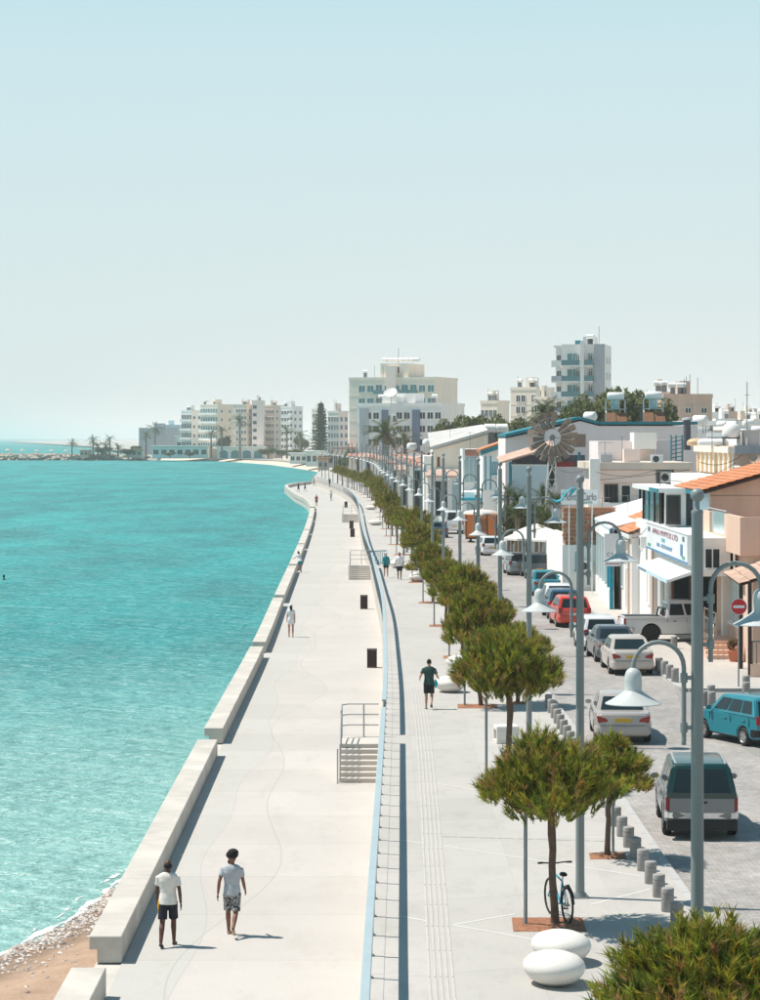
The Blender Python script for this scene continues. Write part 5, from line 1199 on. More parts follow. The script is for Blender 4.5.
b.add('sheet_roof',MB().slab((12.35,133.6,4.4),(13.1,157,4.4),(17.6,157,5.7),(17.6,133.6,5.7),.1),'frame_white')
s=Bld('restaurant_sign','white Monte Carlo restaurant sign with teal wave on two posts',11.3,146.5,'sign')
d=146.5
s.box('board',561,489.5,597.5,504.5,d,.08,'sign_white')
for px in (569,592): s.add('post',MB().tube([P(px,504.6,d+.04),(XA(px,d),d+.04,0)],.035,7),'frame_white')
text(s.t,'Monte Carlo',.62,P(579.5,497.2,d-.02),(R(90),0,0),'ink',s.o,.62); text(s.t,'restaurant',.26,P(585,502.3,d-.02),(R(90),0,0),'ink_green',s.o,.8)
wv=MB().tube([P(552,499,d-.06),P(556,501.5,d-.06),P(561,500,d-.06),P(566,492.5,d-.06),P(572,487.6,d-.06),P(576,488,d-.06)],[.06,.15,.12,.09,.09,.02],8,ell=.5); wv.tube([P(570,496,d-.06),P(573,491,d-.06),P(577,488.5,d-.06)],[.03,.1,.02],6); s.add('wave_emblem',wv,'ink_teal',smooth=True)
# parasols and diners
par=MB().lathe([(1.75,0),(1.75,-.14),(1.74,.0),(.9,.33),(.06,.62)],8,cap=False).mesh('canopy'); pst=MB().tube([(0,0,0),(0,0,2.95)],.04,7).mesh('pole')
for i,(px,py,d) in enumerate([(528,534,168),(546,533,170),(556,535,166),(536,529,178)]):
    t=thing('parasol',['cream parasol nearest the street at the restaurant terrace','cream parasol in the middle of the restaurant terrace','cream parasol touching the tile lattice wall','cream parasol at the back of the restaurant terrace'][i],'parasol',(XA(px,d),d,0),.3,'cream parasols on the terrace')
    q=link('canopy',par,M['cloth_white'],t); q.location=(0,0,2.45); link('pole',pst,M['wood'],t)
for i,(px,d) in enumerate([(566,163),(559,167),(551,171)]):
    person(['dark dressed waiter beside the tile lattice wall','person in dark clothes under the middle parasol','person in black standing at the back of the terrace'][i],(XA(px,d),d,0),R(60*i),1.7,top='black_cloth',bottom='black_cloth',vox=.035)
t=thing('terrace_fence','short white slatted terrace fence beside the charcoal car','fence',(11.6,160,0),R(4))
for k in range(11): ob('slat',MB().box(-.03,.03,-.03+k*.6,.03+k*.6,0,.95),M['frame_white'],t)
ob('rail',MB().box(-.02,.02,-.03,6.1,.86,.93).box(-.02,.02,-.03,6.1,.2,.26),M['frame_white'],t)
# --- beige two-storey house behind
d=176
b=Bld('beige_house','beige flat roofed house with terrace and air conditioner behind the restaurant',XA(640,d),d)
b.box('wall',597,470,692,640,d,12,'wall_pink'); b.box('roof_slab',592,462.5,693,469.6,d-.9,13,'wall_beige'); b.box('side_pillar',590,459,600,507,d-1.6,.9,'wall_white')
b.box('frieze',600,470,655,482,d-.5,.49,'wall_pink'); b.box('balcony',588,503,672,512,d-1.5,1.49,'wall_white'); b.box('side_wall',590,512,597,600,d-1.2,8,'wall_white')
b.win(604,484,618,503,d,'frame_dark','glass',bars=2,sill=False,t=.09); b.win(620.5,484.5,631,503,d,'frame_white','glass',bars=0,sill=False,t=.08); b.win(637.5,485,646,501,d,'frame_white','glass',t=.08)
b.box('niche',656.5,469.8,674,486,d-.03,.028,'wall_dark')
ac=b.box('air_conditioner',661,472,671.5,482.5,d-.5,.44,'frame_white'); 
q=MB().lathe([(.001,0),(.26,0),(.26,.02),(.001,.02)],20,cap=False); q.xf(Matrix.Translation(P(665,477.5,d-.52))@Matrix.Rotation(R(90),4,'X')); b.add('fan_grille',q,'black',ac)
b.box('roof_box',624,449,640,463,d+1,1.2,'wall_pink') ; b.box('roof_hutch',600.5,454.5,612,463,d+.4,1.5,'wall_grey')
b.add('cable',MB().tube([P(600,480,d-1.2),P(640,476,d-1.0),P(690,470,d-1.0)],.018,4),'black')
# --- lilac house with teal roof edge and solar heaters
d=205
b=Bld('lilac_house','long lilac white house with teal roof edge and two solar heaters on the roof',XA(600,d),d)
b.add('main_wall',MB().prism([(XA(545,d),0),(XA(697,d),0),(XA(697,d),ZA(426,d)),(XA(599,d),ZA(426,d)),(XA(580,d),ZA(421,d)),(XA(545,d),ZA(430,d))],'y',d,d+14),'wall_lilac')
for a,c in (((697.5,424.5),(599,424.5)),((599,424.5),(580,419.5)),((580,419.5),(506,437))):
    A=P(*a,d-.25);B=P(*c,d-.25); A2=A+Vector((0,14.5,0));B2=B+Vector((0,14.5,0)); b.add('roof_edge',MB().slab(B,A,A2,B2,.24),'teal')
b.add('side_gable',MB().prism([(XA(506,d),0),(XA(545,d)-.01,0),(XA(545,d)-.01,ZA(430,d)),(XA(506,d),ZA(438.5,d))],'y',d+1,d+13.5),'wall_lilac')
d2=188
b.box('terrace_block',598,441,657,600,d2,8,'wall_lilac'); b.box('terrace_block',657.2,440,676,600,d2+1,6,'wall_lilac'); b.box('stair_head',634,432.5,656.5,449,d2-1.5,3,'wall_white'); b.win(638,450,650,463,d2,'frame_white','wall_pink','recess',bars=0,sill=False)
b.win(600.5,454,611,462,d2,'frame_white','glass')
b.win(655,441,656.5,462,d2-.2,'frame_white','frame_white','post',bars=0,sill=False)
st=MB(); 
for px in (671,676,682): st.tube([P(px,435,d2-.5),P(px,466,d2-.5)],.05,6)
for k in range(7): st.tube([P(671,438+k*4,d2-.5),P(682,436+k*4,d2-.5)],.035,5)
b.add('fire_escape',st,'teal')
ch=b.add('chimney',MB().tube([P(687,450,d2+1),P(687,420,d2+1)],.28,12),'wall_dark',smooth=True); b.add('chimney_cap',MB().lathe([(.42,0),(.36,.14),(.05,.2)],12,P(687,420,d2+1)),'wall_grey',ch)
def solar(loc,label,s=1.0,grp='solar water heaters on the roofs'):
    t=thing('solar_heater',label,'solar heater',loc,0,grp); t.scale=(s,s,s)
    q=MB().lathe([(.001,-.72),(.22,-.7),(.31,-.62),(.31,.62),(.22,.7),(.001,.72)],16,cap=False); q.xf(Matrix.Translation((0,.3,3.4))@Matrix.Rotation(R(90),4,'Y')); ob('tank',q,M['tank_white'],t,smooth=50)
    ob('cold_tank',MB().lathe([(.3,2.3),(.34,2.35),(.34,3.05),(.3,3.08)],14,(0,.6,0)),M['glass_pale'],t,smooth=50)
    for x in (-.85,.05): ob('collector',MB().slab((x,-.9,.75),(x+.8,-.9,.75),(x+.8,.1,1.95),(x,.1,1.95),.08),M['wood'],t)
    fr=MB()
    for x in (-.8,.8):
        fr.tube([(x,-.9,0),(x,-.9,.9)],.03,5); fr.tube([(x,.3,0),(x,.3,3.1)],.035,5); fr.tube([(x,-.9,.75),(x,.3,2.2)],.03,5); fr.tube([(x,.9,0),(x,.9,3.0)],.03,5)
    fr.tube([(-.8,.3,3.1),(.8,.3,3.1)],.035,5); fr.tube([(-.8,.9,2.3),(.8,.9,2.3)],.03,5); ob('frame',fr,M['steel'],t)
    return t
solar((XA(616,207),207,ZA(437,207)),'left solar heater with white tank above the lilac house'); solar((XA(654,207),207,ZA(437,207)),'right solar heater with white tank above the lilac house',1.02)
# --- striped parapet house behind the pink one
b=Bld('striped_house','flat roofed house with yellow striped parapet and tan wall behind the tile roof',20,132)
b.wbox('wall',18.1,34,128,142,0,8.75,'wall_tan'); b.wbox('striped_face',18.03,18.1,128.0,141.4,7.3,8.4,'wall_white'); 
for k in range(8): b.wbox('yellow_stripe',17.9,18.03,128.15+k*1.85,128.55+k*1.85,7.3,8.4,'haylid')
b.wbox('top_band',17.8,18.12,127.9,142,8.4,8.72,'wall_cream'); b.wbox('roof_edge',18.1,34,127.7,128,8.35,8.78,'wall_grey'); b.wbox('step_wall',16.4,18.0,126,141,0,7.2,'wall_white'); b.wbox('vent_box',16.9,17.6,125.5,125.98,6.6,7.0,'wall_grey')
t=thing('water_tank','round white water tank on a stand on the striped house','water tank',(XA(731.5,131),131,8.75)); ob('tank',MB().lathe([(.05,.42),(.42,.44),(.48,.6),(.48,.85),(.40,1.08),(.2,1.2),(.1,1.22)],18),M['tank_white'],t,smooth=50); 
for x,y in ((-.4,-.3),(.4,-.3),(.4,.3),(-.4,.3)): ob('leg',MB().tube([(x,y,0),(x,y,.42)],.035,5),M['steel_dark'],t)
ob('platform',MB().box(-.5,.5,-.4,.4,.38,.44),M['wood_dark'],t)
t=thing('roof_hutch','grey plastered roof hut with white pipes on the striped house','hut',(XA(750.5,131),131,8.75)); ob('walls',MB().box(-.42,.42,-.3,.8,0,.78),M['wall_grey'],t); ob('lid',MB().box(-.46,.46,-.34,.84,.78,.83),M['roof_grey'],t); ob('pipe',MB().tube([(-.55,-.4,-.05),(-.55,-.4,.75)],.06,8),M['frame_white'],t); ob('pipe',MB().tube([(-.28,-.42,-.05),(-.28,-.42,.42)],.05,8),M['frame_white'],t)
t=thing('roof_antenna','thin tall mast antenna rising from the striped house roof','antenna',(XA(747,133),133,8.75)); ob('mast',MB().tube([(0,0,0),(0,0,3.4)],.022,6),M['steel_dark'],t); ob('crossbar',MB().tube([(-.15,0,2.7),(.15,0,2.7)],.012,5),M['steel_dark'],t)
def dish(loc,label,r=.4,rz=0,col='steel'):
    t=thing('satellite_dish',label,'satellite dish',loc,rz,'satellite dishes'); q=MB().lathe([(.01,0),(r*.5,r*.08),(r,r*.3)],16,cap=False); q.xf(Matrix.Translation((0,0,r+.35))@Matrix.Rotation(R(60),4,'X')); ob('reflector',q,M[col],t,smooth=True); ob('mast',MB().tube([(0,.05,0),(0,.05,r+.35)],.025,6),M['steel_dark'],t); ob('feed_arm',MB().tube([(0,0,r+.2),(0,-r*.9,r+.5)],.015,5),M['steel_dark'],t)
dish((XA(754,127.2),127.2,7.35),'brown satellite dish against the tan wall of the striped house',.36,.3,'wall_tan')
for k,(px,py,lab) in enumerate([(738,471,'black floodlight at the middle of the orange tile roof'),(758.5,468.5,'black floodlight at the frame edge of the orange tile roof')]):
    d=121.2; t=thing('floodlight',lab,'floodlight',P(px,py,d)); ob('housing',MB().cbox((0,0,.02),(.26,.2,.24),.3,.4),M['black'],t,bevel=.02); ob('bracket',MB().tube([(0,.1,-.35),(0,0,-.05)],.03,6),M['steel'],t); ob('visor',MB().cbox((-.05,-.1,.2),(.3,.2,.05),.3,.4),M['frame_white'],t)
for k,(px,py,w,m,lab) in enumerate([(697,444,.55,'haylid','orange barrel tank on the striped house roof'),(709,445,.9,'tank_white','long white covered heap on the striped house roof'),(720,444.5,.45,'tank_white','small white rounded tank beside the water tank')]):
    d=134; p=P(px,py,d); o=ob('roof_tank',MB().lathe([(.6,0),(1.0,.05),(1.0,.35),(.75,.55),(.3,.62),(.05,.63)],14),M[m],None,lab,'tank'); o.location=(p.x,p.y,8.75); o.scale=(w,w*.6,.62)
# --- wind pump
d=182; p=P(552,437.5,d); t=thing('wind_pump','old multi-bladed wind pump on a lattice tower among the yuccas','windmill',(p.x,p.y,0)); hz=p.z
rad=1.85
for k in range(18):
    if k in (3,): continue
    a=2*math.pi*k/18+.1; mb=MB(); w0,w1=.09,.215
    for r_,w,tw in ((.62,w0,.10),(1.3,.21,.13),(rad,w1,.16)):
        ca,sa=math.cos(a),math.sin(a); mb.v+=[Vector((r_*ca-w*sa,-.35-tw,hz+r_*sa+w*ca)),Vector((r_*ca+w*sa,-.35+tw,hz+r_*sa-w*ca)),Vector((r_*ca-w*sa,-.33-tw,hz+r_*sa+w*ca)),Vector((r_*ca+w*sa,-.33+tw,hz+r_*sa-w*ca))]
    for i in range(2): q=4*i; mb.f+=[(q,q+1,q+5,q+4),(q+2,q+6,q+7,q+3),(q,q+4,q+6,q+2),(q+1,q+3,q+7,q+5)]
    mb.f+=[(0,2,3,1),(8,9,11,10)]; ob('blade',mb,M['tan_blade'],t)
hb=MB().lathe([(.001,0),(.22,0),(.22,.5),(.001,.5)],14,cap=False); hb.xf(Matrix.Translation((0,.1,hz))@Matrix.Rotation(R(90),4,'X')); ob('hub',hb,M['steel_dark'],t)
rg=MB()
for rr in (.62,1.45): rg.tube([(rr*math.cos(2*math.pi*i/28),-.35,hz+rr*math.sin(2*math.pi*i/28)) for i in range(29)],.022,5)
ob('ring',rg,M['steel'],t); ob('tail_vane',MB().box(1.6,2.5,.5,.53,hz-.7,hz+.25),M['tan_blade'],t); ob('tail_arm',MB().tube([(0,0,hz),(1.7,.5,hz-.1)],.04,6),M['steel'],t)
tw=MB()
for sx in (-1,1):
    for sy in (-1,1): tw.tube([(sx*.75,sy*.75,0),(sx*.14,sy*.14+.15,hz)],.04,5)
for i in range(6):
    z=hz*i/6; w=.75-.61*i/6; w2=.75-.61*(i+1)/6; z2=hz*(i+1)/6
    for sy in (-1,1): tw.tube([(-w,sy*w,z),(w2,sy*w2,z2)],.022,4); tw.tube([(w,sy*w,z),(-w2,sy*w2,z2)],.022,4); tw.tube([(-w,sy*w,z),(w,sy*w,z)],.022,4)
ob('tower',tw,M['roof_grey'],t)
# --- dark shed, garden wall
d=198
b=Bld('dark_shed','dark open shed with brown sloping roof behind the wind pump',XA(540,d),d,'shed')
b.box('back_wall',512,455,585,492,d+3,.3,'wall_dark'); b.box('side_wall',512,462,517,492,d,3,'wall_dark'); b.box('post',509,462,511.5,495,d-.2,.2,'teal'); b.box('post',578,452,580.5,495,d-.2,.2,'teal')
A=P(500,464,d-1.2);B=P(556,447,d-1.2); b.add('roof',MB().slab(A,B,B+Vector((0,5,.4)),A+Vector((0,5,.4)),.14),'tile_old'); b.box('shutter',556,462,574,482,d+2.6,.3,'red_cloth'); b.box('floor_wall',508,488,586,600,d,3,'wall_grey')
b=Bld('garden_wall','pale blue-grey garden wall panel below the wind pump',XA(530,187),187,'wall'); b.box('panel',512.5,465.5,549,560,187,.25,'wall_blue'); b.box('cap',511.8,464.6,549.6,465.6,186.95,.35,'wall_white')
b=Bld('stone_wall','mottled grey stone wall between wind pump and beige house',XA(574,192),192,'wall'); b.box('face',555,468,593,560,192,.4,'wall_grey'); b.box('cap',554,467,594,468,191.95,.5,'roof_grey')
# --- white and teal house
d=236
b=Bld('teal_trim_house','white house with teal trim and orange eaves left of the wind pump',XA(497,d),d)
b.add('wall',MB().prism([(XA(483,d),0),(XA(506,d),0),(XA(506,d),ZA(444,d)),(XA(483,d),ZA(452,d))],'y',d,d+9),'wall_white')
A=P(481,452.5,d-.5);B=P(507,443.5,d-.5); b.add('roof',MB().slab(A,B,B+Vector((0,10,0)),A+Vector((0,10,0)),.3),'tile'); b.add('verge',MB().slab(A+Vector((0,-.1,-.25)),B+Vector((0,-.1,-.25)),B+Vector((0,0,-.25)),A+Vector((0,0,-.25)),.35),'teal')
for px in (485,490): b.box('trim',px,456,px+1.2,490,d-.08,.07,'turq')
b.win(492,462,498,474,d,'turq','glass_pale'); b.box('lean_to',500,470,512,530,d-6,5,'wall_white'); b.win(503,478,508,486,d-6,'teal','glass')
# --- terracotta parapet house
d=248
b=Bld('glass_front_house','narrow house with terracotta parapet and pale blue glass front',XA(473,d),d)
b.box('wall',463,449,484,560,d,9,'wall_white'); b.box('parapet_panel',464.8,449.5,483.5,455.8,d-.1,.09,'tile_red'); b.box('glass_front',464.5,457,482,482,d-.06,.05,'glass_pale'); b.box('parapet_post',462.5,448,465,460,d-.3,.3,'frame_white')
for k in range(1,4): b.box('mullion',464.5+k*4.4,457,464.9+k*4.4,482,d-.1,.035,'frame_white')
b.box('shop_box',462,492,484,540,d-7,6,'wall_white'); b.win(466,503,478,520,d-7,'frame_white','glass_pale',bars=2); b.box('awning',461,498,485,500.5,d-8.2,1.2,'turq')
# --- beige gable house
d=278
b=Bld('beige_gable_house','beige house with long grey sloping roof and blank gable',XA(458,d),d)
b.add('wall',MB().prism([(XA(433,d),0),(XA(488,d),0),(XA(488,d),ZA(434,d)),(XA(433,d),ZA(450,d))],'y',d,d+14),'wall_cream')
A=P(431,450,d-.5);B=P(489,433,d-.5); b.add('roof',MB().slab(A,B,B+Vector((0,15,.7)),A+Vector((0,15,1.6)),.35),'roof_grey'); b.box('side_wing',424,456,433,540,d+1,12,'wall_white'); b.win(437,457,440,466,d,'wood','wood','shutter',bars=0)
b.box('lower_shop',432,470,462,560,d-5,4.6,'wall_white'); b.win(436,490,446,508,d-5,'frame_white','glass_pale',bars=2); b.win(449,488,458,506,d-5,'turq','glass_pale',bars=1)
for k,px in enumerate((490,502)):
    dd=292; p=P(px,428.5,dd); t=thing('water_tank',['left white barrel tank above the beige gable','right white barrel tank above the beige gable'][k],'water tank',(p.x,p.y,p.z)); q=MB().lathe([(.001,-.75),(.4,-.72),(.55,-.6),(.55,.6),(.4,.72),(.001,.75)],14,cap=False); q.xf(Matrix.Rotation(R(90),4,'Y')); ob('tank',q,M['tank_white'],t,smooth=50); ob('stand',MB().box(-.5,.5,-.3,.3,-2.2,-.45),M['steel_dark'],t)
# small brackets: rest of the street, red-roofed little houses
rows=[(300,7),(326,8),(352,9),(380,8),(408,8),(436,9),(466,9),(498,10),(540,10)]
wl=['wall_white','wall_cream','wall_white','wall_pink','wall_white','wall_beige','wall_white','wall_white','wall_cream']
for i,(d,w) in enumerate(rows):
    x0=K2x(d)+3.2; hh=3.6+(i*37%5)*.35; b=Bld('street_house',f'{ORD[i]} little house with red tile roof beyond the beige gable, counted from the gable',x0+w/2,d,'house','little red roofed houses along the far street')
    b.wbox('wall',x0,x0+w,d,d+20,0,hh,wl[i]); b.add('gable',MB().prism([(x0,hh),(x0+w,hh),(x0+w/2,hh+1.5)],'y',d+.02,d+19.98),wl[i])
    for s in (0,1):
        A=Vector((x0-.3,d-.3,hh-.1)) if s==0 else Vector((x0+w+.3,d-.3,hh-.1)); T=Vector((x0+w/2,d-.3,hh+1.6)); b.add('roof',MB().slab(A,A+Vector((0,20.6,0)),T+Vector((0,20.6,0)),T,-.15 if s else .15),'tile_red' if i%3 else 'tile_old')
    for k in range(2): b.winw(x0+1+k*(w-3.4),x0+2.4+k*(w-3.4),1.0,2.6,d,'frame_white' if i%2 else 'turq','glass')
    for k in range(3): b.swin(x0,d+2+k*6,d+4+k*6,.9,2.7,'frame_white','glass_pale')
    b.wbox('shop_awning',x0-1.6,x0-.002,d+3,d+11,2.7,2.8,['frame_white','turq','wood','frame_white','red_cloth'][i%5])
    if i%2==0: solar((x0+w*.7,d+12,hh),f'{ORD[i//2]} small solar heater over the little red roofed houses',.8)
# orange kiosk trailer on the street
d=221; t=thing('kiosk','orange kiosk with white curved roof and dark frame on the street','kiosk',(XA(481.5,d),d,ZROAD))
ob('box',MB().box(-1.35,1.35,0,3.6,.45,2.45),M['orange_box'],t); ob('roof',MB().lathe([(1.55,0),(1.55,.12),(1.3,.3),(.2,.42)],4,(0,1.8,2.45),sx=1,sy=1.5).xf(Matrix.Identity(4)),M['cloth_white'],t)
for x in (-1.38,-.45,.5,1.38): ob('frame_post',MB().box(x-.05,x+.05,-.05,.05,.3,2.46),M['wood_dark'],t)
for x in (-.9,.9): ob('wheel',MB().lathe([(.1,-.1),(.33,-.1),(.33,.1),(.1,.1)],14).xf(Matrix.Translation((x,1.8,.33))@Matrix.Rotation(R(90),4,'Y')),M['rubber'],t)
ob('hatch',MB().box(-.35,.4,-.03,-.005,1.0,2.1),M['wood'],t); ob('chassis',MB().box(-1.3,1.3,.1,3.5,.3,.45),M['black'],t)
# ------------------------------------------------------------------ leafy trees, palms
def leaf_crown(seed,n,lumps,size,cols,w,hgt,z0,name='crown'):
    rnd=random.Random(seed); vs=[];fs=[];cc=[]
    L=[(0,0,z0+hgt*.5,w*.7,hgt*.5)]
    for i in range(lumps):
        a=rnd.uniform(0,6.28); r=w*rnd.uniform(.3,.72); L.append((r*math.cos(a),r*math.sin(a),z0+hgt*rnd.uniform(.35,.85),w*rnd.uniform(.25,.45),hgt*rnd.uniform(.16,.30)))
    for k in range(n):
        lx,ly,lz,lr,lh=rnd.choice(L); d=Vector((rnd.gauss(0,1),rnd.gauss(0,1),rnd.gauss(0,1))).normalized(); q=rnd.uniform(.5,1)**.4
        p=Vector((lx+d.x*lr*q,ly+d.y*lr*q,lz+d.z*lh*q)); c=rnd.choice(cols); f=rnd.uniform(.75,1.3)
        a=Vector((rnd.uniform(-1,1),rnd.uniform(-1,1),rnd.uniform(-.6,.6))).normalized(); b=a.cross(d+Vector((.1,.2,.5))).normalized(); s=size*rnd.uniform(.6,1.3)
        i=len(vs); vs+=[p-a*s,p+b*s*.45,p+a*s,p-b*s*.45]; fs.append((i,i+1,i+2,i+3)); cc+=[(c[0]*f,c[1]*f,c[2]*f,1)]*4
    me=bpy.data.meshes.new(name); me.from_pydata([tuple(v) for v in vs],[],fs); ca=me.color_attributes.new('Col','FLOAT_COLOR','POINT'); ca.data.foreach_set('color',[x for c in cc for x in c]); me.materials.append(M['needles']); return me
GR=[(.11,.135,.045),(.15,.17,.06),(.07,.095,.03),(.18,.18,.075)]
GD=[(.04,.09,.045),(.055,.11,.055),(.03,.065,.035)]
def trunk_mesh(h,r,seed=0,limbs=5):
    rnd=random.Random(seed); mb=MB().tube([(0,0,-.1),(.03,0,h*.5),(0,.05,h)],[r,r*.75,r*.5],9)
    for i in range(limbs):
        a=rnd.uniform(0,6.28); l=h*.55; mb.tube([(0,0,h*.7),(math.cos(a)*l*.4,math.sin(a)*l*.4,h*.7+l*.5),(math.cos(a)*l*.8,math.sin(a)*l*.8,h*.7+l)],[r*.45,r*.3,r*.12],6)
    return mb.mesh('trunk',smooth=True)
CR=[leaf_crown(s,5200,12,.24,GR,3.0,4.6,2.0) for s in (1,2)]; TR=[trunk_mesh(3.2,.22,s) for s in (1,2)]
def tree(name,label,px,pytop,d,wpx,group,v=0,zs=1,base=0):
    z=ZA(pytop,d); w=wpx*d/F; s=w/4.6; t=thing(name,label,'tree',(XA(px,d),d,base),v*1.3+px,group); t.scale=(s,s,(z-base)/6.5)
    link('crown',CR[v%2],None,t); link('trunk',TR[v%2],M['bark'],t)
for i,(px,py,d,w,lab) in enumerate([(588,402,250,44,'round green tree left of the solar heater, beside the tower'),(604,397,262,50,'olive tree crown just behind the left solar heater'),(628,391,270,58,'tall olive tree between the two solar heaters'),(648,401,275,44,'tree crown right behind the right solar heater'),(573,408,240,32,'small dark tree at the foot of the tower'),
     (455,421,330,38,'green tree mass above the beige gable, left one'),(470,417,340,38,'green tree mass above the beige gable, middle one'),(487,416,335,38,'green tree behind the white barrel tanks'),(510,420,320,40,'tree between the tanks and the wind pump palms'),(525,423,310,34,'low tree left of the wind pump'),(440,430,350,20,'low tree at the corner of the white block'),(667,408,290,14,'small conical tree before the tan block'),(716,428,240,16,'dark tree between the lilac house and the water tank')]):
    tree('leafy_tree',lab,px,py,d,w,'leafy trees behind the street',i)
def palm(label,loc,h,s=1.0,n=26,droop=1.0,group='palms',seed=0,fan=False):
    rnd=random.Random(seed); t=thing('palm_tree',label,'palm',loc,seed,group)
    ob('trunk',MB().tube([(0,0,-.1),(.06,0,h*.4),(.1,.05,h*.8),(.1,.08,h)],[.24*s,.19*s,.17*s,.2*s],9),M['bark_palm'],t,smooth=True)
    vs=[];fs=[];cc=[]
    for k in range(n):
        a=2*math.pi*k/n*2.4+rnd.uniform(-.2,.2); el=rnd.uniform(-.5,1.25); L=s*rnd.uniform(1.5,2.2)*(.8 if fan else 1); p=Vector((.1,.08,h)); d=Vector((math.cos(a)*math.cos(el),math.sin(a)*math.cos(el),math.sin(el))); st=7
        c=rnd.choice([(.06,.085,.025),(.085,.11,.035),(.045,.07,.025)]) if el>-.3 else (.17,.13,.07); sd=d.cross(Vector((0,0,1))).normalized()
        for j in range(st):
            q=p+d*(L/st); d=(d+Vector((0,0,-.16*droop))).normalized()
            wl=s*.42*math.sin(math.pi*(j+.8)/(st+.6))
            for sg in (-1,1):
                for m_ in range(2):
                    b0=lerp(p,q,m_*.5); e=b0+sd*sg*wl+d*.22*s+Vector((0,0,-.10*s)); i=len(vs); vs+=[b0,lerp(p,q,m_*.5+.35),e]; fs.append((i,i+1,i+2)); f=rnd.uniform(.8,1.2); cc+=[(c[0]*f,c[1]*f,c[2]*f,1)]*3
            p=q
    me=bpy.data.meshes.new('crown'); me.from_pydata([tuple(v) for v in vs],[],fs); ca=me.color_attributes.new('Col','FLOAT_COLOR','POINT'); ca.data.foreach_set('color',[x for c in cc for x in c]); me.materials.append(M['needles']); link('crown',me,None,t); return t
palm('palm with spread crown in front of the white apartment block',(XA(386,430),430,0),ZA(434,430),2.3,34,1.0,seed=3)
palm('small palm right of the white block palm',(XA(405,440),440,0),ZA(441,440),1.7,26,1.0,seed=4)
palm('palm crown above the wind pump, left one',(XA(541,260),260,0),ZA(412,260),1.25,26,1.2,seed=5,fan=True); palm('palm crown above the wind pump, right one',(XA(550,265),265,0),ZA(410,265),1.25,26,1.2,seed=6,fan=True)
palm('palm head showing over the teal roof corner',(XA(536,255),255,0),ZA(420,255),1.1,24,1.2,seed=7,fan=True)
for i,(px,py,d) in enumerate([(508,492,186),(520,497,183),(531,490,188),(543,494,184),(553,499,181),(515,510,180),(536,512,179),(549,516,177)]):
    palm(f'spiky yucca clump below the wind pump, {ORD[i]} of eight',(XA(px,d),d,0),ZA(py+4,d),.62,34,.5,'yuccas below the wind pump',seed=20+i)
for i,(px,py,d,w) in enumerate([(512,505,184,18),(526,503,186,20),(541,506,183,18),(552,512,180,14)]):
    tree('garden_shrub',f'dark green garden shrub under the yuccas, {ORD[i]} of four from the street',px,py,d,w,'shrubs under the yuccas',i)
g=G(734.5,661.5); t=thing('potted_plant','clay pot with dry bushy plant by the pink steps','plant',g); ob('pot',MB().lathe([(.2,0),(.28,.4),(.31,.42),(.31,.47),(.25,.47)],14),M['clay'],t,smooth=50); link('foliage',leaf_crown(99,500,5,.07,[(.25,.13,.07),(.15,.12,.05)],.42,.5,.4,'foliage'),None,t)
g=G(752,655); t=thing('garden_bush','green bush behind the porch balustrade','plant',(g.x,g.y+2.2,0)); link('foliage',leaf_crown(98,900,6,.1,GR,.7,1.5,.1,'foliage'),None,t); ob('stem',MB().tube([(0,0,0),(0,0,.8)],.04,6),M['bark'],t)
# ------------------------------------------------------------------ apartment blocks (built at a distance, each window an object)
def unit_mesh(name,mb,**kw): return mb.mesh(name,**kw)
WINM={}
def wmesh(w,h,kind):
    k=(round(w,2),round(h,2),kind)
    if k not in WINM:
        fr=MB(); t=.08; pr=.12
        fr.box(-w/2-t,-w/2,-pr,-.01,-h/2-t,h/2+t).box(w/2,w/2+t,-pr,-.01,-h/2-t,h/2+t).box(-w/2,w/2,-pr,-.01,h/2,h/2+t).box(-w/2,w/2,-pr-.08,-.01,-h/2-t,-h/2).box(-.04,.04,-pr+.02,-.01,-h/2,h/2)
        pn=MB().box(-w/2,w/2,-.05,-.012,-h/2,h/2)
        WINM[k]=(fr.mesh('window'),pn.mesh('pane'))
    return WINM[k]
def place_win(t,x,z,w,h,y=0,pane='glass',frame='frame_white'):
    f,p=wmesh(w,h,(pane,frame)); q=link('window',f,M[frame],t); q.location=(x,y,z); link('pane',p,M[pane],q)
def balcony(t,x,z,w,dep=1.3,front='wall_white',y=0,glass=False):
    b_=ob('balcony',MB().box(x-w/2,x+w/2,y-dep,y-.01,z-.15,z),M[front],t); 
    ob('balustrade',MB().box(x-w/2,x+w/2,y-dep-.02,y-dep+.06,z+.01,z+1.0).box(x-w/2,x-w/2+.06,y-dep+.06,y-.02,z+.01,z+1.0).box(x+w/2-.06,x+w/2,y-dep+.06,y-.02,z+.01,z+1.0),M['glass_teal' if glass else front],b_)
def roof_clutter(t,x0,x1,y,z,n,seed):
    rnd=random.Random(seed)
    for i in range(n):
        x=rnd.uniform(x0,x1); 
        if rnd.random()<.6:
            q=MB().lathe([(.001,-.7),(.45,-.65),(.45,.65),(.001,.7)],10,cap=False); q.xf(Matrix.Translation((x,y+rnd.uniform(1,4),z+1.5))@Matrix.Rotation(R(90),4,'Y')); ob('roof_tank',q,M['tank_white'],t,smooth=50); ob('tank_stand',MB().box(x-.4,x+.4,y+1.5,y+2,z,z+1.1),M['steel_dark'],t)
        else: ob('roof_mast',MB().tube([(x,y+1,z),(x,y+1,z+rnd.uniform(1.5,4))],.05,4),M['steel_dark'],t)
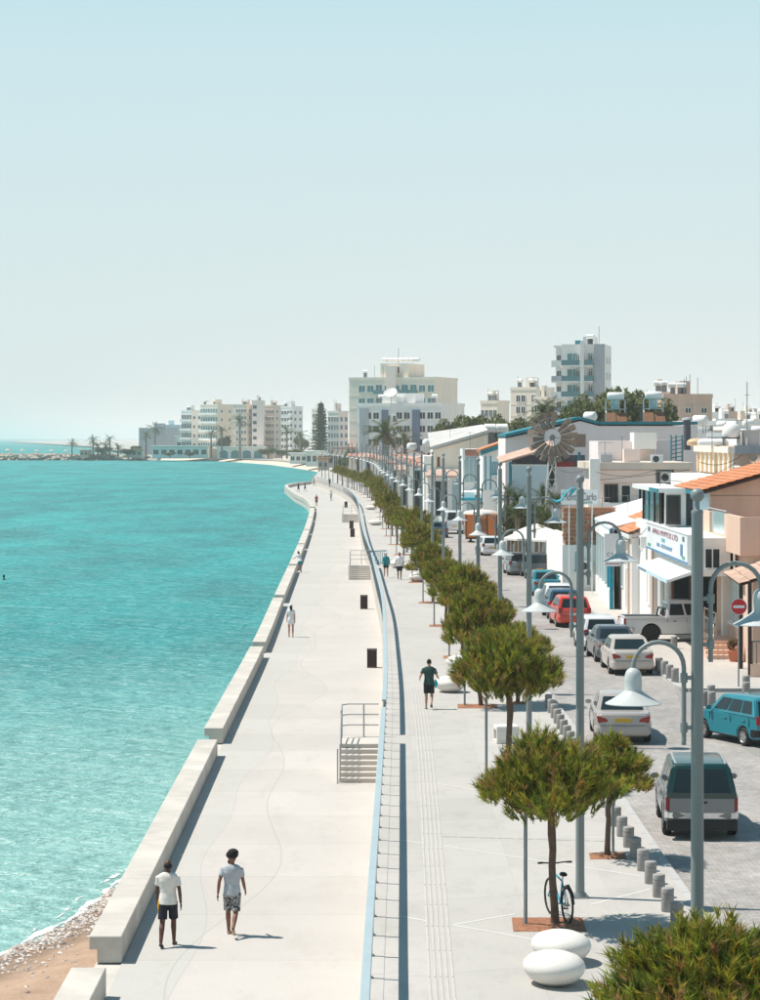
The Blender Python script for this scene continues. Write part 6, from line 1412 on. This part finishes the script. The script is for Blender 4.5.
def block(label,px0,px1,pytop,d,dep,m,floors,bays,group=None,rz=0,ww=1.6,wh=1.5,bal=(),skip=(),pane='glass',dark=(),roof=4,base=0,z_first=None,side=2,balglass=False,ground=None,cat='building',name='apartment_block',yaw=0):
    x0,x1=XA(px0,d),XA(px1,d); H=ZA(pytop,d); w=x1-x0; cx=(x0+x1)/2
    if yaw:
        a=R(yaw); dep=min(dep,w*.45/math.sin(a)); w=(w-dep*math.sin(a))/math.cos(a); cx=x0+w*math.cos(a)/2; rz=-a
    t=thing(name,label,cat,(cx,d,base),rz,group)
    ob('wall',MB().box(-w/2,w/2,0,dep,-.3,H),M[m],t); ob('parapet',MB().box(-w/2-.12,w/2+.12,-.12,dep+.1,H-.35,H+.35),M[m],t)
    z0=z_first if z_first is not None else 3.6; fh=(H-1.0-z0)/max(1,floors)
    for f in range(floors):
        zc=z0+fh*(f+.5)
        for b_ in range(bays):
            if (f,b_) in skip or b_ in skip: continue
            x=-w/2+w*(b_+.5)/bays
            if b_ in bal: balcony(t,x,zc-fh*.42,w/bays*.92,1.3,'wall_white',0,balglass); place_win(t,x,zc-.05,min(w/bays*.7,2.6),fh*.66,0,pane)
            else: place_win(t,x,zc,min(ww,w/bays*.7),min(wh,fh*.6),0,pane)
        for k in range(side):
            sx=-1 if (px0+px1)/2>380 else 1
            fm,pm_=wmesh(1.3,1.3,('s',pane)); q=link('window',fm,M['frame_white'],t); q.location=(sx*w/2,dep*(k+.5)/side,zc); q.rotation_euler=(0,0,R(-90) if sx<0 else R(90)); link('pane',pm_,M[pane],q)
        if f: ob('floor_band',MB().box(-w/2-.05,w/2+.05,-.06,-.004,z0+fh*f-.12,z0+fh*f+.06),M[m],t)
    for (a,c_2,mm) in dark: ob('dark_panel',MB().box(-w/2+w*a,-w/2+w*c_2,-.28,-.01,1,H-1.2),M[mm],t)
    roof_clutter(t,-w/2+1,w/2-1,0,H+.35,roof,int(px0)); 
    ob('stair_head',MB().box(-w*.12,w*.1,dep*.3,dep*.7,H+.3,H+2.6),M[m],t)
    return t,w,H
# centre: cream tower block behind the white one
t,w,H=block('cream apartment block with stepped roof behind the white block',349,459,378.5,640,18,'wall_cream',6,10,None,0,1.9,1.7,bal=(3,6,7),skip=(0,),roof=6,balglass=True,pane='glass_teal',yaw=20)
ob('roof_storey',MB().box(-w*.15,w*.17,1,14,H+.3,H+3.9),M['wall_cream'],t); ob('stair_tower',MB().box(-w*.06,w*.05,-.6,4,H-9,H+3.2),M['wall_pink'],t)
for k in range(7): 
    q=MB().lathe([(.001,-.7),(.5,-.65),(.5,.65),(.001,.7)],10,cap=False); q.xf(Matrix.Translation((-w*.14+k*1.45,4,H+4.9))@Matrix.Rotation(R(90),4,'Y')); ob('roof_tank',q,M['tank_white'],t,smooth=50)
ob('roof_mast',MB().tube([(0,5,H+3.9),(0,5,H+8)],.07,5),M['steel_dark'],t)
place_win(t,-1.2,H+2.2,.9,1.6,.99); place_win(t,1.2,H+2.2,.9,1.6,.99)
t,w,H=block('white apartment block with two dark vertical panels and dish',357,466,404.5,560,16,'wall_white',4,11,None,0,1.7,1.4,skip=(0,3,4,7),dark=((.295,.37,'wall_slate'),(.655,.745,'wall_slate')),roof=3,pane='glass',side=1,yaw=20)
ob('grey_panel',MB().box(-w*.47,-w*.36,-.2,-.01,1,H-.8),M['wall_grey'],t)
for f in range(4):
    place_win(t,-w*.135,4.2+f*3.0,.9,1.7,-.0,'glass'); place_win(t,-w*.05,4.2+f*3.0,.9,1.7,-.0,'glass')
ob('stair_head_tall',MB().box(-w*.22,-w*.02,1,8,H+.35,H+1.8),M['wall_white'],t)
q=MB().lathe([(.02,0),(.8,.15),(1.55,.55)],18,cap=False); q.xf(Matrix.Translation((-w*.1,0,H+2.3))@Matrix.Rotation(R(40),4,'X')); ob('roof_dish',q,M['tank_white'],t,smooth=True); ob('dish_mast',MB().tube([(-w*.1,.3,H),(-w*.1,.3,H+2.3)],.09,6),M['steel'],t)
block('low white annexe right of the white apartment block',462,484,432,470,12,'wall_white',2,4,roof=2,yaw=25)
# tower right of centre
d=470; x0,x1=XA(562,d),XA(607,d); H=ZA(341,d); t=thing('apartment_tower','tall white apartment tower with teal glass balconies','tower',((x0+x1)/2-.3,d,0),R(-11)); w=(x1-x0)*.95
ob('shaft',MB().box(-w/2,w/2,0,13,-.3,H-1.4),M['wall_white'],t); ob('parapet',MB().box(-w/2,w/2,-.1,13,H-1.4,H-.6),M['wall_white'],t); ob('pier',MB().box(-.35,.35,-1.6,-.01,-.3,H),M['wall_white'],t); ob('end_pier',MB().box(w/2-1.9,w/2+.1,-.6,-.01,-.3,H-.6),M['wall_grey'],t)  # end pier's grey puts the tower's shaded right side into its colour
ob('wing',MB().box(-w/2-1.3,-w/2-.01,1.5,13,-.3,H-1.2),M['wall_white'],t); ob('top_canopy',MB().box(-w/2-1.5,-w/2+1.8,.2,6,H-1.2,H-.8),M['frame_white'],t); ob('roof_tank',MB().box(-w/2+2.3,-.6,2,5,H-.6,H+.2),M['teal'],t)
for f in range(8):
    z=H-4.6-f*2.95
    if z<1: break
    for (xa,xb,gl_) in ((-w/2+.1,-.4,'glass_teal'),(.4,w/2-2.0,'glass_teal')):
        sl=ob('balcony',MB().box(xa,xb,-1.5,-.01,z-.25,z),M['frame_white'],t); ob('balustrade',MB().box(xa,xb,-1.52,-1.44,z+.01,z+1.0),M['wood' if (f==5 and xa<0) else gl_],sl)
        place_win(t,(xa+xb)/2+.2,z+1.25,(xb-xa)*.55,2.0,0,'glass_teal'); place_win(t,xb-.6,z+1.35,.6,1.2,0,'glass')
    sb=ob('balcony',MB().box(-w/2-2.0,-w/2-.2,.4,1.49,z-.25,z),M['frame_white'],t); ob('balustrade',MB().box(-w/2-2.0,-w/2-.2,.36,.42,z+.01,z+1.0),M['wall_grey' if f%2 else 'frame_white'],sb); place_win(t,-w/2-.7,z+1.2,.7,1.6,1.49,'glass')
roof_clutter(t,.6,w/2-1,1,H-.6,5,4)
for f in range(8):
    for k in range(2):
        fm,pm_=wmesh(1.3,1.3,('s','glass')); q=link('window',fm,M['frame_white'],t); q.location=(w/2,4+k*5,H-3.6-f*2.95); q.rotation_euler=(0,0,R(90)); link('pane',pm_,M['glass'],q)
ob('roof_hut',MB().box(-.5,w/2-2.2,5,9,H-.6,H+1.0),M['wall_white'],t)
block('cream low block left of the tower',481,510,402,560,14,'wall_cream',4,4,'cream blocks beside the tower',roof=3,ww=1.2,yaw=32); block('pale cream block touching the tower',511,556,388.5,580,14,'wall_cream',6,5,'cream blocks beside the tower',roof=5,ww=1.3,skip=(0,3),yaw=32)
block('cream balconied block in front of the tower foot',534,556,398,520,12,'wall_cream',5,2,'cream blocks beside the tower',bal=(1,),roof=2,yaw=32)
block('tan block with few windows right of the solar heaters',664,712,396,420,14,'wall_tan',4,3,'tan blocks behind the lilac house',roof=7,ww=.9,wh=.8,side=2); block('taller tan stair block behind the right solar heater',652,672,394,430,10,'wall_beige',4,2,'tan blocks behind the lilac house',roof=3)
rr=random.Random(12)
for i,(px0,px1,py,d) in enumerate([(712,724,413,700),(722,742,412.5,760),(738,762,414,820),(756,790,413,700),(716,736,420,560),(734,756,421.5,600),(754,780,420.5,540),(700,716,424,480)]):
    block(f'small pale block on the skyline right of the tan block, {ORD[i]} from the left',px0,px1,py,d,12,['wall_white','wall_tan','wall_cream','wall_white','wall_white','wall_beige','wall_cream','wall_white'][i],2,3,'pale low blocks on the skyline',roof=3,ww=1.3,side=1)
# ------------------------------------------------------------------ far side of the bay
block('wide hotel with long balconies across the bay',200,233,405,1150,24,'wall_cream',5,7,'hotels across the bay',rz=R(0),bal=(0,1,2,3,4,5,6),roof=6,pane='glass_teal',yaw=38)
t,w,H=block('stepped terrace wing of the wide hotel across the bay',181,201,411,1160,24,'wall_white',4,4,'hotels across the bay',bal=(0,1,2,3),roof=3,yaw=38)
block('sand coloured hotel block with end stair tower across the bay',233,258,405,1130,22,'wall_beige',6,5,'hotels across the bay',roof=4,skip=(0,),yaw=30); block('narrow pink stair tower between the hotels across the bay',252,263.5,401,1125,14,'wall_pink',6,2,'hotels across the bay',roof=2,skip=(1,))
block('beige apartment block with balconies right of the pink tower',263,284,406,1140,20,'wall_beige',6,4,'hotels across the bay',roof=3,bal=(0,),yaw=30); block('white end block of the hotels beside the palms',281,302.5,407,1120,18,'wall_white',6,4,'hotels across the bay',roof=4,bal=(3,),yaw=35)
t,w,H=block('grey windowless hall with slanted side across the bay',139,178,428.5,1240,26,'wall_grey',1,1,'hotels across the bay',skip=(0,),roof=0,side=0); block('low glazed top behind the grey hall',160,180,425.5,1280,20,'wall_blue',1,5,'hotels across the bay',roof=0,side=0)
block('cream block behind the dark conifer',328,348,412,760,16,'wall_pink',5,4,'cream blocks left of the white block',roof=4,yaw=30); block('far pale block seen left of the dark conifer',312,326,409.5,1050,16,'wall_cream',5,3,'cream blocks left of the white block',roof=2,yaw=30)
def lowrise(label,px0,px1,pytop,d,m,n,arches=False,roofm=None,dep=14):
    x0,x1=XA(px0,d),XA(px1,d); H=ZA(pytop,d); t=thing('beach_building',label,'building',((x0+x1)/2,d,0),0,'low seafront buildings across the bay'); w=x1-x0
    ob('wall',MB().box(-w/2,w/2,0,dep,-.4,H),M[m],t); ob('roof',MB().box(-w/2-.8,w/2+.8,-1.6,dep+.5,H,H+.4),M[roofm or m],t)
    for k in range(n):
        x=-w/2+w*(k+.5)/n
        if arches:
            hw=w/n*.36; mb=MB().prism([(x-hw,0),(x+hw,0)]+[(x+hw*math.cos(a),H*.5+hw*.6*math.sin(a)) for a in [math.pi*i/8 for i in range(9)]],'y',-.06,-.01); ob('arch_opening',mb,M['glass_teal'],t)
        else: place_win(t,x,H*.5,w/n*.62,H*.42,0,'glass')
lowrise('long white beach pavilion with four blue arches',218,264,447.5,1110,'wall_white',4,True); lowrise('wide white beach restaurant with dark openings',152,208,446.5,1135,'wall_white',7); lowrise('upper storey of the white beach restaurant',176,206,436.5,1165,'wall_white',5); lowrise('small pink beach house',80,88,450.5,1170,'wall_salmon',2); lowrise('brown roofed beach bar',126,142,450,1165,'wall_beige',3,False,'tile_old'); lowrise('pale pink house behind the pavilion',204,216,441,1180,'wall_pink',3); lowrise('white house row behind the beach',246,290,440,1200,'wall_white',6); lowrise('white shop row at the end of the far street',306,346,452,820,'wall_white',7); lowrise('orange awning kiosk at the far beach end',318,328,459,700,'wall_salmon',2,False,'tile',5)
lowrise('white cafe behind the far beach',290,312,454,900,'wall_white',4)
lowrise('cream cafe row left of the far street trees',333,352,449,640,'wall_cream',4,False,'tile_red',6)
# rock breakwater: each big rock a part
bw=thing('breakwater','low breakwater of pale boulders across the bay','breakwater',(-150,1195,ZSEA)); rr=random.Random(8)
rk=[]
for s in range(5):
    me=MB().ell((0,0,0),(1,1,.7),7,5); r2=random.Random(s)
    for v in me.v: v*=r2.uniform(.75,1.2)
    rk.append(me.mesh('rock'))
for k in range(290):
    o=link('rock',rk[k%5],M['rock'],bw); x=-62+k*.48-(-0) if False else 40-k*.62; o.location=(x+rr.uniform(-.6,.6),rr.uniform(-14,-6)+(0 if k%2 else 3),rr.uniform(.1,2.6)); s=rr.uniform(1.2,2.2); o.scale=(s,s*.9,s*rr.uniform(.6,.9)); o.rotation_euler=(0,0,rr.uniform(0,6))
ob('core',MB().prism([(-8,-1),(12,-1),(10,2.2),(2,2.6),(-5,1.6)],'x',-140,44),M['rock'],bw)
ob('promenade_top',MB().box(-140,20,3,9,2.62,3.0),M['sand_far'],bw)
# little beach things: parked cars, umbrellas as small countable objects
small_roof=MB().lathe([(1.6,2.3),(.8,2.9),(.05,3.2)],8,cap=False).mesh('canopy'); small_pole=MB().tube([(0,0,0),(0,0,3)],.07,5).mesh('pole')
for i in range(9):
    px=8+i*14.5; d=1178+rr.uniform(0,14); t=thing('beach_umbrella',f'tiny beach umbrella on the far shore, {ORD[i]} from the left frame edge','parasol',(XA(px,d),d,-.2 if px>130 else 1.0),0,'tiny umbrellas on the far shore'); s=rr.uniform(.7,1.0); t.scale=(s,s,s); link('canopy',small_roof,M[rr.choice(['cloth_white','teal','wall_tan','cloth_white','denim'])] if False else None,t); link('pole',small_pole,M['steel_dark'],t)
small_roof.materials.append(M['wall_tan'])
for i,(px,d,h,s) in enumerate([(72,1180,6.5,1.7),(93,1170,7.5,2.0),(110,1175,8.5,1.7),(98,1172,4.5,2.0),(106,1172,5,2.2),(118,1172,4,2.0),(155,1150,13,2.4),(146,1155,10,1.9),(240,1100,16,2.6),(222,1105,12,2.0),(287,1090,12,2.2),(300,1085,10,2.4),(211,1120,11,2.0)]):
    palm(f'{ORD[i]} hazy palm on the far shore, of thirteen across the bay',(XA(px,d),d,0),h,s,22,1.1,'palms across the bay',seed=50+i)
for i,(px,py,d,w) in enumerate([(128,449,1160,12),(104,447,1185,14),(136,446,1180,10),(222,436,1150,14),(232,437,1160,14),(268,448,1090,16),(282,450,1060,14),(296,449,1020,14),(310,451,960,14),(334,448,860,14),(345,444,800,12),(302,437,1100,12),(190,452,1120,10),(170,452,1120,10),(327,456,760,12),(345,456,600,14),(352,450,560,12),(362,455,520,10)]):
    tree('shore_tree',f'{ORD[i]} hazy green tree on the far shore, of eighteen around the bay',px,py,d,w,'hazy trees around the bay',i)
# Norfolk pine
d=900; p=P(321,400,d); t=thing('norfolk_pine','tall dark tiered conifer standing over the far beach','tree',(XA(321,d),d,0)); Hh=p.z
ob('trunk',MB().tube([(0,0,-.2),(0,0,Hh)],[.5,.06],8),M['bark'],t)
vs=[];fs=[];cc=[]; rr=random.Random(4)
for k in range(17):
    z=2+ (Hh-3)*k/17; L=(1-k/17)**.9*6.2+.4
    for j in range(11):
        a=2*math.pi*j/11+k*.5; dr=Vector((math.cos(a),math.sin(a),.12)); sd_=Vector((-math.sin(a),math.cos(a),0))
        for q in range(14):
            p0=Vector((0,0,z))+dr*(L*(q+.5)/14); p0.z+=.25*math.sin(q); s=.95*(1.2-q/20); u=Vector((rr.uniform(-1,1),rr.uniform(-1,1),rr.uniform(-.3,.9))).normalized(); i=len(vs); vs+=[p0-sd_*s*.8,p0+sd_*s*.8,p0+u*s*1.2]; fs.append((i,i+1,i+2)); c=rr.choice(GD); cc+=[(*c,1)]*3
me=bpy.data.meshes.new('crown'); me.from_pydata([tuple(v) for v in vs],[],fs); ca=me.color_attributes.new('Col','FLOAT_COLOR','POINT'); ca.data.foreach_set('color',[x for c in cc for x in c]); me.materials.append(M['needles']); link('crown',me,None,t)
# ------------------------------------------------------------------ roof and street clutter
def aerial(x,y,z,h,label):
    t=thing('tv_aerial',label,'antenna',(x,y,z),x*3,'roof aerials'); ob('mast',MB().tube([(0,0,0),(0,0,h)],.02,5),M['steel_dark'],t)
    q=MB().tube([(-.5,0,h-.05),(.5,0,h-.05)],.014,4)
    for k in range(6): q.tube([(-.5+k*.2,-.28+.02*k,h-.05),(-.5+k*.2,.28-.02*k,h-.05)],.009,4)
    ob('elements',q,M['steel_dark'],t)
spots=[(605,463,176.5,1.6,'on the beige house terrace edge'),(622,463,178,2.0,'near the middle of the beige house roof'),(683,463,177,1.8,'at the end of the beige house roof'),(575,421,210,2.0,'on the teal edged gable'),(640,425,212,1.7,'between the solar heaters'),(692,425,210,1.9,'at the end of the lilac roof'),
 (470,449,250,1.8,'on the terracotta parapet house'),(500,445,240,1.7,'on the teal trim house'),(450,441,284,2.0,'on the beige gable'),(712,446,131,1.2,'on the striped house roof'),(737,446,132,1.5,'beside the round water tank'),(660,489,122,1.0,'on the glazed veranda roof'),(628,513,138,1.1,'on the low tiled house'),(602,517,150,1.3,'on the restaurant sheet roof')]
for px,py,d,h,wh in spots: aerial(XA(px,d),d,ZA(py,d)-.1,h,'thin television aerial '+wh)
def acu(loc,label,rz=0):
    t=thing('air_conditioner',label,'air conditioner',loc,rz,'outdoor air conditioners'); ob('case',MB().box(-.42,.42,-.32,0,0,.58),M['frame_white'],t,bevel=.02,seg=1); q=MB().lathe([(.001,0),(.22,0),(.22,.015),(.001,.015)],16,cap=False); q.xf(Matrix.Translation((-.08,-.322,.29))@Matrix.Rotation(R(90),4,'X')); ob('fan_grille',q,M['frame_dark'],t)
acu((13.28,124.8,3.7),'white air conditioner on the shop wall past the sign',R(-90)); acu((12.88,134.6,3.2),'white air conditioner high on the low tiled house',R(-90)); acu((XA(585,150),149.9,1.2),'white air conditioner on the restaurant end wall'); acu((XA(606,188),187.9,ZA(462,188)),'white air conditioner on the lilac terrace block'); acu((XA(478,241),240.9,3.2),'white air conditioner on the narrow glass front house'); acu((16.2,100.38,2.6),'white air conditioner on the pink house front')
acu((XA(655,176),175.0,ZA(463,176)),'white air conditioner standing on the beige roof slab')
def cable(a,b,sag,label):
    a,b=Vector(a),Vector(b); pts=[lerp(a,b,k/10)-Vector((0,0,sag*4*(k/10)*(1-k/10))) for k in range(11)]
    c=(a+b)/2; o=ob('overhead_cable',MB().tube([p-c for p in pts],.016,5),M['black'],None,label,'cable','overhead cables'); o.location=c
cable((13.2,123,4.9),(12.85,129,4.1),.3,'black cable looping between the shop and the low tiled house'); cable((12.85,129,4.0),(12.4,136,4.2),.35,'black cable along the low tiled house eave'); cable(P(596,472,174),P(655,470,174),.35,'dark cable sagging across the beige house front'); cable(P(660,478,140),P(735,463,127),.5,'dark cable from the beige house to the striped house'); cable(P(700,462,126),P(742,455,126),.3,'short dark cable below the yellow stripes'); cable(P(560,470,186),P(596,463,176),.4,'dark cable from the wind pump wall to the beige house')
def barrel(px,py,d,s,label):
    p=P(px,py,d); t=thing('water_tank',label,'water tank',p,px,'white roof water tanks'); t.scale=(s,s,s); q=MB().lathe([(.001,-.62),(.36,-.6),(.46,-.5),(.46,.5),(.36,.6),(.001,.62)],14,cap=False); q.xf(Matrix.Translation((0,0,.75))@Matrix.Rotation(R(90),4,'Y')); ob('tank',q,M['tank_white'],t,smooth=50); fr=MB()
    for x in (-.4,.4):
        for y in (-.25,.25): fr.tube([(x,y,-.3),(x,y,.4)],.03,5)
    ob('stand',fr,M['steel_dark'],t)
for px,py,d,s,lab in [(742,440,150,.55,'white barrel tank behind the round tank of the striped house'),(757,438,152,.6,'white barrel tank at the frame edge above the striped house'),(732,432,190,.7,'white barrel tank on a roof behind the striped house'),(748,430,230,.8,'white barrel tank on a more distant roof at the frame edge'),(722,431,235,.8,'white barrel tank left of the mast antenna'),(700,430,225,1.1,'white barrel tank next to the dark chimney'),(428,449,300,1.0,'white barrel tank above the nearest little red roof'),(412,452,330,1.0,'white barrel tank above the second little red roof'),(590,424,222,.9,'white barrel tank on the teal edged roof')]: barrel(px,py,d,s,lab)
for i,(px,py,d,w,m) in enumerate([(760,436,160,2.5,'wall_white'),(768,430,190,6,'wall_cream'),(735,437,168,1.6,'wall_grey'),(745,424,240,12,'wall_white'),(722,430,245,8,'wall_beige'),(700,434,238,6,'wall_white')]):
    x=XA(px,d); z=ZA(py,d); b=Bld('roof_house',f'{ORD[i]} flat roofed pale house in the jumble behind the striped house',x,d,'house','flat roofed houses behind the striped one'); b.wbox('wall',x-w/2,x+w/2,d,d+8,0,z,m); b.wbox('parapet',x-w/2-.1,x+w/2+.1,d-.1,d+8.1,z,z+.3,'wall_white' if i%2 else m); b.winw(x-w*.3,x-w*.3+1.2,z-2.2,z-.9,d,'frame_white','glass')
for i,(px,py,d,w,m,rm) in enumerate([(424,466,292,4,'wall_white','tile_red'),(412,470,310,4,'wall_cream','tile_old'),(404,463,345,5,'wall_white','tile_red'),(396,460,390,6,'wall_white','tile_old'),(388,458,430,6,'wall_pink','tile_red'),(446,476,268,4,'wall_white','tile_old'),(378,457,470,7,'wall_white','tile_old'),(368,456,520,8,'wall_cream','tile_red')]):
    x=XA(px,d); z=ZA(py,d); b=Bld('street_annexe',f'{ORD[i]} small lean-to shop front with tile roof on the far street, in no line',x,d,'shop','small shop fronts on the far street'); b.t['label']=f'small lean-to shop front on the far street, {ORD[i]} of eight'; b.wbox('wall',x-w/2,x+w/2,d,d+5,0,z,m); b.add('roof',MB().slab((x-w/2-.2,d-.6,z-.1),(x+w/2+.2,d-.6,z-.1),(x+w/2+.2,d+5.2,z+.45),(x-w/2-.2,d+5.2,z+.45),.14),rm); b.winw(x-w*.3,x+w*.05,.7,z-.5,d,'frame_white' if i%2 else 'turq','glass'); b.winw(x+w*.15,x+w*.4,.05,z-.5,d,'teal' if i%3==0 else 'frame_white','glass_pale','door',0,False)
# ------------------------------------------------------------------ haze
hz=MB().box(-36000,18000,-300,36000,-9,70); o=ob('haze',hz,None,None,'thin pale sea haze','haze',kind='stuff')
hm=bpy.data.materials.new('haze'); hm.use_nodes=True; nt=hm.node_tree; nt.nodes.remove(nt.nodes['Principled BSDF']); pv=nt.nodes.new('ShaderNodeVolumePrincipled'); pv.inputs['Color'].default_value=(.95,.97,.96,1); pv.inputs['Density'].default_value=.00015; pv.inputs['Anisotropy'].default_value=.1
nt.links.new(pv.outputs[0],nt.nodes['Material Output'].inputs['Volume']); o.data.materials.append(hm)
